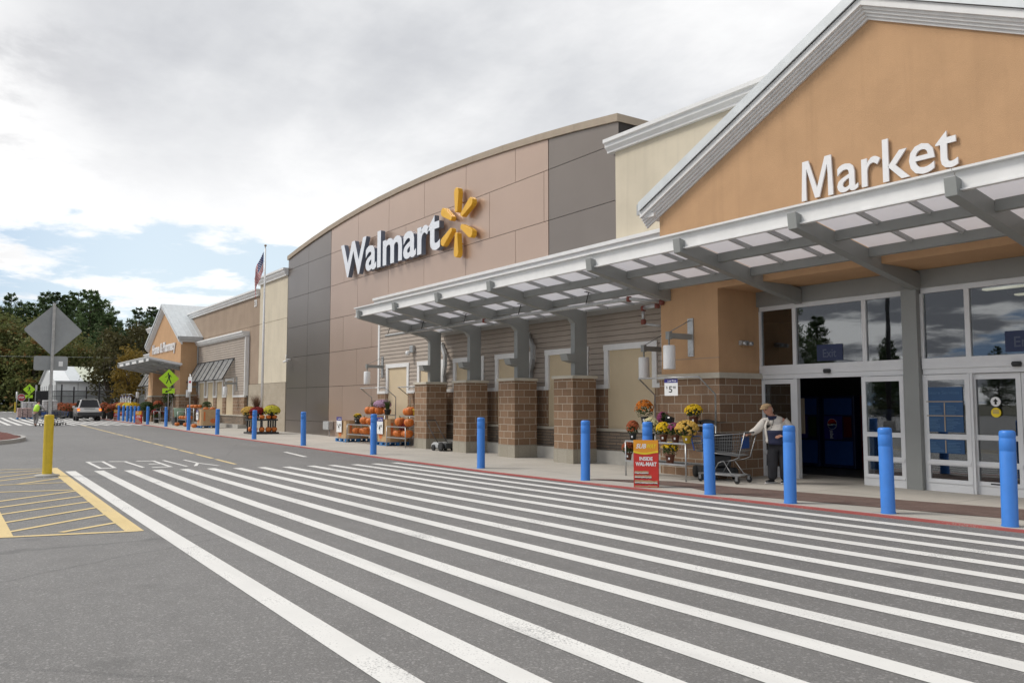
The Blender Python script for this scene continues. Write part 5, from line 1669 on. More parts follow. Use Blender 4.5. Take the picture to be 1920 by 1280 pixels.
# pumpkin planter round the flagpole
rt = thing('planter_bench', 'black two-tier pumpkin bench around the flagpole foot', 'bench', (-42.0, 13.35, gz(-42)))
gb = gz(-42) + .024
PX0, PX1, PY0, PY1 = -42.65, -41.38, 12.72, 13.99
g = MB(); g.box((PX0, PY0, gb + .66), (PX1, PY1, gb + .74)); g.build('top_shelf', 'black_plastic', rt)
g = MB(); g.box((PX0 - .05, PY0 - .05, gb), (PX1 + .05, PY1 + .05, gb + .09)); g.build('bottom_shelf', 'black_plastic', rt)
for i in range(4):
    for j in range(4):
        if 0 < i < 3 and 0 < j < 3:
            continue
        xx, y = PX0 + .10 + 1.07 * i / 3, PY0 + .10 + 1.07 * j / 3
        g = MB(); g.box((xx - .035, y - .035, gb + .09), (xx + .035, y + .035, gb + .66)); g.build('leg', 'black_plastic', rt)
FP = [(-42.1, 12.86), (-41.56, 12.88), (-41.52, 13.22), (-41.52, 13.55), (-41.54, 13.86)]
for i, (x, y) in enumerate(FP):
    pumpkin(x + .0, y, gb + .09, .145, '%s pumpkin from the left on the lower tier under the flagpole' % ords[i], group='pumpkins under the flagpole', sq=1.25)
for i, (x, y) in enumerate(FP):
    pumpkin(x, y, gb + .74, .14, '%s pumpkin from the left on the upper tier under the flagpole' % ords[i], group='pumpkins under the flagpole')
UV_ = lambda u, w: (-42.02 + .564 * u + .826 * w, 13.36 + .826 * u - .564 * w)
mum(*UV_(-.62, .05), gb + .74, .38, .40, 'large orange and gold mum at the left of the flagpole bench', 'bloom_gold', 'pot_black', pr=.12, ph=.22, cover=-.1, nb=300, tagp=False)
mum(*UV_(-.18, .22), gb + .74, .37, .38, 'dark red mum in the middle of the flagpole bench', 'bloom_red', 'pot_black', pr=.12, ph=.22, cover=-.1, nb=300, tagp=False)
mum(*UV_(.42, -.30), gb + .74, .35, .46, 'deep purple mum behind the lemon yellow mum at the flagpole', 'bloom_purple', 'pot_black', pr=.12, ph=.26, cover=-.1, nb=280, tagp=False)
mum(*UV_(.55, .12), gb + .78, .40, .42, 'big round lemon yellow mum at the right of the flagpole bench', 'bloom_lemon', 'pot_black', pr=.12, ph=.22, cover=-.15, nb=420, tagp=False)
grass_plant(*UV_(-.35, -.30), gb + .74, 1.05, 'tall brown plume grass behind the flagpole mums', 'grass_brown', pr=.13, ph=.25, n=420, spread=.55)

# ------------------------------------------------------------------ goods in front of the far entrance
bin_box(-53.6, -52.4, 13.0, 14.0, 1.0, 'big cardboard bin with a pumpkin print below the slatted shutters', 'white price card with navy heading on the big far cardboard bin', ('3', '98'))
stand(-58.2, -56.0, 12.9, 13.4, 13.9, (.42, .95, 1.15), 'far pumpkin stand below the slatted shutters', hoop=False)
GF = gz(-57) + .024
for i, (x, y) in enumerate([(-57.9, 13.05), (-56.4, 13.05), (-56.25, 13.25), (-57.2, 13.05)]):
    pumpkin(x, y, GF + .44, .16, '%s pumpkin from the left on the lower shelf of the far stand' % ['first', 'third', 'fourth', 'second'][i], group='pumpkins by the far entrance')
for i, (x, y) in enumerate([(-57.9, 13.55), (-57.3, 13.6), (-56.8, 13.55), (-56.25, 13.6), (-56.2, 13.82)]):
    pumpkin(x, y, GF + 1.17, .16, '%s pumpkin from the left on the top shelf of the far stand' % ords[i], group='pumpkins by the far entrance')
for x, y, l in [(-57.6, 12.75, 'pumpkin on the pavement under the left of the far stand'), (-55.9, 12.9, 'pumpkin on the pavement under the right of the far stand'), (-52.9, 12.7, 'pumpkin on the pavement against the big far cardboard bin')]:
    pumpkin(x, y, GF, .17, l, group='pumpkins by the far entrance')
pumpkin(-52.85, 13.35, GF + 1.02, .16, 'pumpkin in the left of the big far cardboard bin', group='pumpkins by the far entrance')
pumpkin(-52.7, 13.7, GF + 1.02, .16, 'dark pumpkin in the right of the big far cardboard bin', group='pumpkins by the far entrance')
m_ = thing('produce_crate', 'black crate behind the far pumpkin stand carrying a green mum', 'crate', (-56.0, 14.2, GF))
g = MB(); g.box((-56.3, 13.92, GF), (-55.7, 14.48, GF + .9)); g.build('crate_body', 'black_plastic', m_, bevel=.02)
g = MB(); g.box((-56.33, 13.89, GF + .82), (-55.67, 14.51, GF + .895)); g.build('rim', 'black_plastic', m_)
grass_plant(-57.4, 13.85, GF + 1.15, .75, 'brown grass behind the far pumpkin stand', 'grass_brown', pr=.14, ph=.24, n=300)
mum(-56.0, 14.2, GF + .9, .33, .5, 'round green mum with no flowers behind the far pumpkin stand', 'mum_green', 'pot_black', pr=.16, ph=.2, nb=120, tagp=False)
mum(-66.2, 13.2, GF, .45, .6, 'dark red mum in a black pot at the foot of the far pier', 'bloom_red', 'pot_black', pr=.22, ph=.45, nb=160, tagp=False)
stand(-65.0, -63.2, 12.75, 13.2, 13.6, (.35, .9, 1.2), 'grey tube stand with red plants before the far pier', hoop=False)
mum(-64.6, 12.95, GF + .93, .36, .55, 'rust red mum at the left of the stand before the far pier', 'bloom_rust', 'pot_black', pr=.16, ph=.2, nb=200, tagp=False)
mum(-63.6, 13.4, GF + 1.22, .42, .9, 'tall dark green shrub in a pot at the far pier', 'mum_green', 'pot_black', pr=.2, ph=.3, nb=160, tagp=False)
mum(-70.5, 13.3, GF, .6, .7, 'wide green shrub in a pot left of the far doors', 'mum_green', 'pot_black', pr=.3, ph=.9, nb=200, tagp=False)
g = thing('laundry_basket', 'pale green tub on the far stand beside the orange pier', 'tub', (-59.6, 13.3, GF))
m_ = MB(); m_.lathe([(.30, .55), (.36, 1.1), (.39, 1.12), (.39, 1.16), (.34, 1.16)], (-59.6, 13.3, GF), 16); m_.v = [(p[0], p[1], p[2]) for p in m_.v]
M('pale_green_plastic', (.35, .52, .40), .5); m_.build('tub', 'pale_green_plastic', g)
m_ = MB(); m_.box((-59.95, 12.95, GF), (-59.25, 13.65, GF + .54)); m_.build('crate', 'black_plastic', g)

# ------------------------------------------------------------------ inside the open doors
def vending(x0, x1, y, label, body, panel, kind):
    rt = thing('drink_machine', label, 'vending machine', ((x0 + x1) / 2, y + .4, .012))
    g = MB(); g.box((x0, y, .03), (x1, y + .8, 1.83)); g.build('cabinet', body, rt, bevel=.02)
    w = x1 - x0
    g = MB(); g.box((x0 + .06, y - .012, .12), (x1 - .06, y - .001, .70)); g.build('lower_panel', panel, rt)
    g = MB(); g.box((x0 + .06, y - .012, 1.35), (x1 - .06, y - .001, 1.76)); g.build('top_panel', panel, rt)
    f = MB(); f.box((x0 + .06, y - .012, .74), (x0 + w * .62, y - .001, 1.32)); o = f.build('front_print', 'sign_navy', rt)
    if kind:
        cx_, cz = x0 + w * .32, 1.12
        def disc(a0, a1, rr, mat, f2, yoff):
            m = 20
            g = MB(); pts = [(cx_ + rr * math.cos(R(a0 + (a1 - a0) * k / m)), cz + rr * math.sin(R(a0 + (a1 - a0) * k / m))) for k in range(m + 1)]
            if f2:
                pts += [(cx_ + rr * .92 - rr * 1.84 * k / 8, cz + f2 * rr + .35 * rr * math.sin(k / 8 * 6.28) * -1) for k in range(0, 9)][::-1 if a0 > 90 else 1]
            g.add([(p[0], y - .016 - yoff, p[1]) for p in pts], [tuple(range(len(pts)))]); g.build('roundel', mat, o)
        disc(0, 360, .135, 'sign_white', 0, 0)
        disc(8, 172, .128, 'print_red', .25, .003) if False else None
        g = MB(); m = 16
        up = [(cx_ + .125 * math.cos(R(180 - 180 * k / m)), cz + .125 * math.sin(R(180 - 180 * k / m))) for k in range(m + 1)]
        lo = [(cx_ + .125 - .25 * k / m, cz + .02 + .035 * math.sin(k / m * 6.28)) for k in range(m + 1)]
        g.add([(p[0], y - .020, p[1]) for p in up + lo], [tuple(range(len(up + lo)))]); g.build('roundel', 'print_red', o)
        g = MB()
        lo2 = [(cx_ - .118 + .236 * k / m, cz - .05 - .03 * math.sin(k / m * 6.28)) for k in range(m + 1)]
        dn = [(cx_ + .125 * math.cos(R(-20 - 140 * k / m)), cz + .125 * math.sin(R(-20 - 140 * k / m))) for k in range(m + 1)]
        g.add([(p[0], y - .020, p[1]) for p in lo2 + dn], [tuple(range(len(lo2 + dn)))]); g.build('roundel', 'sign_blue', o)
        g = MB(); text_mb(None, 'pepsi', 0, .42, 0, .075, 0, 0, bold=.02, into=g, capchar='e')
        g.v = [(x0 + w * .33 - p[2], y - .018, .76 + p[0] * .48) for p in g.v]; g.build('word', 'sign_white', o)
    g = MB(); g.box((x1 - .30, y - .012, .80), (x1 - .08, y - .001, 1.30)); g.build('button_panel', 'machine_red' if kind == 2 else 'mum_green', rt)
    return rt
M('machine_blue', (0.008, 0.018, 0.07), .4); M('machine_panel', (0.02, 0.075, 0.28), .4); M('machine_red', (0.10, 0.008, 0.010), .4)
vending(-14.02, -13.12, 18.45, 'dark blue drink machine with a red, white and blue roundel, left inside the doorway', 'machine_blue', 'machine_panel', 1)
vending(-13.02, -12.12, 18.45, 'dark blue drink machine with a bottle print, right inside the doorway', 'machine_blue', 'machine_panel', 2)
vending(-12.0, -11.1, 18.50, 'dark red drink machine deepest at the right of the doorway', 'machine_red', 'machine_red', 0)
rt = thing('notice_board', 'narrow framed notice on a stand just inside the open door', 'sign', (-11.95, 16.1, 0))
g = MB(); g.box((-12.1, 16.1, .95), (-11.84, 16.14, 1.75)); g.build('board', 'tan_cap', rt)
g = MB(); g.tube([(-11.97, 16.12, .012), (-11.97, 16.12, .95)], .02, 8); g.lathe([(.15, .012), (.15, .03), (.02, .04)], (-11.97, 16.12, 0), 14); g.build('post', 'galvanised', rt)
# ceiling lights seen through the upper panes
M('tube_light', (0.9, 0.9, 0.85), .5, emit=(1.0, .90, .65, .7))
for i in range(3):
    rt = thing('ceiling_light', 'row of lit ceiling tubes inside, %s seen through the right upper window' % ['highest', 'middle', 'lowest'][i], 'lamp', (-6, 16.6 + i * 1.3, 3.7))
    g = MB(); g.box((-8.2, 16.6 + i * 1.3, 3.86), (-4.9, 16.9 + i * 1.3, 3.92)); g.build('housing', 'light_grey_steel', rt)
    g = MB(); g.box((-8.1, 16.66 + i * 1.3, 3.83), (-6.7, 16.84 + i * 1.3, 3.858)); g.box((-6.4, 16.66 + i * 1.3, 3.83), (-5.0, 16.84 + i * 1.3, 3.858)); g.build('tube', 'tube_light', rt)
# window signs: board and ink colours darkened to stand in for dimming glass
M('poster_blue', (0.018, 0.075, 0.185), .5); M('poster_print', (0.06, 0.15, 0.28), .5); M('board_blue', (0.012, 0.025, 0.085), .5); M('board_ink', (0.07, 0.09, 0.15), .5)
def window_sign(x0, x1, z0, z1, y, words, label, mat='board_blue', bold=.01, ink='board_ink'):
    rt = thing('window_sign', label, 'sign', ((x0 + x1) / 2, y, z0))
    g = MB(); g.box((x0, y, z0), (x1, y + .006, z1)); g.build('board', mat, rt)
    g = MB(); n = len(words)
    for i, w_ in enumerate(words):
        zc = z1 - (z1 - z0) * (i + .78) / n
        wd = (x1 - x0) * min(.84, .13 * len(w_))
        text_mb(None, w_, (x0 + x1) / 2 - wd / 2, (x0 + x1) / 2 + wd / 2, zc, zc + (z1 - z0) / n * .5, y - .003, 0, bold=bold, into=g)
    g.build('words', ink, rt)
    return rt
window_sign(-10.83, -10.22, 2.52, 2.86, 15.221, ['Exit'], 'blue sign reading Exit at the upper pane above the open door')
window_sign(-7.05, -6.2, 2.52, 2.88, 15.221, ['Enter'], 'blue sign reading Enter at the far right upper pane')
window_sign(-9.66, -9.14, 1.12, 1.52, 15.215, ['Now Hiring', 'For', 'Store', 'Management'], 'blue hiring poster low behind the door panel by the grey column', 'board_blue')
rt = thing('services_poster', 'tall blue hours poster at the closed sidelight right of the column', 'poster', (-8.1, 15.1850, .75))
g = MB(); g.box((-8.47, 15.1850, 1.11), (-7.80, 15.1910, 1.93)); g.box((-8.47, 15.1850, .72), (-7.80, 15.1910, .97)); b_ = g.build('board', 'poster_blue', rt)
g = MB(); r_ = random.Random(2)
for bx in (-8.44, -8.12):
    for z0, z1 in ((1.42, 1.62), (1.16, 1.38), (.75, .94)):
        g = MB(); k = z0
        while k < z1 - .02:
            g.box((bx + .02, 15.1790, k), (bx + .02 + r_.uniform(.1, .25), 15.1820, k + .012)); k += .026
        g.build('fine_print', 'poster_print', b_)
g = MB(); text_mb(None, 'Store Services', -8.42, -7.86, 1.80, 1.86, 15.1800, 0, bold=.01, into=g); g.build('words', 'poster_print', b_)
g = MB()
for z in (1.395, 1.655):
    g.box((-8.47, 15.1780, z), (-7.80, 15.1810, z + .018))
g.box((-8.145, 15.1780, 1.12), (-8.125, 15.1810, 1.64)); g.box((-8.145, 15.1780, .73), (-8.125, 15.1810, .96))
g.build('rule', 'tan_cap', b_)
for z, m_, l in [(1.66, 'sign_white', 'round white sticker with an arrow on the right sliding door'), (1.47, 'print_gold', 'round yellow sticker under the white one on the right sliding door')]:
    rt = thing('door_sticker', l, 'sticker', (-7.27, 15.26, z))
    g = MB(); g.add([(-7.27 + .085 * math.cos(R(15 * k)), 15.262, z + .085 * math.sin(R(15 * k))) for k in range(24)], [tuple(range(24))]); g.build('disc', m_, rt)
    g = MB()
    if m_ == 'sign_white':
        g.add([(-7.27 + p, 15.259, z + q) for p, q in [(0, .055), (.045, 0), (.018, 0), (.018, -.05), (-.018, -.05), (-.018, 0), (-.045, 0)]], [tuple(range(7))])
        g.build('arrow', 'ink_black', rt)
    else:
        for dz in (-.02, .005, .03):
            g.box((-7.32, 15.258, z + dz), (-7.22, 15.2595, z + dz + .012))
        g.build('print', 'tan_cap', rt)
rt = thing('door_notice', 'thin printed strip on the bottom rail of the right sliding door', 'sticker', (-7.2, 15.25, .2))
g = MB(); g.box((-7.42, 15.265, .17), (-6.98, 15.268, .235)); g.build('strip', 'sign_white', rt)
g = MB(); g.box((-7.41, 15.262, .205), (-7.12, 15.2645, .23)); g.box((-7.08, 15.262, .205), (-7.0, 15.2645, .23)); g.build('print', 'ink_black', rt)

# ------------------------------------------------------------------ shopping cart and electric cart
M('cart_grey', (0.13, 0.135, 0.14), .45, metal=.3)
M('cart_tube', (0.24, 0.245, 0.25), .4, metal=.5)
M('cart_blue', (0.04, 0.14, 0.55), .45)
def cart_mesh(rt):
    """local: +x is the nose, origin on the ground mid-way between the wheels"""
    def b(nm, mb, mat):
        return mb.build(nm, mat, rt, w=False)
    bk = [(-.42, .25, .55), (-.42, -.25, .55), (.52, .19, .62), (.52, -.19, .62)]
    tp = [(-.52, .29, 1.0), (-.52, -.29, 1.0), (.62, .22, .90), (.62, -.22, .90)]
    V = lambda a, t, c: Vector(a).lerp(Vector(c), t)
    g = MB()
    def wires(A, B, C, D, n, m, r=.0035):
        """grid of wires on the patch A-B (bottom) to D-C (top)"""
        for i in range(n + 1):
            p, q = V(A, i / n, B), V(D, i / n, C); g.tube([p, q], r, 4, False)
        for j in range(m + 1):
            p, q = V(A, j / m, D), V(B, j / m, C); g.tube([p, q], r, 4, False)
    wires(bk[0], bk[2], tp[2], tp[0], 20, 6); wires(bk[1], bk[3], tp[3], tp[1], 20, 6)
    wires(bk[2], bk[3], tp[3], tp[2], 8, 5); wires(bk[0], bk[1], tp[1], tp[0], 9, 6)
    wires(bk[0], bk[2], bk[3], bk[1], 16, 8)
    b('basket', g, 'cart_grey')
    g = MB()
    g.tube([tp[0], tp[2], tp[3], tp[1], tp[0]], .011, 8); g.tube([bk[0], bk[2], bk[3], bk[1], bk[0]], .009, 8)
    b('basket_rim', g, 'cart_tube')
    g = MB()
    for s in (1, -1):
        g.tube([(-.60, s * .27, 1.02), (-.46, s * .25, .52), (-.32, s * .24, .46), (-.12, s * .24, .44), (-.30, s * .26, .18), (-.44, s * .27, .13)], .013, 8)
        g.tube([(-.44, s * .27, .15), (.10, s * .22, .16), (.48, s * .19, .17)], .013, 8)
        g.tube([(-.12, s * .24, .44), (.0, s * .23, .40), (.14, s * .22, .17)], .011, 8)
    g.tube([(-.44, .27, .15), (-.44, -.27, .15)], .011, 8); g.tube([(.48, .19, .17), (.48, -.19, .17)], .011, 8)
    for i in range(8):
        y = -.18 + .36 * i / 7
        g.tube([(-.42, y * 1.2, .16), (.46, y, .17)], .004, 4, False)
    b('frame', g, 'cart_tube')
    g = MB(); g.tube([(-.60, .28, 1.02), (-.60, -.28, 1.02)], .017, 10); b('handle', g, 'cart_grey')
    g = MB()
    for sx, sz in ((.625, .86),):
        g.tube([(sx, -.22, .91), (sx, .22, .91)], .016, 8); g.tube([(sx, -.21, .91), (sx - .06, -.195, .63)], .014, 8); g.tube([(sx, .21, .91), (sx - .06, .195, .63)], .014, 8)
    b('nose_bumper', g, 'cart_blue')
    g = MB(); g.box((-.49, -.16, .70), (-.475, .16, .93)); b('child_seat', g, 'machine_panel')
    for x, y in ((-.42, .27), (-.42, -.27), (.44, .18), (.44, -.18)):
        g = MB(); g.lathe([(.02, -.018), (.058, -.016), (.063, 0), (.058, .016), (.02, .018)], (0, 0, 0), 16)
        g.v = [(x + p[0], y + p[2], .063 + p[1]) for p in g.v]; b('wheel', g, 'dark_rubber')
        g = MB(); g.box((x - .025, y - .028, .06), (x + .025, y - .022, .15)); g.box((x - .025, y + .022, .06), (x + .025, y + .028, .15)); g.box((x - .03, y - .028, .13), (x + .03, y + .028, .15)); b('caster', g, 'cart_tube')
ct = thing('shopping_cart', 'grey wire shopping cart with blue trim, pushed by the old man', 'shopping cart', (-11.71, 13.27, .03))
cart_mesh(ct)
ct.rotation_euler = (0, 0, R(180 + 14))
rt = thing('electric_cart', 'dark electric shopping cart with a black tray, behind the wire cart', 'mobility cart', (-12.4, 13.75, .03))
def ecart(rt):
    def b(nm, mb, mat, **k):
        return mb.build(nm, mat, rt, w=False, **k)
    g = MB(); g.box((-.45, -.30, .10), (.50, .30, .26)); b('chassis', g, 'black_plastic', bevel=.05)
    g = MB(); g.box((-.42, -.24, .27), (-.05, .24, .52)); b('seat_box', g, 'black_plastic', bevel=.04)
    g = MB(); g.box((-.46, -.25, .53), (.0, .25, .60)); b('seat', g, 'dark_rubber', bevel=.03)
    g = MB(); g.box((-.52, -.24, .60), (-.44, .24, .98)); b('backrest', g, 'dark_rubber', bevel=.03)
    g = MB(); g.tube([(.42, 0, .26), (.33, 0, .98)], .03, 8); g.tube([(.33, -.24, 1.0), (.33, .24, 1.0)], .018, 8); b('tiller', g, 'black_metal')
    g = MB(); g.smooth = True
    g.add([(.28 + .42 * math.cos(R(20 * k)), .40 * math.sin(R(20 * k)), 1.20) for k in range(18)] + [(.28, 0, 1.27)], [(k, (k + 1) % 18, 18) for k in range(18)] + [tuple(range(18))[::-1]])
    b('tray', g, 'black_plastic')
    g = MB(); g.tube([(.28, .2, .98), (.28, .2, 1.21)], .014, 6); g.tube([(.28, -.2, .98), (.28, -.2, 1.21)], .014, 6); b('tray_support', g, 'black_metal')
    for x, y in ((-.34, .33), (-.34, -.33), (.36, .30), (.36, -.30)):
        g = MB(); g.lathe([(.05, -.04), (.12, -.04), (.13, 0), (.12, .04), (.05, .04)], (0, 0, 0), 16); g.v = [(x + p[0], y + p[2], .13 + p[1]) for p in g.v]; b('wheel', g, 'dark_rubber')
ecart(rt); rt.rotation_euler = (0, 0, R(150))

# ------------------------------------------------------------------ people
M('skin', (0.52, 0.27, 0.19), .55, var=.08, vs=20); M('jacket_cream', (0.64, 0.60, 0.545), .8, var=.08, vs=6, bump=.9, bs=7); M('jacket_navy', (0.018, 0.022, 0.06), .8)
M('trousers_dark', (0.028, 0.028, 0.033), .85, var=.2, vs=5, bump=.3, bs=12); M('shirt_white', (0.66, 0.62, 0.56), .8); M('shoe_black', (0.02, 0.02, 0.022), .5)
M('cap_tan', (0.36, 0.25, 0.14), .9, var=.15, vs=30); M('hair_white', (0.55, 0.53, 0.50), .8); M('hair_dark', (0.03, 0.022, 0.018), .8)
M('vest_lime', (0.50, 0.85, 0.06), .7); M('jeans_grey', (0.27, 0.26, 0.25), .85, var=.1); M('sweat_grey', (0.36, 0.35, 0.36), .85)
def skin_obj(name, verts, edges, radii, mat, parent, sub=2, root=0):
    me = bpy.data.meshes.new(name)
    me.from_pydata([tuple(v) for v in verts], edges, [])
    me.materials.append(MATS[mat])
    o = bpy.data.objects.new(name, me)
    COL.objects.link(o); o.parent = parent
    sk = o.modifiers.new('skin', 'SKIN')
    sk.use_smooth_shade = True
    sk.branch_smoothing = .3
    lay = me.skin_vertices[0].data
    for i, r_ in enumerate(radii):
        lay[i].radius = r_ if isinstance(r_, tuple) else (r_, r_)
        lay[i].use_root = (i == root)
    ss = o.modifiers.new('sub', 'SUBSURF'); ss.levels = sub; ss.render_levels = sub
    return o
def skin_mesh():
    """add the skin layer through bmesh so no operator is needed"""
def skinned(name, pts, chains, mat, parent, sub=2, root=0):
    """pts: {key: (x, y, z, r) or (x, y, z, rx, ry)}; chains: lists of keys"""
    keys = list(pts)
    idx = {k: i for i, k in enumerate(keys)}
    bm = bmesh.new()
    lay = bm.verts.layers.skin.verify()
    vs = []
    for k in keys:
        p = pts[k]
        v = bm.verts.new(p[:3]); r_ = p[3:]
        v[lay].radius = (r_[0], r_[1] if len(r_) > 1 else r_[0])
        vs.append(v)
    vs[root][lay].use_root = True
    for ch in chains:
        for a, b in zip(ch, ch[1:]):
            if bm.edges.get((vs[idx[a]], vs[idx[b]])) is None:
                bm.edges.new((vs[idx[a]], vs[idx[b]]))
    me = bpy.data.meshes.new(name)
    bm.to_mesh(me); bm.free()
    me.materials.append(MATS[mat])
    o = bpy.data.objects.new(name, me)
    COL.objects.link(o); o.parent = parent
    sk = o.modifiers.new('skin', 'SKIN'); sk.use_smooth_shade = True; sk.branch_smoothing = .4
    ss = o.modifiers.new('sub', 'SUBSURF'); ss.levels = sub; ss.render_levels = sub
    return o
def head(parent, c, yaw, pitch, sc=1.0, skin='skin', name='head'):
    """head mesh looking along local -y, then turned: skull, brow, nose, lips, chin, ears in one mesh"""
    bm = bmesh.new()
    bmesh.ops.create_uvsphere(bm, u_segments=28, v_segments=20, radius=1)
    for v in bm.verts:
        x, y, z = v.co
        X, Y, Z = x * .078, y * .098, z * .118
        f = max(0, -y)
        if z < 0:
            X *= 1 - .30 * (-z) ** 1.3; Y *= 1 - .12 * (-z)
            Y -= .012 * f * (-z)
        # eye hollows, nose, mouth, chin
        ez = math.exp(-((z - .06) / .16) ** 2)
        Y += .014 * f * ez * (math.exp(-((abs(x) - .38) / .18) ** 2))
        Y -= .030 * f * math.exp(-((x) / .15) ** 2) * math.exp(-((z + .20) / .20) ** 2)
        Y -= .009 * f * math.exp(-((x) / .35) ** 2) * math.exp(-((z + .52) / .10) ** 2)
        Y -= .012 * f * math.exp(-((x) / .4) ** 2) * math.exp(-((z + .82) / .16) ** 2)
        Y -= .006 * f * math.exp(-((z - .28) / .10) ** 2)
        X += math.copysign(.014, x) * math.exp(-((abs(x) - .97) / .12) ** 2) * math.exp(-((z + .05) / .24) ** 2) * math.exp(-((y - .10) / .2) ** 2)
        v.co = (X, Y, Z)
    rot = Matrix.Rotation(yaw, 4, 'Z') @ Matrix.Rotation(pitch, 4, 'X')
    for v in bm.verts:
        v.co = Vector(c) + (rot @ v.co) * sc
    me = bpy.data.meshes.new(name); bm.to_mesh(me); bm.free()
    for p in me.polygons:
        p.use_smooth = True
    me.materials.append(MATS[skin])
    o = bpy.data.objects.new(name, me); COL.objects.link(o); o.parent = parent
    e = MB()
    for s in (-1, 1):
        e.smooth = True
        e.lathe([(.002, -.010), (.008, -.006), (.010, 0), (.008, .006), (.002, .010)], (0, 0, 0), 8)
    k = len(e.v) // 2
    e.v = [tuple(Vector(c) + (rot @ (Vector(p) + Vector(((-1 if i < k else 1) * .029, -.082, .010)))) * sc) for i, p in enumerate(e.v)]
    e.build('eyes', 'ink_black', o, w=False)
    return o, rot
def hand(parent, wrist, dirv, palm_n, thumb_side, curl, name='hand', sc=1.0, mat='skin'):
    """palm plus five separate fingers grown with Skin; dirv = towards the fingers, palm_n = palm normal (fingers curl towards it)"""
    d = Vector(dirv).normalized(); n = Vector(palm_n); n = (n - d * n.dot(d)).normalized(); s = d.cross(n) * thumb_side
    w = Vector(wrist)
    P = {'w': (*w, .024 * sc, .018 * sc), 'p': (*(w + d * .045 * sc), .036 * sc, .016 * sc), 'k': (*(w + d * .085 * sc), .036 * sc, .014 * sc)}
    o = skinned(name, P, [['w', 'p', 'k']], mat, parent, 2)
    for off, L in ((.030, .075), (.011, .085), (-.009, .080), (-.028, .062)):
        b_ = w + (d * .088 + s * off) * sc
        q = {}; p = b_ - d * .012 * sc; a = .12
        q[0] = (*p, .0088 * sc)
        for i, fr in enumerate((.45, .32, .23)):
            p = p + (d * math.cos(a) + n * math.sin(a)) * (L * fr + (.012 if i == 0 else 0)) * sc
            q[i + 1] = (*p, (.0088, .008, .0066)[i] * sc)
            a += curl
        skinned('finger', q, [[0, 1, 2, 3]], mat, o, 1)
    b_ = w + (d * .028 + s * .026) * sc
    t1 = b_ + (s * .8 + d * .6 + n * .2).normalized() * .035 * sc
    t2 = t1 + (d * .9 + s * .15 + n * .45).normalized() * .030 * sc
    t3 = t2 + (d * .8 + n * .5 - s * .1).normalized() * .022 * sc
    skinned('thumb', {0: (*b_, .012 * sc), 1: (*t1, .011 * sc), 2: (*t2, .0095 * sc), 3: (*t3, .0075 * sc)}, [[0, 1, 2, 3]], mat, o, 1)
    return o

# old man: stoops a little, right arm out to the cart handle, left forearm across the belly
mn = thing('person', 'old man in tan flat cap and cream jacket, one hand on a cart', 'person', (-10.91, 13.99, .03))
mn.rotation_euler = (0, 0, CAMR - R(24))              # local x: picture right, local -y: towards the road
mn.scale = (1.08, 1.04, .985)
def L_(nm, pts, chains, mat, sub=2, par=mn):
    return skinned(nm, pts, chains, mat, par, sub)
body = L_('body', {'hip': (.0, .0, .86, .13, .11), 'bel': (-.015, -.0, 1.0, .13, .11), 'chest': (-.01, .01, 1.18, .12, .09), 'sh': (-.01, .02, 1.30, .08, .07), 'nk': (-.05, -.01, 1.38, .055), 'hd': (-.065, -.03, 1.45, .052),
          'ls': (.16, .03, 1.27, .062), 'rs': (-.17, .0, 1.27, .062), 're': (-.34, -.10, 1.08, .046), 'rw': (-.50, -.22, .99, .032), 'le': (.29, -.02, 1.05, .05), 'lw': (.13, -.28, .97, .034),
          'lh': (.085, .0, .80, .088), 'lk': (.10, -.02, .46, .062), 'la': (.10, .02, .10, .045), 'rh': (-.085, .0, .80, .088), 'rk': (-.10, -.04, .46, .062), 'ra': (-.12, .0, .10, .045)},
         [['hip', 'bel', 'chest', 'sh', 'nk', 'hd'], ['sh', 'ls', 'le', 'lw'], ['sh', 'rs', 're', 'rw'], ['hip', 'lh', 'lk', 'la'], ['hip', 'rh', 'rk', 'ra']], 'skin')
L_('jacket', {'hem': (.01, .0, .84, .225, .195), 'bel': (-.015, -.05, .99, .245, .225), 'chest': (-.01, -.01, 1.17, .225, .185), 'sh': (-.01, .02, 1.295, .135, .115), 'cl': (-.03, .01, 1.355, .085, .08),
              'ls': (.165, .03, 1.265, .100), 'rs': (-.175, .0, 1.265, .100), 're': (-.34, -.10, 1.08, .082), 'rw': (-.475, -.20, 1.0, .062), 'le': (.29, -.02, 1.05, .088), 'lw': (.16, -.255, .975, .060)},
   [['hem', 'bel', 'chest', 'sh', 'cl'], ['sh', 'ls', 'le', 'lw'], ['sh', 'rs', 're', 'rw']], 'jacket_cream')
# navy lower front panel of the jacket, collar, open front with shirt
def shell(nm, mat, z0, z1, a0, a1, f, par=mn, nz=6, na=14):
    g = MB(); g.smooth = True
    vs = []
    for i in range(nz + 1):
        z = z0 + (z1 - z0) * i / nz
        for k in range(na + 1):
            a = R(a0 + (a1 - a0) * k / na)
            rx, ry, cx_, cy_ = f(z)
            vs.append((cx_ + rx * math.sin(a), cy_ - ry * math.cos(a), z))
    g.add(vs, [(i * (na + 1) + k, i * (na + 1) + k + 1, (i + 1) * (na + 1) + k + 1, (i + 1) * (na + 1) + k) for i in range(nz) for k in range(na)])
    o = g.build(nm, mat, par, w=False)
    sd = o.modifiers.new('solid', 'SOLIDIFY'); sd.thickness = .012; sd.offset = 0
    return o
ell = lambda z: (.205 - .04 * abs(z - .95), .190 - .06 * abs(z - .97), -.005, -.03)
shell('navy_panel', 'jacket_navy', .79, 1.08, -44, 80, lambda z: (.224 - .05 * abs(z - .92), .212 - .05 * abs(z - .95), 0, -.04))
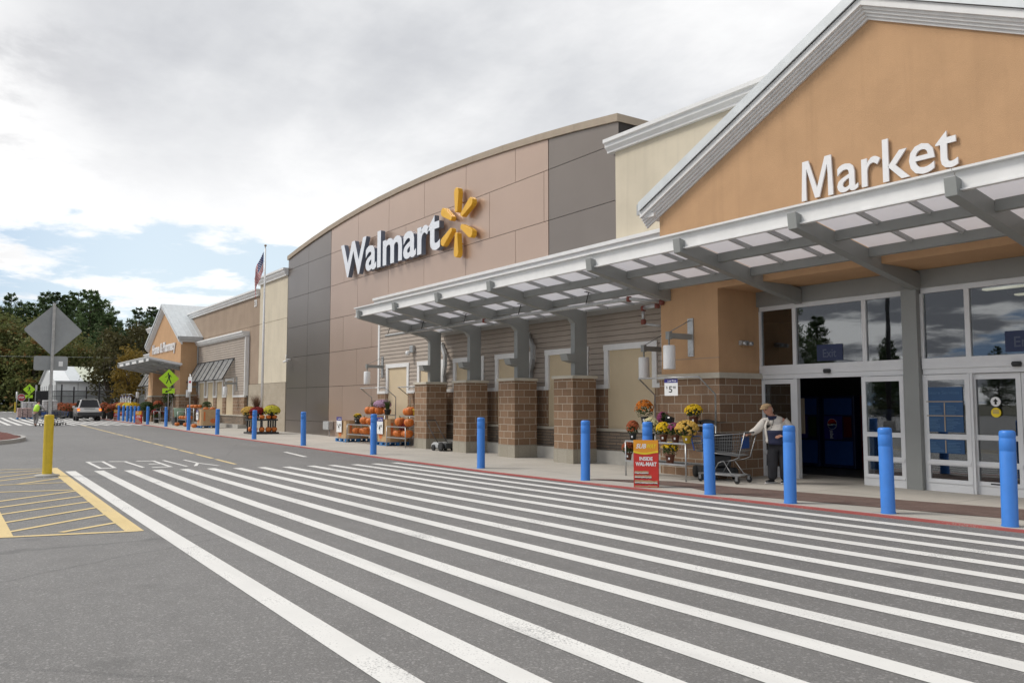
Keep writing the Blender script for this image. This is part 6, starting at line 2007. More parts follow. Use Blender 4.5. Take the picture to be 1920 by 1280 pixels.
shell('shirt', 'shirt_white', .82, 1.27, -62, -44, lambda z: (.222 - .10 * max(0, z - 1.0) - .5 * max(0, z - 1.17), .222 - .14 * max(0, z - 1.0) - .45 * max(0, z - 1.17), -.01, -.04), na=5, nz=12)
shell('collar', 'jacket_navy', 1.285, 1.37, -150, 150, lambda z: (.100 - .25 * (z - 1.285), .095 - .25 * (z - 1.285), -.03, .005), nz=3)
g = MB(); g.tube([(-.07, -.10, 1.34), (-.10, -.165, 1.22), (-.07, -.20, 1.12), (-.02, -.17, 1.22), (.0, -.08, 1.33)], .005, 5); g.build('lanyard', 'ink_black', mn, w=False)
L_('trousers', {'w': (.0, -.01, .90, .205, .185), 'hip': (.0, .0, .80, .20, .175), 'lh': (.092, .0, .70, .135), 'lk': (.105, -.02, .44, .102), 'la': (.105, .005, .05, .092), 'rh': (-.092, .0, .70, .135), 'rk': (-.105, -.04, .44, .102), 'ra': (-.12, -.02, .05, .092)},
   [['w', 'hip', 'lh', 'lk', 'la'], ['hip', 'rh', 'rk', 'ra']], 'trousers_dark')
for s, x, a in ((1, .11, -.25), (-1, -.125, -.55)):
    y = .02 if s > 0 else .0
    d = Vector((math.sin(a), -math.cos(a), 0))
    L_('shoe', {0: (x - d.x * .05, y - d.y * .05, .045, .042, .04), 1: (x + d.x * .06, y + d.y * .06, .042, .045, .036), 2: (x + d.x * .17, y + d.y * .17, .032, .040, .026)}, [[0, 1, 2]], 'shoe_black')
    g = MB(); p0 = Vector((x, y, .004)); n_ = Vector((-d.y, d.x, 0))
    g.add([p0 + d * q + n_ * w_ + Vector((0, 0, h)) for h in (0, .014) for q, w_ in ((-.09, .03), (.1, .045), (.2, .02), (.2, -.02), (.1, -.045), (-.09, -.03))], [tuple(range(6))[::-1], tuple(range(6, 12))] + [(i, (i + 1) % 6, 6 + (i + 1) % 6, 6 + i) for i in range(6)])
    g.build('shoe_sole', 'sign_white', mn, w=False)
hd, hr = head(mn, (-.075, -.045, 1.50), R(-38), R(14), 1.06)
g = MB(); g.smooth = True                      # white hair at the sides and back
pts = []
for i in range(7):
    z = -.42 + .9 * i / 6
    for k in range(17):
        a = R(100 + 160 * k / 16)
        q = math.sqrt(max(0, 1 - z * z))
        pts.append(tuple(Vector((-.075, -.045, 1.50)) + hr @ Vector((.083 * q * math.sin(a), -.103 * q * math.cos(a), .118 * z))))
g.add(pts, [(i * 17 + k, i * 17 + k + 1, i * 17 + 18 + k, i * 17 + 17 + k) for i in range(6) for k in range(16)])
g.build('hair', 'hair_white', mn, w=False)
g = MB(); g.smooth = True                      # flat cap: low dome drawn forward, short peak
pts = []
for i in range(7):
    z = i / 6
    q = math.sqrt(max(0, 1 - z * z)) if i < 6 else 0.02
    for k in range(24):
        a = 2 * math.pi * k / 24
        f = max(0, math.cos(a))
        pts.append(tuple(Vector((-.075, -.045, 1.50)) + hr @ Vector((.090 * q * math.sin(a), -(.106 + .020 * f) * q * math.cos(a) - .004, .070 + .056 * z - .012 * f * q))))
g.add(pts, [(i * 24 + k, i * 24 + (k + 1) % 24, i * 24 + 24 + (k + 1) % 24, i * 24 + 24 + k) for i in range(6) for k in range(24)])
n_ = 12; base = []
for rr, dz in ((1.0, .036), (1.30, .012)):
    for k in range(n_ + 1):
        a = R(-62 + 124 * k / n_)
        base.append(tuple(Vector((-.075, -.045, 1.50)) + hr @ Vector((.094 * (1 + .1 * (rr - 1)) * math.sin(a), -(.128 * rr if rr == 1 else .128 + .045 * math.cos(a)) * math.cos(a), dz + .022 + .006 * math.cos(a)))))
g.add(base, [(k, k + 1, n_ + 2 + k, n_ + 1 + k) for k in range(n_)])
cp = g.build('cap', 'cap_tan', mn, w=False)
sd = cp.modifiers.new('solid', 'SOLIDIFY'); sd.thickness = .008
hand(mn, (-.50, -.215, .985), (-.75, -.55, -.15), (.15, -.2, -1), 1, .75)
hand(mn, (.135, -.275, .970), (-.85, -.45, -.10), (.1, .5, -.6), -1, .55)

for o in mn.children_recursive:                # the stoop: everything above the hips leans forward and towards the cart
    for v in o.data.vertices:
        k = max(0.0, v.co.z - .92)
        v.co.y -= .20 * k + .14 * k * k
        v.co.x -= .13 * k

# worker in a bright vest pushing a train of carts, far off
wk = thing('person', 'distant worker seen from behind in a lime vest, pushing a row of carts', 'person', (-62.4, 5.0, gz(-62)))
wk.rotation_euler = (0, 0, R(53))             # local -y faces ... +x after the turn; the figure walks towards -x
def LW(nm, pts, chains, mat, sub=1):
    return skinned(nm, pts, chains, mat, wk, sub)
LW('body', {'hip': (0, .0, .93, .10, .08), 'ch': (0, .16, 1.22, .16, .12), 'sh': (0, .24, 1.38, .10, .09), 'nk': (0, .30, 1.48, .055), 'hd': (0, .34, 1.56, .055),
            'ls': (.18, .24, 1.36, .06), 'le': (.24, .42, 1.14, .048), 'lw': (.2, .66, 1.08, .035), 'lf': (.2, .73, 1.07, .03), 'rs': (-.18, .24, 1.36, .06), 're': (-.24, .42, 1.14, .048), 'rw': (-.2, .66, 1.08, .035), 'rf': (-.2, .73, 1.07, .03),
            'lh': (.09, .0, .86, .09), 'lk': (.10, .10, .48, .065), 'la': (.10, -.12, .12, .045), 'lt': (.10, .02, .05, .04), 'rh': (-.09, .0, .86, .09), 'rk': (-.10, .14, .48, .065), 'ra': (-.10, .16, .10, .045), 'rt': (-.10, .30, .05, .04)},
   [['hip', 'ch', 'sh', 'nk', 'hd'], ['sh', 'ls', 'le', 'lw', 'lf'], ['sh', 'rs', 're', 'rw', 'rf'], ['hip', 'lh', 'lk', 'la', 'lt'], ['hip', 'rh', 'rk', 'ra', 'rt']], 'skin')
LW('sleeves', {'ch': (0, .16, 1.2, .165, .125), 'sh': (0, .24, 1.37, .115, .10), 'ls': (.185, .24, 1.355, .075), 'le': (.24, .42, 1.14, .062), 'lw': (.205, .62, 1.085, .05), 'rs': (-.185, .24, 1.355, .075), 're': (-.24, .42, 1.14, .062), 'rw': (-.205, .62, 1.085, .05), 'b': (0, .03, .98, .17, .14)},
   [['b', 'ch', 'sh', 'ls', 'le', 'lw'], ['sh', 'rs', 're', 'rw']], 'sweat_grey')
LW('vest', {'b': (0, -.01, .88, .205, .165), 'c': (0, .12, 1.15, .205, .155), 's': (0, .20, 1.34, .185, .12), 't': (0, .25, 1.42, .11, .08)}, [['b', 'c', 's', 't']], 'vest_lime')
LW('trousers', {'w': (0, .0, .95, .175, .14), 'lh': (.09, .0, .82, .11), 'lk': (.10, .10, .48, .085), 'la': (.10, -.10, .12, .07), 'rh': (-.09, .0, .82, .11), 'rk': (-.10, .14, .48, .085), 'ra': (-.10, .16, .12, .07)}, [['w', 'lh', 'lk', 'la'], ['w', 'rh', 'rk', 'ra']], 'jeans_grey')
LW('shoe', {0: (.10, -.16, .07, .05), 1: (.10, .02, .04, .045)}, [[0, 1]], 'shoe_black'); LW('shoe', {0: (-.10, .14, .05, .05), 1: (-.10, .32, .045, .045)}, [[0, 1]], 'shoe_black')
hw, hr2 = head(wk, (0, .36, 1.62), R(180), R(10), 1.0)
g = MB(); g.smooth = True
pts = []
for i in range(8):
    z = -.45 + 1.43 * i / 7
    q = math.sqrt(max(0.0005, 1 - min(.999, z * z)))
    for k in range(17):
        a = R(60 + 240 * k / 16)
        pts.append(tuple(Vector((0, .36, 1.62)) + hr2 @ Vector((.088 * q * math.sin(a), -.108 * q * math.cos(a), .126 * z))))
g.add(pts, [(i * 17 + k, i * 17 + k + 1, i * 17 + 18 + k, i * 17 + 17 + k) for i in range(7) for k in range(16)])
g.build('hair', 'hair_dark', wk, w=False)
def cart_at(src, d, l, g_=None):
    u = Vector((-.8, .6))
    return dup(src, (-62.4 + u.x * d, 5.0 + u.y * d, gz(-63)), R(143), l, g_)
c1 = cart_at(ct, 1.38, 'nearest of the distant carts, right in front of the worker in the bright vest', 'row of distant carts')
for i, l in enumerate(['second of the distant carts nested ahead of the worker', 'third of the distant carts nested ahead of the worker', 'fourth of the distant carts nested ahead of the worker', 'farthest of the distant carts nested ahead of the worker']):
    cart_at(c1, 1.72 + .34 * i, l)

# ------------------------------------------------------------------ silver car, seen from behind
M('car_silver', (0.62, 0.62, 0.60), .30, metal=.25, var=.02, coat=.6); M('car_cladding', (0.045, 0.045, 0.047), .55); M('tail_red', (0.45, 0.02, 0.015), .25, emit=(1, .10, .02, .6)); M('tail_amber', (0.9, 0.35, 0.03), .25, emit=(1, .42, .05, 1.2))
M('plate_white', (0.62, 0.63, 0.62), .5); M('rim_silver', (0.42, 0.42, 0.42), .3, metal=.8)
sv = thing('parked_car', 'silver estate car with dark lower cladding, tail lights lit, near the garden centre', 'car', (-76.0, 9.95, gz(-76)))
def S(nm, mb, mat, par=sv, **k):
    return mb.build(nm, mat, par, w=False, **k)
# local: rear at x=0, nose towards -x
g = MB()
side = [(-4.40, .50), (-4.42, .80), (-4.30, .98), (-3.30, 1.08), (-.10, 1.06), (.0, .98), (.03, .55), (-.02, .42), (-.45, .36), (-.62, .55), (-.82, .66), (-1.08, .66), (-1.28, .55), (-1.42, .36), (-2.95, .36), (-3.08, .55), (-3.28, .66), (-3.54, .66), (-3.74, .55), (-3.9, .36)]
g.prism(side, 'y', -.88, .88)
S('body', g, 'car_silver', bevel=.07, seg=3)
g = MB(); g.smooth = False
lo = [(-3.25, -.84, 1.04), (-.04, -.84, 1.02), (-.04, .84, 1.02), (-3.25, .84, 1.04)]
hi = [(-2.45, -.66, 1.66), (-.30, -.64, 1.68), (-.30, .64, 1.68), (-2.45, .66, 1.66)]
g.add(lo + hi, [(0, 3, 2, 1), (4, 5, 6, 7), (0, 1, 5, 4), (1, 2, 6, 5), (2, 3, 7, 6), (3, 0, 4, 7)])
S('cabin', g, 'car_silver', bevel=.07, seg=3)
def pane(a, b, c, d, ins, off, nm):
    q = [Vector(p) for p in (a, b, c, d)]
    ctr = sum(q, Vector()) / 4; n = (q[1] - q[0]).cross(q[3] - q[0]).normalized()
    pts = [p.lerp(ctr, ins) + n * off for p in q]
    g = MB(); g.quad(*pts); return S(nm, g, 'car_glass')
M('car_inside', (0.015, 0.015, 0.016), .7)
MATS['car_glass'] = MATS['car_inside'] if False else MATS['car_glass']
pane(lo[1], lo[2], hi[2], hi[1], .13, .012, 'rear_window')
pane(lo[3], lo[0], hi[0], hi[3], .10, .012, 'windscreen')
for s in (-1, 1):
    i = (0, 1, 5, 4) if s < 0 else (2, 3, 7, 6)
    al = lo + hi
    A, B, C_, D = [Vector(al[j]) for j in i]
    for t0, t1 in ((.04, .33), (.37, .66), (.70, .95)):
        P = [A.lerp(B, t0), A.lerp(B, t1), D.lerp(C_, t1), D.lerp(C_, t0)]
        pane(*P, .12, .012, 'side_window')
g = MB()
g.box((-.02, -.90, .40), (.10, .90, .70)); S('rear_bumper', g, 'car_cladding', bevel=.05)
g = MB(); g.box((-4.52, -.88, .36), (-4.36, .88, .66)); S('front_bumper', g, 'car_cladding', bevel=.05)
for s in (-1, 1):
    g = MB(); y = s * .885
    for xc in (-.95, -3.41):
        pts = [(xc + .46 * math.cos(R(t)), .36 + .42 * math.sin(R(t))) for t in range(0, 181, 20)] + [(xc + .36 * math.cos(R(t)), .36 + .33 * math.sin(R(t))) for t in range(180, -1, -20)]
        g.prism(pts, 'y', y - .02, y + .02)
    g.box((-2.96, y - .015, .36), (-1.40, y + .015, .58)); S('cladding', g, 'car_cladding')
    g = MB(); g.box((-.14, s * .70, .78), (.035, s * .885, 1.00)); tl = S('tail_light', g, 'tail_red', bevel=.02)
    g = MB(); g.box((.0, s * .71, .83), (.042, s * .87, .91)); S('indicator', g, 'tail_amber', tl)
    g = MB(); g.box((-4.36, s * .52, .72), (-4.30, s * .84, .88)); S('headlight', g, 'plate_white', bevel=.03)
    g = MB(); g.box((-2.75, s * .86, 1.02), (-2.58, s * 1.06, 1.18)); S('mirror', g, 'car_silver', bevel=.03)
    g = MB(); g.tube([(-2.3, s * .56, 1.70), (-2.2, s * .56, 1.74), (-.6, s * .55, 1.755), (-.5, s * .55, 1.71)], .018, 6); S('roof_rail', g, 'black_metal')
    for xc in (-.95, -3.41):
        g = MB(); g.lathe([(.20, -.11), (.32, -.11), (.345, -.05), (.345, .05), (.32, .11), (.20, .11)], (0, 0, 0), 24); g.v = [(xc + p[0], s * .80 + p[2], .345 + p[1]) for p in g.v]; w_ = S('wheel', g, 'dark_rubber')
        g = MB(); g.lathe([(.05, -.02), (.205, -.01), (.21, .02), (.06, .04)], (0, 0, 0), 20); g.v = [(xc + p[0], s * (.895 + abs(p[2]) * .3), .345 + p[1]) for p in g.v]; S('rim', g, 'rim_silver', w_)
g = MB(); g.box((.03, -.26, .80), (.045, .26, .93)); S('number_plate', g, 'plate_white')
g = MB(); g.box((.02, -.42, .955), (.05, .42, .985)); g.tube([(.0, .0, 1.10), (-.06, -.34, 1.16)], .01, 5); S('rear_trim', g, 'black_metal')
g = MB(); g.box((-.42, -.60, 1.685), (-.26, .60, 1.715)); S('spoiler', g, 'car_silver', bevel=.012)
g = MB(); g.box((-.10, -.45, .28), (-.02, -.36, .34)); g.box((-.6, -.5, .30), (-.2, .5, .42)); S('exhaust', g, 'black_metal')
g = MB(); g.box((-3.0, -.7, .5), (-.2, .7, 1.03)); S('interior', g, 'car_inside')
sv.rotation_euler = (0, 0, R(-2.5)); sv.scale = (1, 1, 1.05)

# ------------------------------------------------------------------ garden centre behind the far end
M('poly_grey', (0.40, 0.42, 0.42), .5, var=.08, vs=.6, streak=.25); M('poly_white', (0.72, 0.74, 0.74), .45, var=.05); M('poly_green', (0.52, 0.55, 0.43), .45, var=.05)
gh = thing('greenhouse', 'pale ridged greenhouse of the garden centre, beyond the silver car', 'greenhouse', (-104.8, 16, gz(-104)))
gx0, gx1, gxr, gy0, gy1, ze, zr = -96.6, -113.0, -104.8, 9.46, 30.0, 4.0, 5.75
g = MB()
g.box((gx0 - .1, gy0 + .02, .3), (gx0, gy1, 3.0)); g.box((gx1, gy0 + .02, .3), (gx1 + .1, gy1, ze)); g.box((gx1, gy0, .3), (gx0 - .001, gy0 + .1, 3.0)); S_ = g.build('wall', 'poly_grey', gh)
g = MB(); g.box((gx0 - .1, gy0 + .02, 3.003), (gx0 + .02, gy1, ze)); g.prism([(gx1, 3.003), (gx0 - .12, 3.003), (gx0 - .12, ze), (gxr, zr), (gx1, ze)], 'y', gy0, gy0 + .1); g.build('upper_wall', 'poly_white', gh)
k = 0; y = gy0 - .2
while y < gy1:
    w_ = [1.5, 1.2, 2.2, 1.6][k % 4]
    g = MB()
    for xe in (gx0 + .25, gx1 - .25):
        zz = ze - .06
        g.prism([(xe, zz), (gxr, zr), (gxr, zr + .05), (xe, zz + .05)], 'y', y, min(y + w_ - .01, gy1 + .2))
    g.build('roof_sheet', ['poly_white', 'metal_roof', 'poly_green', 'poly_white'][k % 4], gh)
    y += w_; k += 1
g = MB()
g.box((gx0 - .02, gy0, ze - .22), (gx0 + .30, gy1, ze - .1))
y = gy0
while y < gy1:
    g.box((gx0 + .0, y, .3), (gx0 + .06, y + .07, ze - .2)); y += 2.0
for i in range(8):
    xx = gx0 - .5 - i * 2.1
    g.box((xx, gy0 - .05, .3), (xx - .07, gy0 - .002, 3.6))
g.build('frame', 'light_grey_steel', gh)

fc = thing('metal_fence', 'tall black metal fence around the garden centre', 'fence', (-88, 10, gz(-88)))
A, B = Vector((-92.0, 8.5)), Vector((-84.5, 12.9))
g = MB(); L = (B - A).length; u = (B - A) / L
for z in (1.0, 2.35, 2.85):
    g.bar((A.x, A.y, z), (B.x, B.y, z), .05, .06)
g.build('rail', 'black_metal', fc)
g = MB(); n = int(L / .16)
for i in range(n):
    p = A + u * (i * .16)
    g.bar((p.x, p.y, .35), (p.x, p.y, 2.86), .018, .018)
g.build('pickets', 'black_metal', fc)
for i in range(6):
    p = A + u * (L * i / 5)
    g = MB(); g.bar((p.x, p.y, .1), (p.x, p.y, 3.25 + (.25 if i in (1, 4) else 0)), .12, .12); g.build('post', 'black_metal', fc)
gt = thing('metal_gate', 'dark slatted gate panel at the left end of the black fence', 'gate', (-93.5, 8.0, gz(-93)))
g = MB(); A2 = Vector((-95.0, 7.6)); u2 = (A - A2).normalized()
for i in range(11):
    p = A2 + u2 * (.3 * i)
    g.bar((p.x, p.y, .45), (p.x, p.y, 2.9), .05, .22)
g.build('panel', 'black_metal', gt)
for p in (A2, A2 + u2 * 3.1):
    g = MB(); g.bar((p.x, p.y, .1), (p.x, p.y, 3.5), .16, .16); g.build('post', 'galvanised', gt)

# plants for sale along the fence, under the trees
mat_leaf('fall_mix', (.16, .05, .02), (.30, .12, .03), (.06, .09, .03), .3, .3)
proto = mum(-84.2, 8.9, gz(-84) + .02, .42, .62, 'potted autumn plant in the row in front of the black fence', 'bloom_rust', 'pot_black', pr=.24, ph=.55, cover=-.1, nb=160, tagp=False, group='potted plants along the black fence')
for i in range(1, 16):
    t = i / 15
    dup(proto, (-90.5 + 10.5 * t + rnd.uniform(-.2, .2), 8.15 + 4.2 * t + rnd.uniform(-.25, .15), gz(-85) + .03), rnd.uniform(0, 6), scale=(1, 1, rnd.uniform(.9, 1.25)))
for i, (x, y, b, l) in enumerate([(-79.6, 12.75, 'bloom_rust', 'rust red mum on the garden rack just right of the silver car'), (-78.6, 12.9, 'bloom_gold', 'gold mum on the garden rack under the white cards'),
                                  (-77.4, 12.95, 'bloom_orange', 'orange mum on the garden rack under the white cards'), (-76.2, 13.0, 'bloom_lemon', 'lemon yellow mum at the right of the garden rack'), (-75.2, 13.1, 'bloom_yellow', 'yellow mum at the right end of the garden rack')]):
    mum(x, y, gz(x) + .80, .55, .5, l, b, 'pot_black', pr=.18, ph=.22, cover=-.1, nb=300, tagp=False)
stand(-80.0, -74.8, 12.5, 13.0, 13.4, (.35, .78, 1.05), 'long garden rack with a tall hoop right of the silver car')
for i in range(7):
    x = -79.7 + i * .78
    price_sign(x, 12.86, gz(x) + 1.42 + .1 * (i % 2), .34, .62, 'white price card hung on the garden rack hoop, number %s from the left' % ['one', 'two', 'three', 'four', 'five', 'six', 'seven'][i], ('4', '97'))
for i, (x, y) in enumerate([(-79.2, 12.8), (-78.3, 12.75), (-77.3, 12.7), (-76.4, 12.75)]):
    pumpkin(x, y, gz(x) + .37, .24, '%s pumpkin from the left low on the garden rack' % ords[i], group='pumpkins by the far entrance')
M('wrap_white', (.55, .54, .53), .4, var=.15, vs=3); M('bag_pink', (.42, .30, .28), .7, var=.2, vs=5)
for x, y, h, m_, l in [(-87.6, 6.5, 1.5, 'wrap_white', 'pallet of white wrapped bags behind the worker'), (-85.2, 6.0, .9, 'bag_pink', 'low pallet of pinkish bags left of the worker'), (-86.0, 8.0, 1.7, 'wrap_white', 'pale wrapped stack by the black gate')]:
    rt = thing('goods_pallet', l, 'pallet', (x, y, gz(x)))
    g = MB(); z = gz(x)
    for i in range(5):
        g.box((x - .6, y - .6 + i * .26, z + .1), (x + .6, y - .44 + i * .26, z + .13))
    for i in range(3):
        g.box((x - .6, y - .6 + i * .54, z), (x + .6, y - .48 + i * .54, z + .099))
    g.build('pallet_boards', 'pallet_blue', rt)
    r_ = random.Random(int(h * 10))
    k = int(h / .17)
    for i in range(k):
        for j in range(3):
            g = MB(); o_ = r_.uniform(-.03, .03)
            g.box((x - .56 + o_, y - .58 + j * .39, z + .132 + i * .17), (x + .56 + o_, y - .21 + j * .39, z + .295 + i * .17)); g.build('bag', m_, rt, bevel=.06)

# ------------------------------------------------------------------ trees
mat_leaf('pine_leaf', (0.082, 0.132, 0.06), (0.155, 0.215, 0.09), None, .22, .45)
mat_leaf('oak_leaf', (0.095, 0.128, 0.045), (0.175, 0.172, 0.058), (0.22, 0.12, 0.04), .3, .5)
mat_leaf('gold_leaf', (0.17, 0.125, 0.03), (0.28, 0.19, 0.04), (0.11, 0.105, 0.03), .35, .2)
mat_leaf('olive_leaf', (0.055, 0.055, 0.022), (0.10, 0.085, 0.032), (0.045, 0.055, 0.022), .3, .3)
def limb(mb, p, q, r0, r1, n=6):
    mid = p.lerp(q, .5) + Vector((rnd.uniform(-1, 1), rnd.uniform(-1, 1), rnd.uniform(-.5, .5))) * (q - p).length * .06
    mb.tube([p, mid, q], [r0, (r0 + r1) / 2, r1], n, False)
def conifer(seed, h, label, cat='tree', group=None, leaf='pine_leaf', cs=1.0, dens=1.0):
    """white pine: straight trunk, whorls of rising and drooping limbs with gaps, foliage in flat sprays"""
    r_ = random.Random(seed)
    rt = thing('pine_tree', label, cat, (0, 0, 0), 0, group)
    g = MB(); g.tube([(0, 0, -.2), (.1, .05, h * .5), (0, 0, h * .98)], [h * .018, h * .012, .03], 8, False)
    f = MB()
    z = h * r_.uniform(.14, .2)
    while z < h * .985:
        t = z / h
        R0 = h * .25 * (1 - t) ** .72 * (1.0 if t > .3 else .65 + t) * r_.uniform(.75, 1.15) + .35
        nb = r_.randint(4, 6)
        a0 = r_.uniform(0, 6.28)
        for i in range(nb):
            if r_.random() < .10:
                continue
            a = a0 + 6.283 * i / nb + r_.uniform(-.3, .3)
            L = R0 * r_.uniform(.65, 1.2)
            d = Vector((math.cos(a), math.sin(a), 0))
            rise = r_.uniform(-.05, .30) + .30 * t
            p = Vector((0, 0, z)); q = p + d * L + Vector((0, 0, L * rise))
            g.tube([p, p.lerp(q, .5) - Vector((0, 0, L * .05)), q], [.05 + .004 * h * (1 - t), .04, .015], 4, False)
            n = int((11 + L * 12) * dens)
            for _ in range(n):
                s = r_.random() ** .55
                c = p.lerp(q, .18 + .85 * s) + Vector((-d.y, d.x, 0)) * r_.gauss(0, .20 * L * (.4 + s * .6)) + Vector((0, 0, r_.gauss(.06 * L, .14 * L)))
                tv = (d * r_.uniform(.2, 1) + Vector((r_.gauss(0, .6), r_.gauss(0, .6), r_.gauss(.15, .4)))).normalized()
                bv = tv.cross(Vector((r_.gauss(0, .4), r_.gauss(0, .4), 1))).normalized()
                sz = r_.uniform(.16, .38) * cs
                f.add([c - tv * sz, c - bv * sz * .42, c + tv * sz, c + bv * sz * .42], [(0, 1, 2, 3)])
        z += h * r_.uniform(.030, .050)
    g.build('trunk', 'bark', rt, w=False); f.build('crown', leaf, rt, w=False)
    return rt
def broadleaf(seed, h, rw, label, leaf, group=None, trunk_h=.3, cat='tree', n_cl=34, per=95, size=.20, stems=1):
    r_ = random.Random(seed)
    rt = thing('autumn_tree', label, cat, (0, 0, 0), 0, group)
    g = MB(); f = MB()
    tops = []
    for k in range(stems):
        o = Vector((r_.uniform(-.25, .25), r_.uniform(-.25, .25), 0)) * (stems > 1)
        t1 = o + Vector((r_.uniform(-.2, .2), r_.uniform(-.2, .2), h * trunk_h))
        g.tube([o + Vector((0, 0, -.15)), o.lerp(t1, .5) + Vector((.05, .03, 0)), t1], [h * .024, h * .018, h * .015], 8, False)
        tops.append(t1)
    cz = h * (trunk_h + (1 - trunk_h) * .48); hz = h * (1 - trunk_h) * .54
    for k in range(n_cl):
        v = Vector((r_.gauss(0, 1), r_.gauss(0, 1), r_.gauss(0, 1))).normalized() * r_.random() ** .40
        w_ = rw * (1 - .35 * max(0, v.z)) 
        c = Vector((v.x * w_, v.y * w_, cz + v.z * hz))
        st = tops[k % len(tops)]
        if k % 2 == 0:
            limb(g, st + Vector((0, 0, r_.uniform(-.1, .1) * h * .1)), c, h * .009, .012, 5)
        cr = rw * r_.uniform(.22, .42)
        for _ in range(per):
            u = Vector((r_.gauss(0, 1), r_.gauss(0, 1), r_.gauss(0, .75))) * cr * .55
            p = c + u
            tv = Vector((r_.gauss(0, 1), r_.gauss(0, 1), r_.gauss(0, .7))).normalized()
            bv = tv.cross(Vector((r_.gauss(0, 1), r_.gauss(0, 1), r_.gauss(0, 1)))).normalized()
            sz = size * r_.uniform(.55, 1.25)
            f.add([p - tv * sz, p - bv * sz * .6, p + tv * sz, p + bv * sz * .6], [(0, 1, 2, 3)])
    g.build('trunk', 'bark', rt, w=False); f.build('crown', leaf, rt, w=False)
    return rt
GW = 'trees of the wood behind the garden centre'
PL = 'dark green pine in the wood behind the garden centre'
OL = 'olive and brown autumn tree at the front edge of the wood'
pines = [conifer(11 + i, 20, PL, group=GW, cs=.85, dens=2.9) for i in range(4)]
oaks = [broadleaf(31 + i, 12, 4.4, OL, 'oak_leaf', group=GW, trunk_h=.16, n_cl=54, per=110, size=.24) for i in range(3)]
pine_spots = [(-177.4, 4.5, 20.6), (-163.4, 7.6, 17.9), (-174.0, 9.4, 21.2), (-184.4, 12.1, 20.6), (-171.7, 13.0, 19.8), (-176.1, 15.2, 22.4), (-163.7, 15.7, 20.7), (-179.5, 19.1, 22.2), (-167.1, 19.4, 21.7),
              (-154.8, 19.8, 20.8), (-164.8, 23.0, 20.1), (-147.9, 21.6, 15.9), (-163.4, 25.6, 16.1), (-151.7, 25.2, 14.1), (-161.1, 28.6, 18.6), (-170.3, 32.7, 20.0), (-159.3, 31.8, 14.8), (-179.5, 1.3, 21.5), (-194.5, -2.8, 21.8), (-199.5, 43.2, 20.7),
              (-160, 12, 15), (-158, 4, 16), (-158, 17, 16), (-150, 16, 14), (-175, 24, 20), (-185, 6, 20), (-188, 28, 21), (-172, -6, 19), (-180, -12, 20), (-160, -9, 17)]
for i, (x, y, zt) in enumerate(pine_spots):
    o = pines[i] if i < 4 else dup(pines[i % 4])
    s = (zt - .55) / 20 * 1.02
    o.location = (x, y, gz(x)); o.rotation_euler = (0, 0, rnd.uniform(0, 6.28)); o.scale = (s * rnd.uniform(1.0, 1.3),) * 2 + (s,)
oak_spots = [(-138.1, 6.2, 12.4), (-138.9, 8.6, 13.1), (-131.8, 10.4, 10.2), (-138.2, 13.3, 11.9), (-132.4, 14.8, 10.5), (-133.4, 17.0, 9.8), (-139.6, 4.1, 12.0), (-137.9, 19.4, 9.4), (-144.0, 1.3, 11.4), (-143.3, -1.3, 12.0),
             (-128, 12.5, 7.5), (-146, 10.5, 14), (-146, 6, 14.5), (-145, 15, 13.5), (-142, 22.5, 11), (-150, -4, 13), (-148, 28, 12), (-128, 20, 9), (-152, 34, 13)]
for i, (x, y, zt) in enumerate(oak_spots):
    o = oaks[i] if i < 3 else dup(oaks[i % 3])
    s = (zt - .55) / 12
    o.location = (x, y, gz(x)); o.rotation_euler = (0, 0, rnd.uniform(0, 6.28)); o.scale = (s * rnd.uniform(.95, 1.2),) * 2 + (s,)
t = broadleaf(51, 6.9, 1.75, 'golden leaved young tree beside the far canopy', 'gold_leaf', trunk_h=.24, n_cl=40, per=80, size=.13, stems=2); t.location = (-82.6, 14.2, gz(-82))
t = broadleaf(52, 8.6, 2.7, 'dark olive tree left of the golden tree, in front of the greenhouse', 'olive_leaf', trunk_h=.22, n_cl=46, per=85, size=.17); t.location = (-94.2, 14.0, gz(-94))
t = broadleaf(53, 9.6, 2.4, 'tall olive green tree behind the golden tree at the store corner', 'olive_leaf', trunk_h=.3, n_cl=40, per=85, size=.17); t.location = (-93.5, 16.6, gz(-93))
for i in range(16):                            # the wood runs on to the left, where the metal panels mirror it
    x, y = -146 - 5 * (i % 3) - i * .6, -14 - i * 4.6
    o = dup((pines + oaks)[i % 7], (x, y, gz(x)), rnd.uniform(0, 6.28)); k = 1.0 if i % 7 < 4 else 1.35
    o.scale = (k * 1.15, k * 1.15, k * rnd.uniform(.85, 1.1))
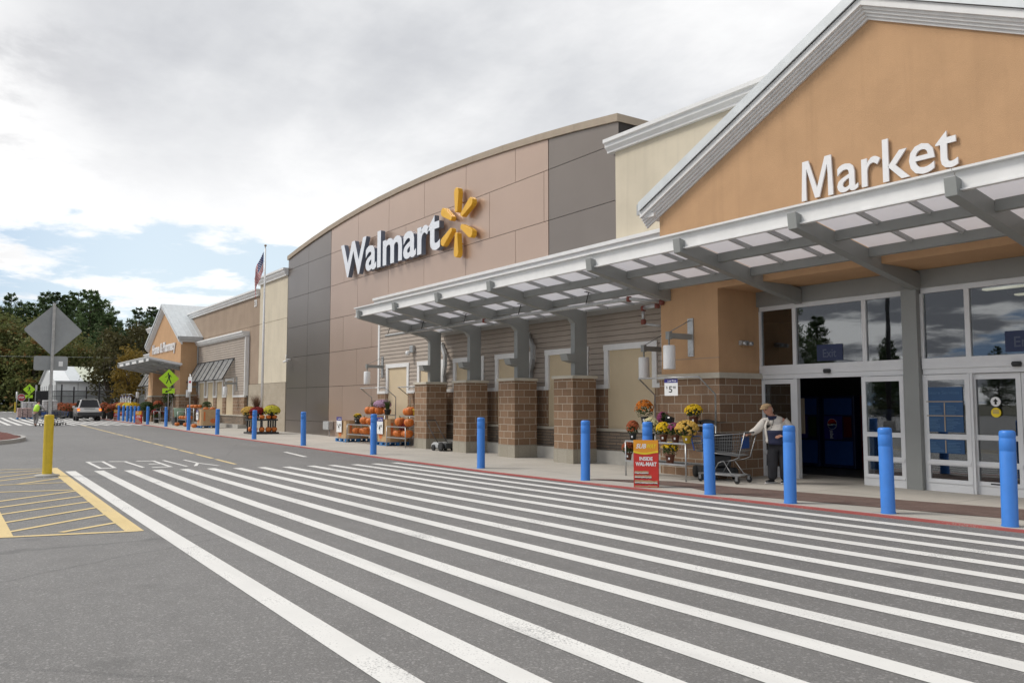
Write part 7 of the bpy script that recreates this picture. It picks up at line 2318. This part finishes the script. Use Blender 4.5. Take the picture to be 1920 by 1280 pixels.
# undergrowth under the wood: one mass
g = MB(); r_ = random.Random(8)
for _ in range(9000):
    x = -128 - 40 * r_.random(); y = -20 + 60 * r_.random()
    p = Vector((x, y, gz(x) + r_.random() ** 1.5 * 3.2))
    tv = Vector((r_.gauss(0, 1), r_.gauss(0, 1), r_.gauss(0, .7))).normalized(); bv = tv.cross(Vector((r_.gauss(0, 1), r_.gauss(0, 1), 1))).normalized(); s = r_.uniform(.25, .6)
    g.add([p - tv * s, p - bv * s * .6, p + tv * s, p + bv * s * .6], [(0, 1, 2, 3)])
g.build('undergrowth', 'oak_leaf', kind='stuff')
# across the lot, behind the camera: what the panes reflect
LB = 'tree in the parking lot that the glass doors reflect'
for i, (x, y, h, k) in enumerate([(-31.5, -10.5, 9.0, 0), (-36.2, -20.5, 8.0, 0), (-28.2, -16.0, 5.6, 0), (-12, -72, 7, 0), (-24, -74, 8, 0), (-38, -78, 9, 0), (-52, -80, 9, 0), (0, -72, 7, 0), (14, -70, 8, 0), (-31, -76, 6, 0), (-45, -77, 7, 0), (-66, -78, 10, 0)]):
    o = dup(pines[i % 4] if k == 0 else oaks[i % 3], (x, y, 0), rnd.uniform(0, 6), LB, 'trees in the parking lot')
    s = h / (20 if k == 0 else 12)
    o.scale = (s * 1.1, s * 1.1, s)
rt = thing('lot_light', 'tall dark parking lot light pole reflected in the upper panes', 'lamp', (-24.8, -10.5, 0))
g = MB(); g.tube([(-24.8, -10.5, 0), (-24.8, -10.5, 10.5)], [.13, .09], 10); g.build('pole', 'black_metal', rt)
g = MB(); g.lathe([(.3, 0), (.3, .7), (.26, .75)], (-24.8, -10.5, 0), 14); g.build('base', 'plinth_concrete', rt)
for s in (-1, 1):
    g = MB(); g.box((-24.8 + s * .2 - .25, -10.7, 10.4), (-24.8 + s * .2 + s * .5 + .25 * s, -10.3, 10.6)); g.build('lamp_head', 'black_metal', rt)
rt = thing('power_line', 'thin power line crossing in front of the wood at the left', 'cable', (-122, 5, 7.5))
g = MB(); g.tube([(-130, -30, 8.3), (-126, -12, 7.85), (-122, 6, 7.6), (-118, 24, 7.7)], .014, 5); g.build('cable', 'galvanised', rt)
g = MB(); g.tube([(-130, -30, gz(-130)), (-130, -30, 9)], .16, 8); g.box((-130.1, -31, 8.5), (-129.9, -29, 8.65)); g.build('pole', 'bark', rt)
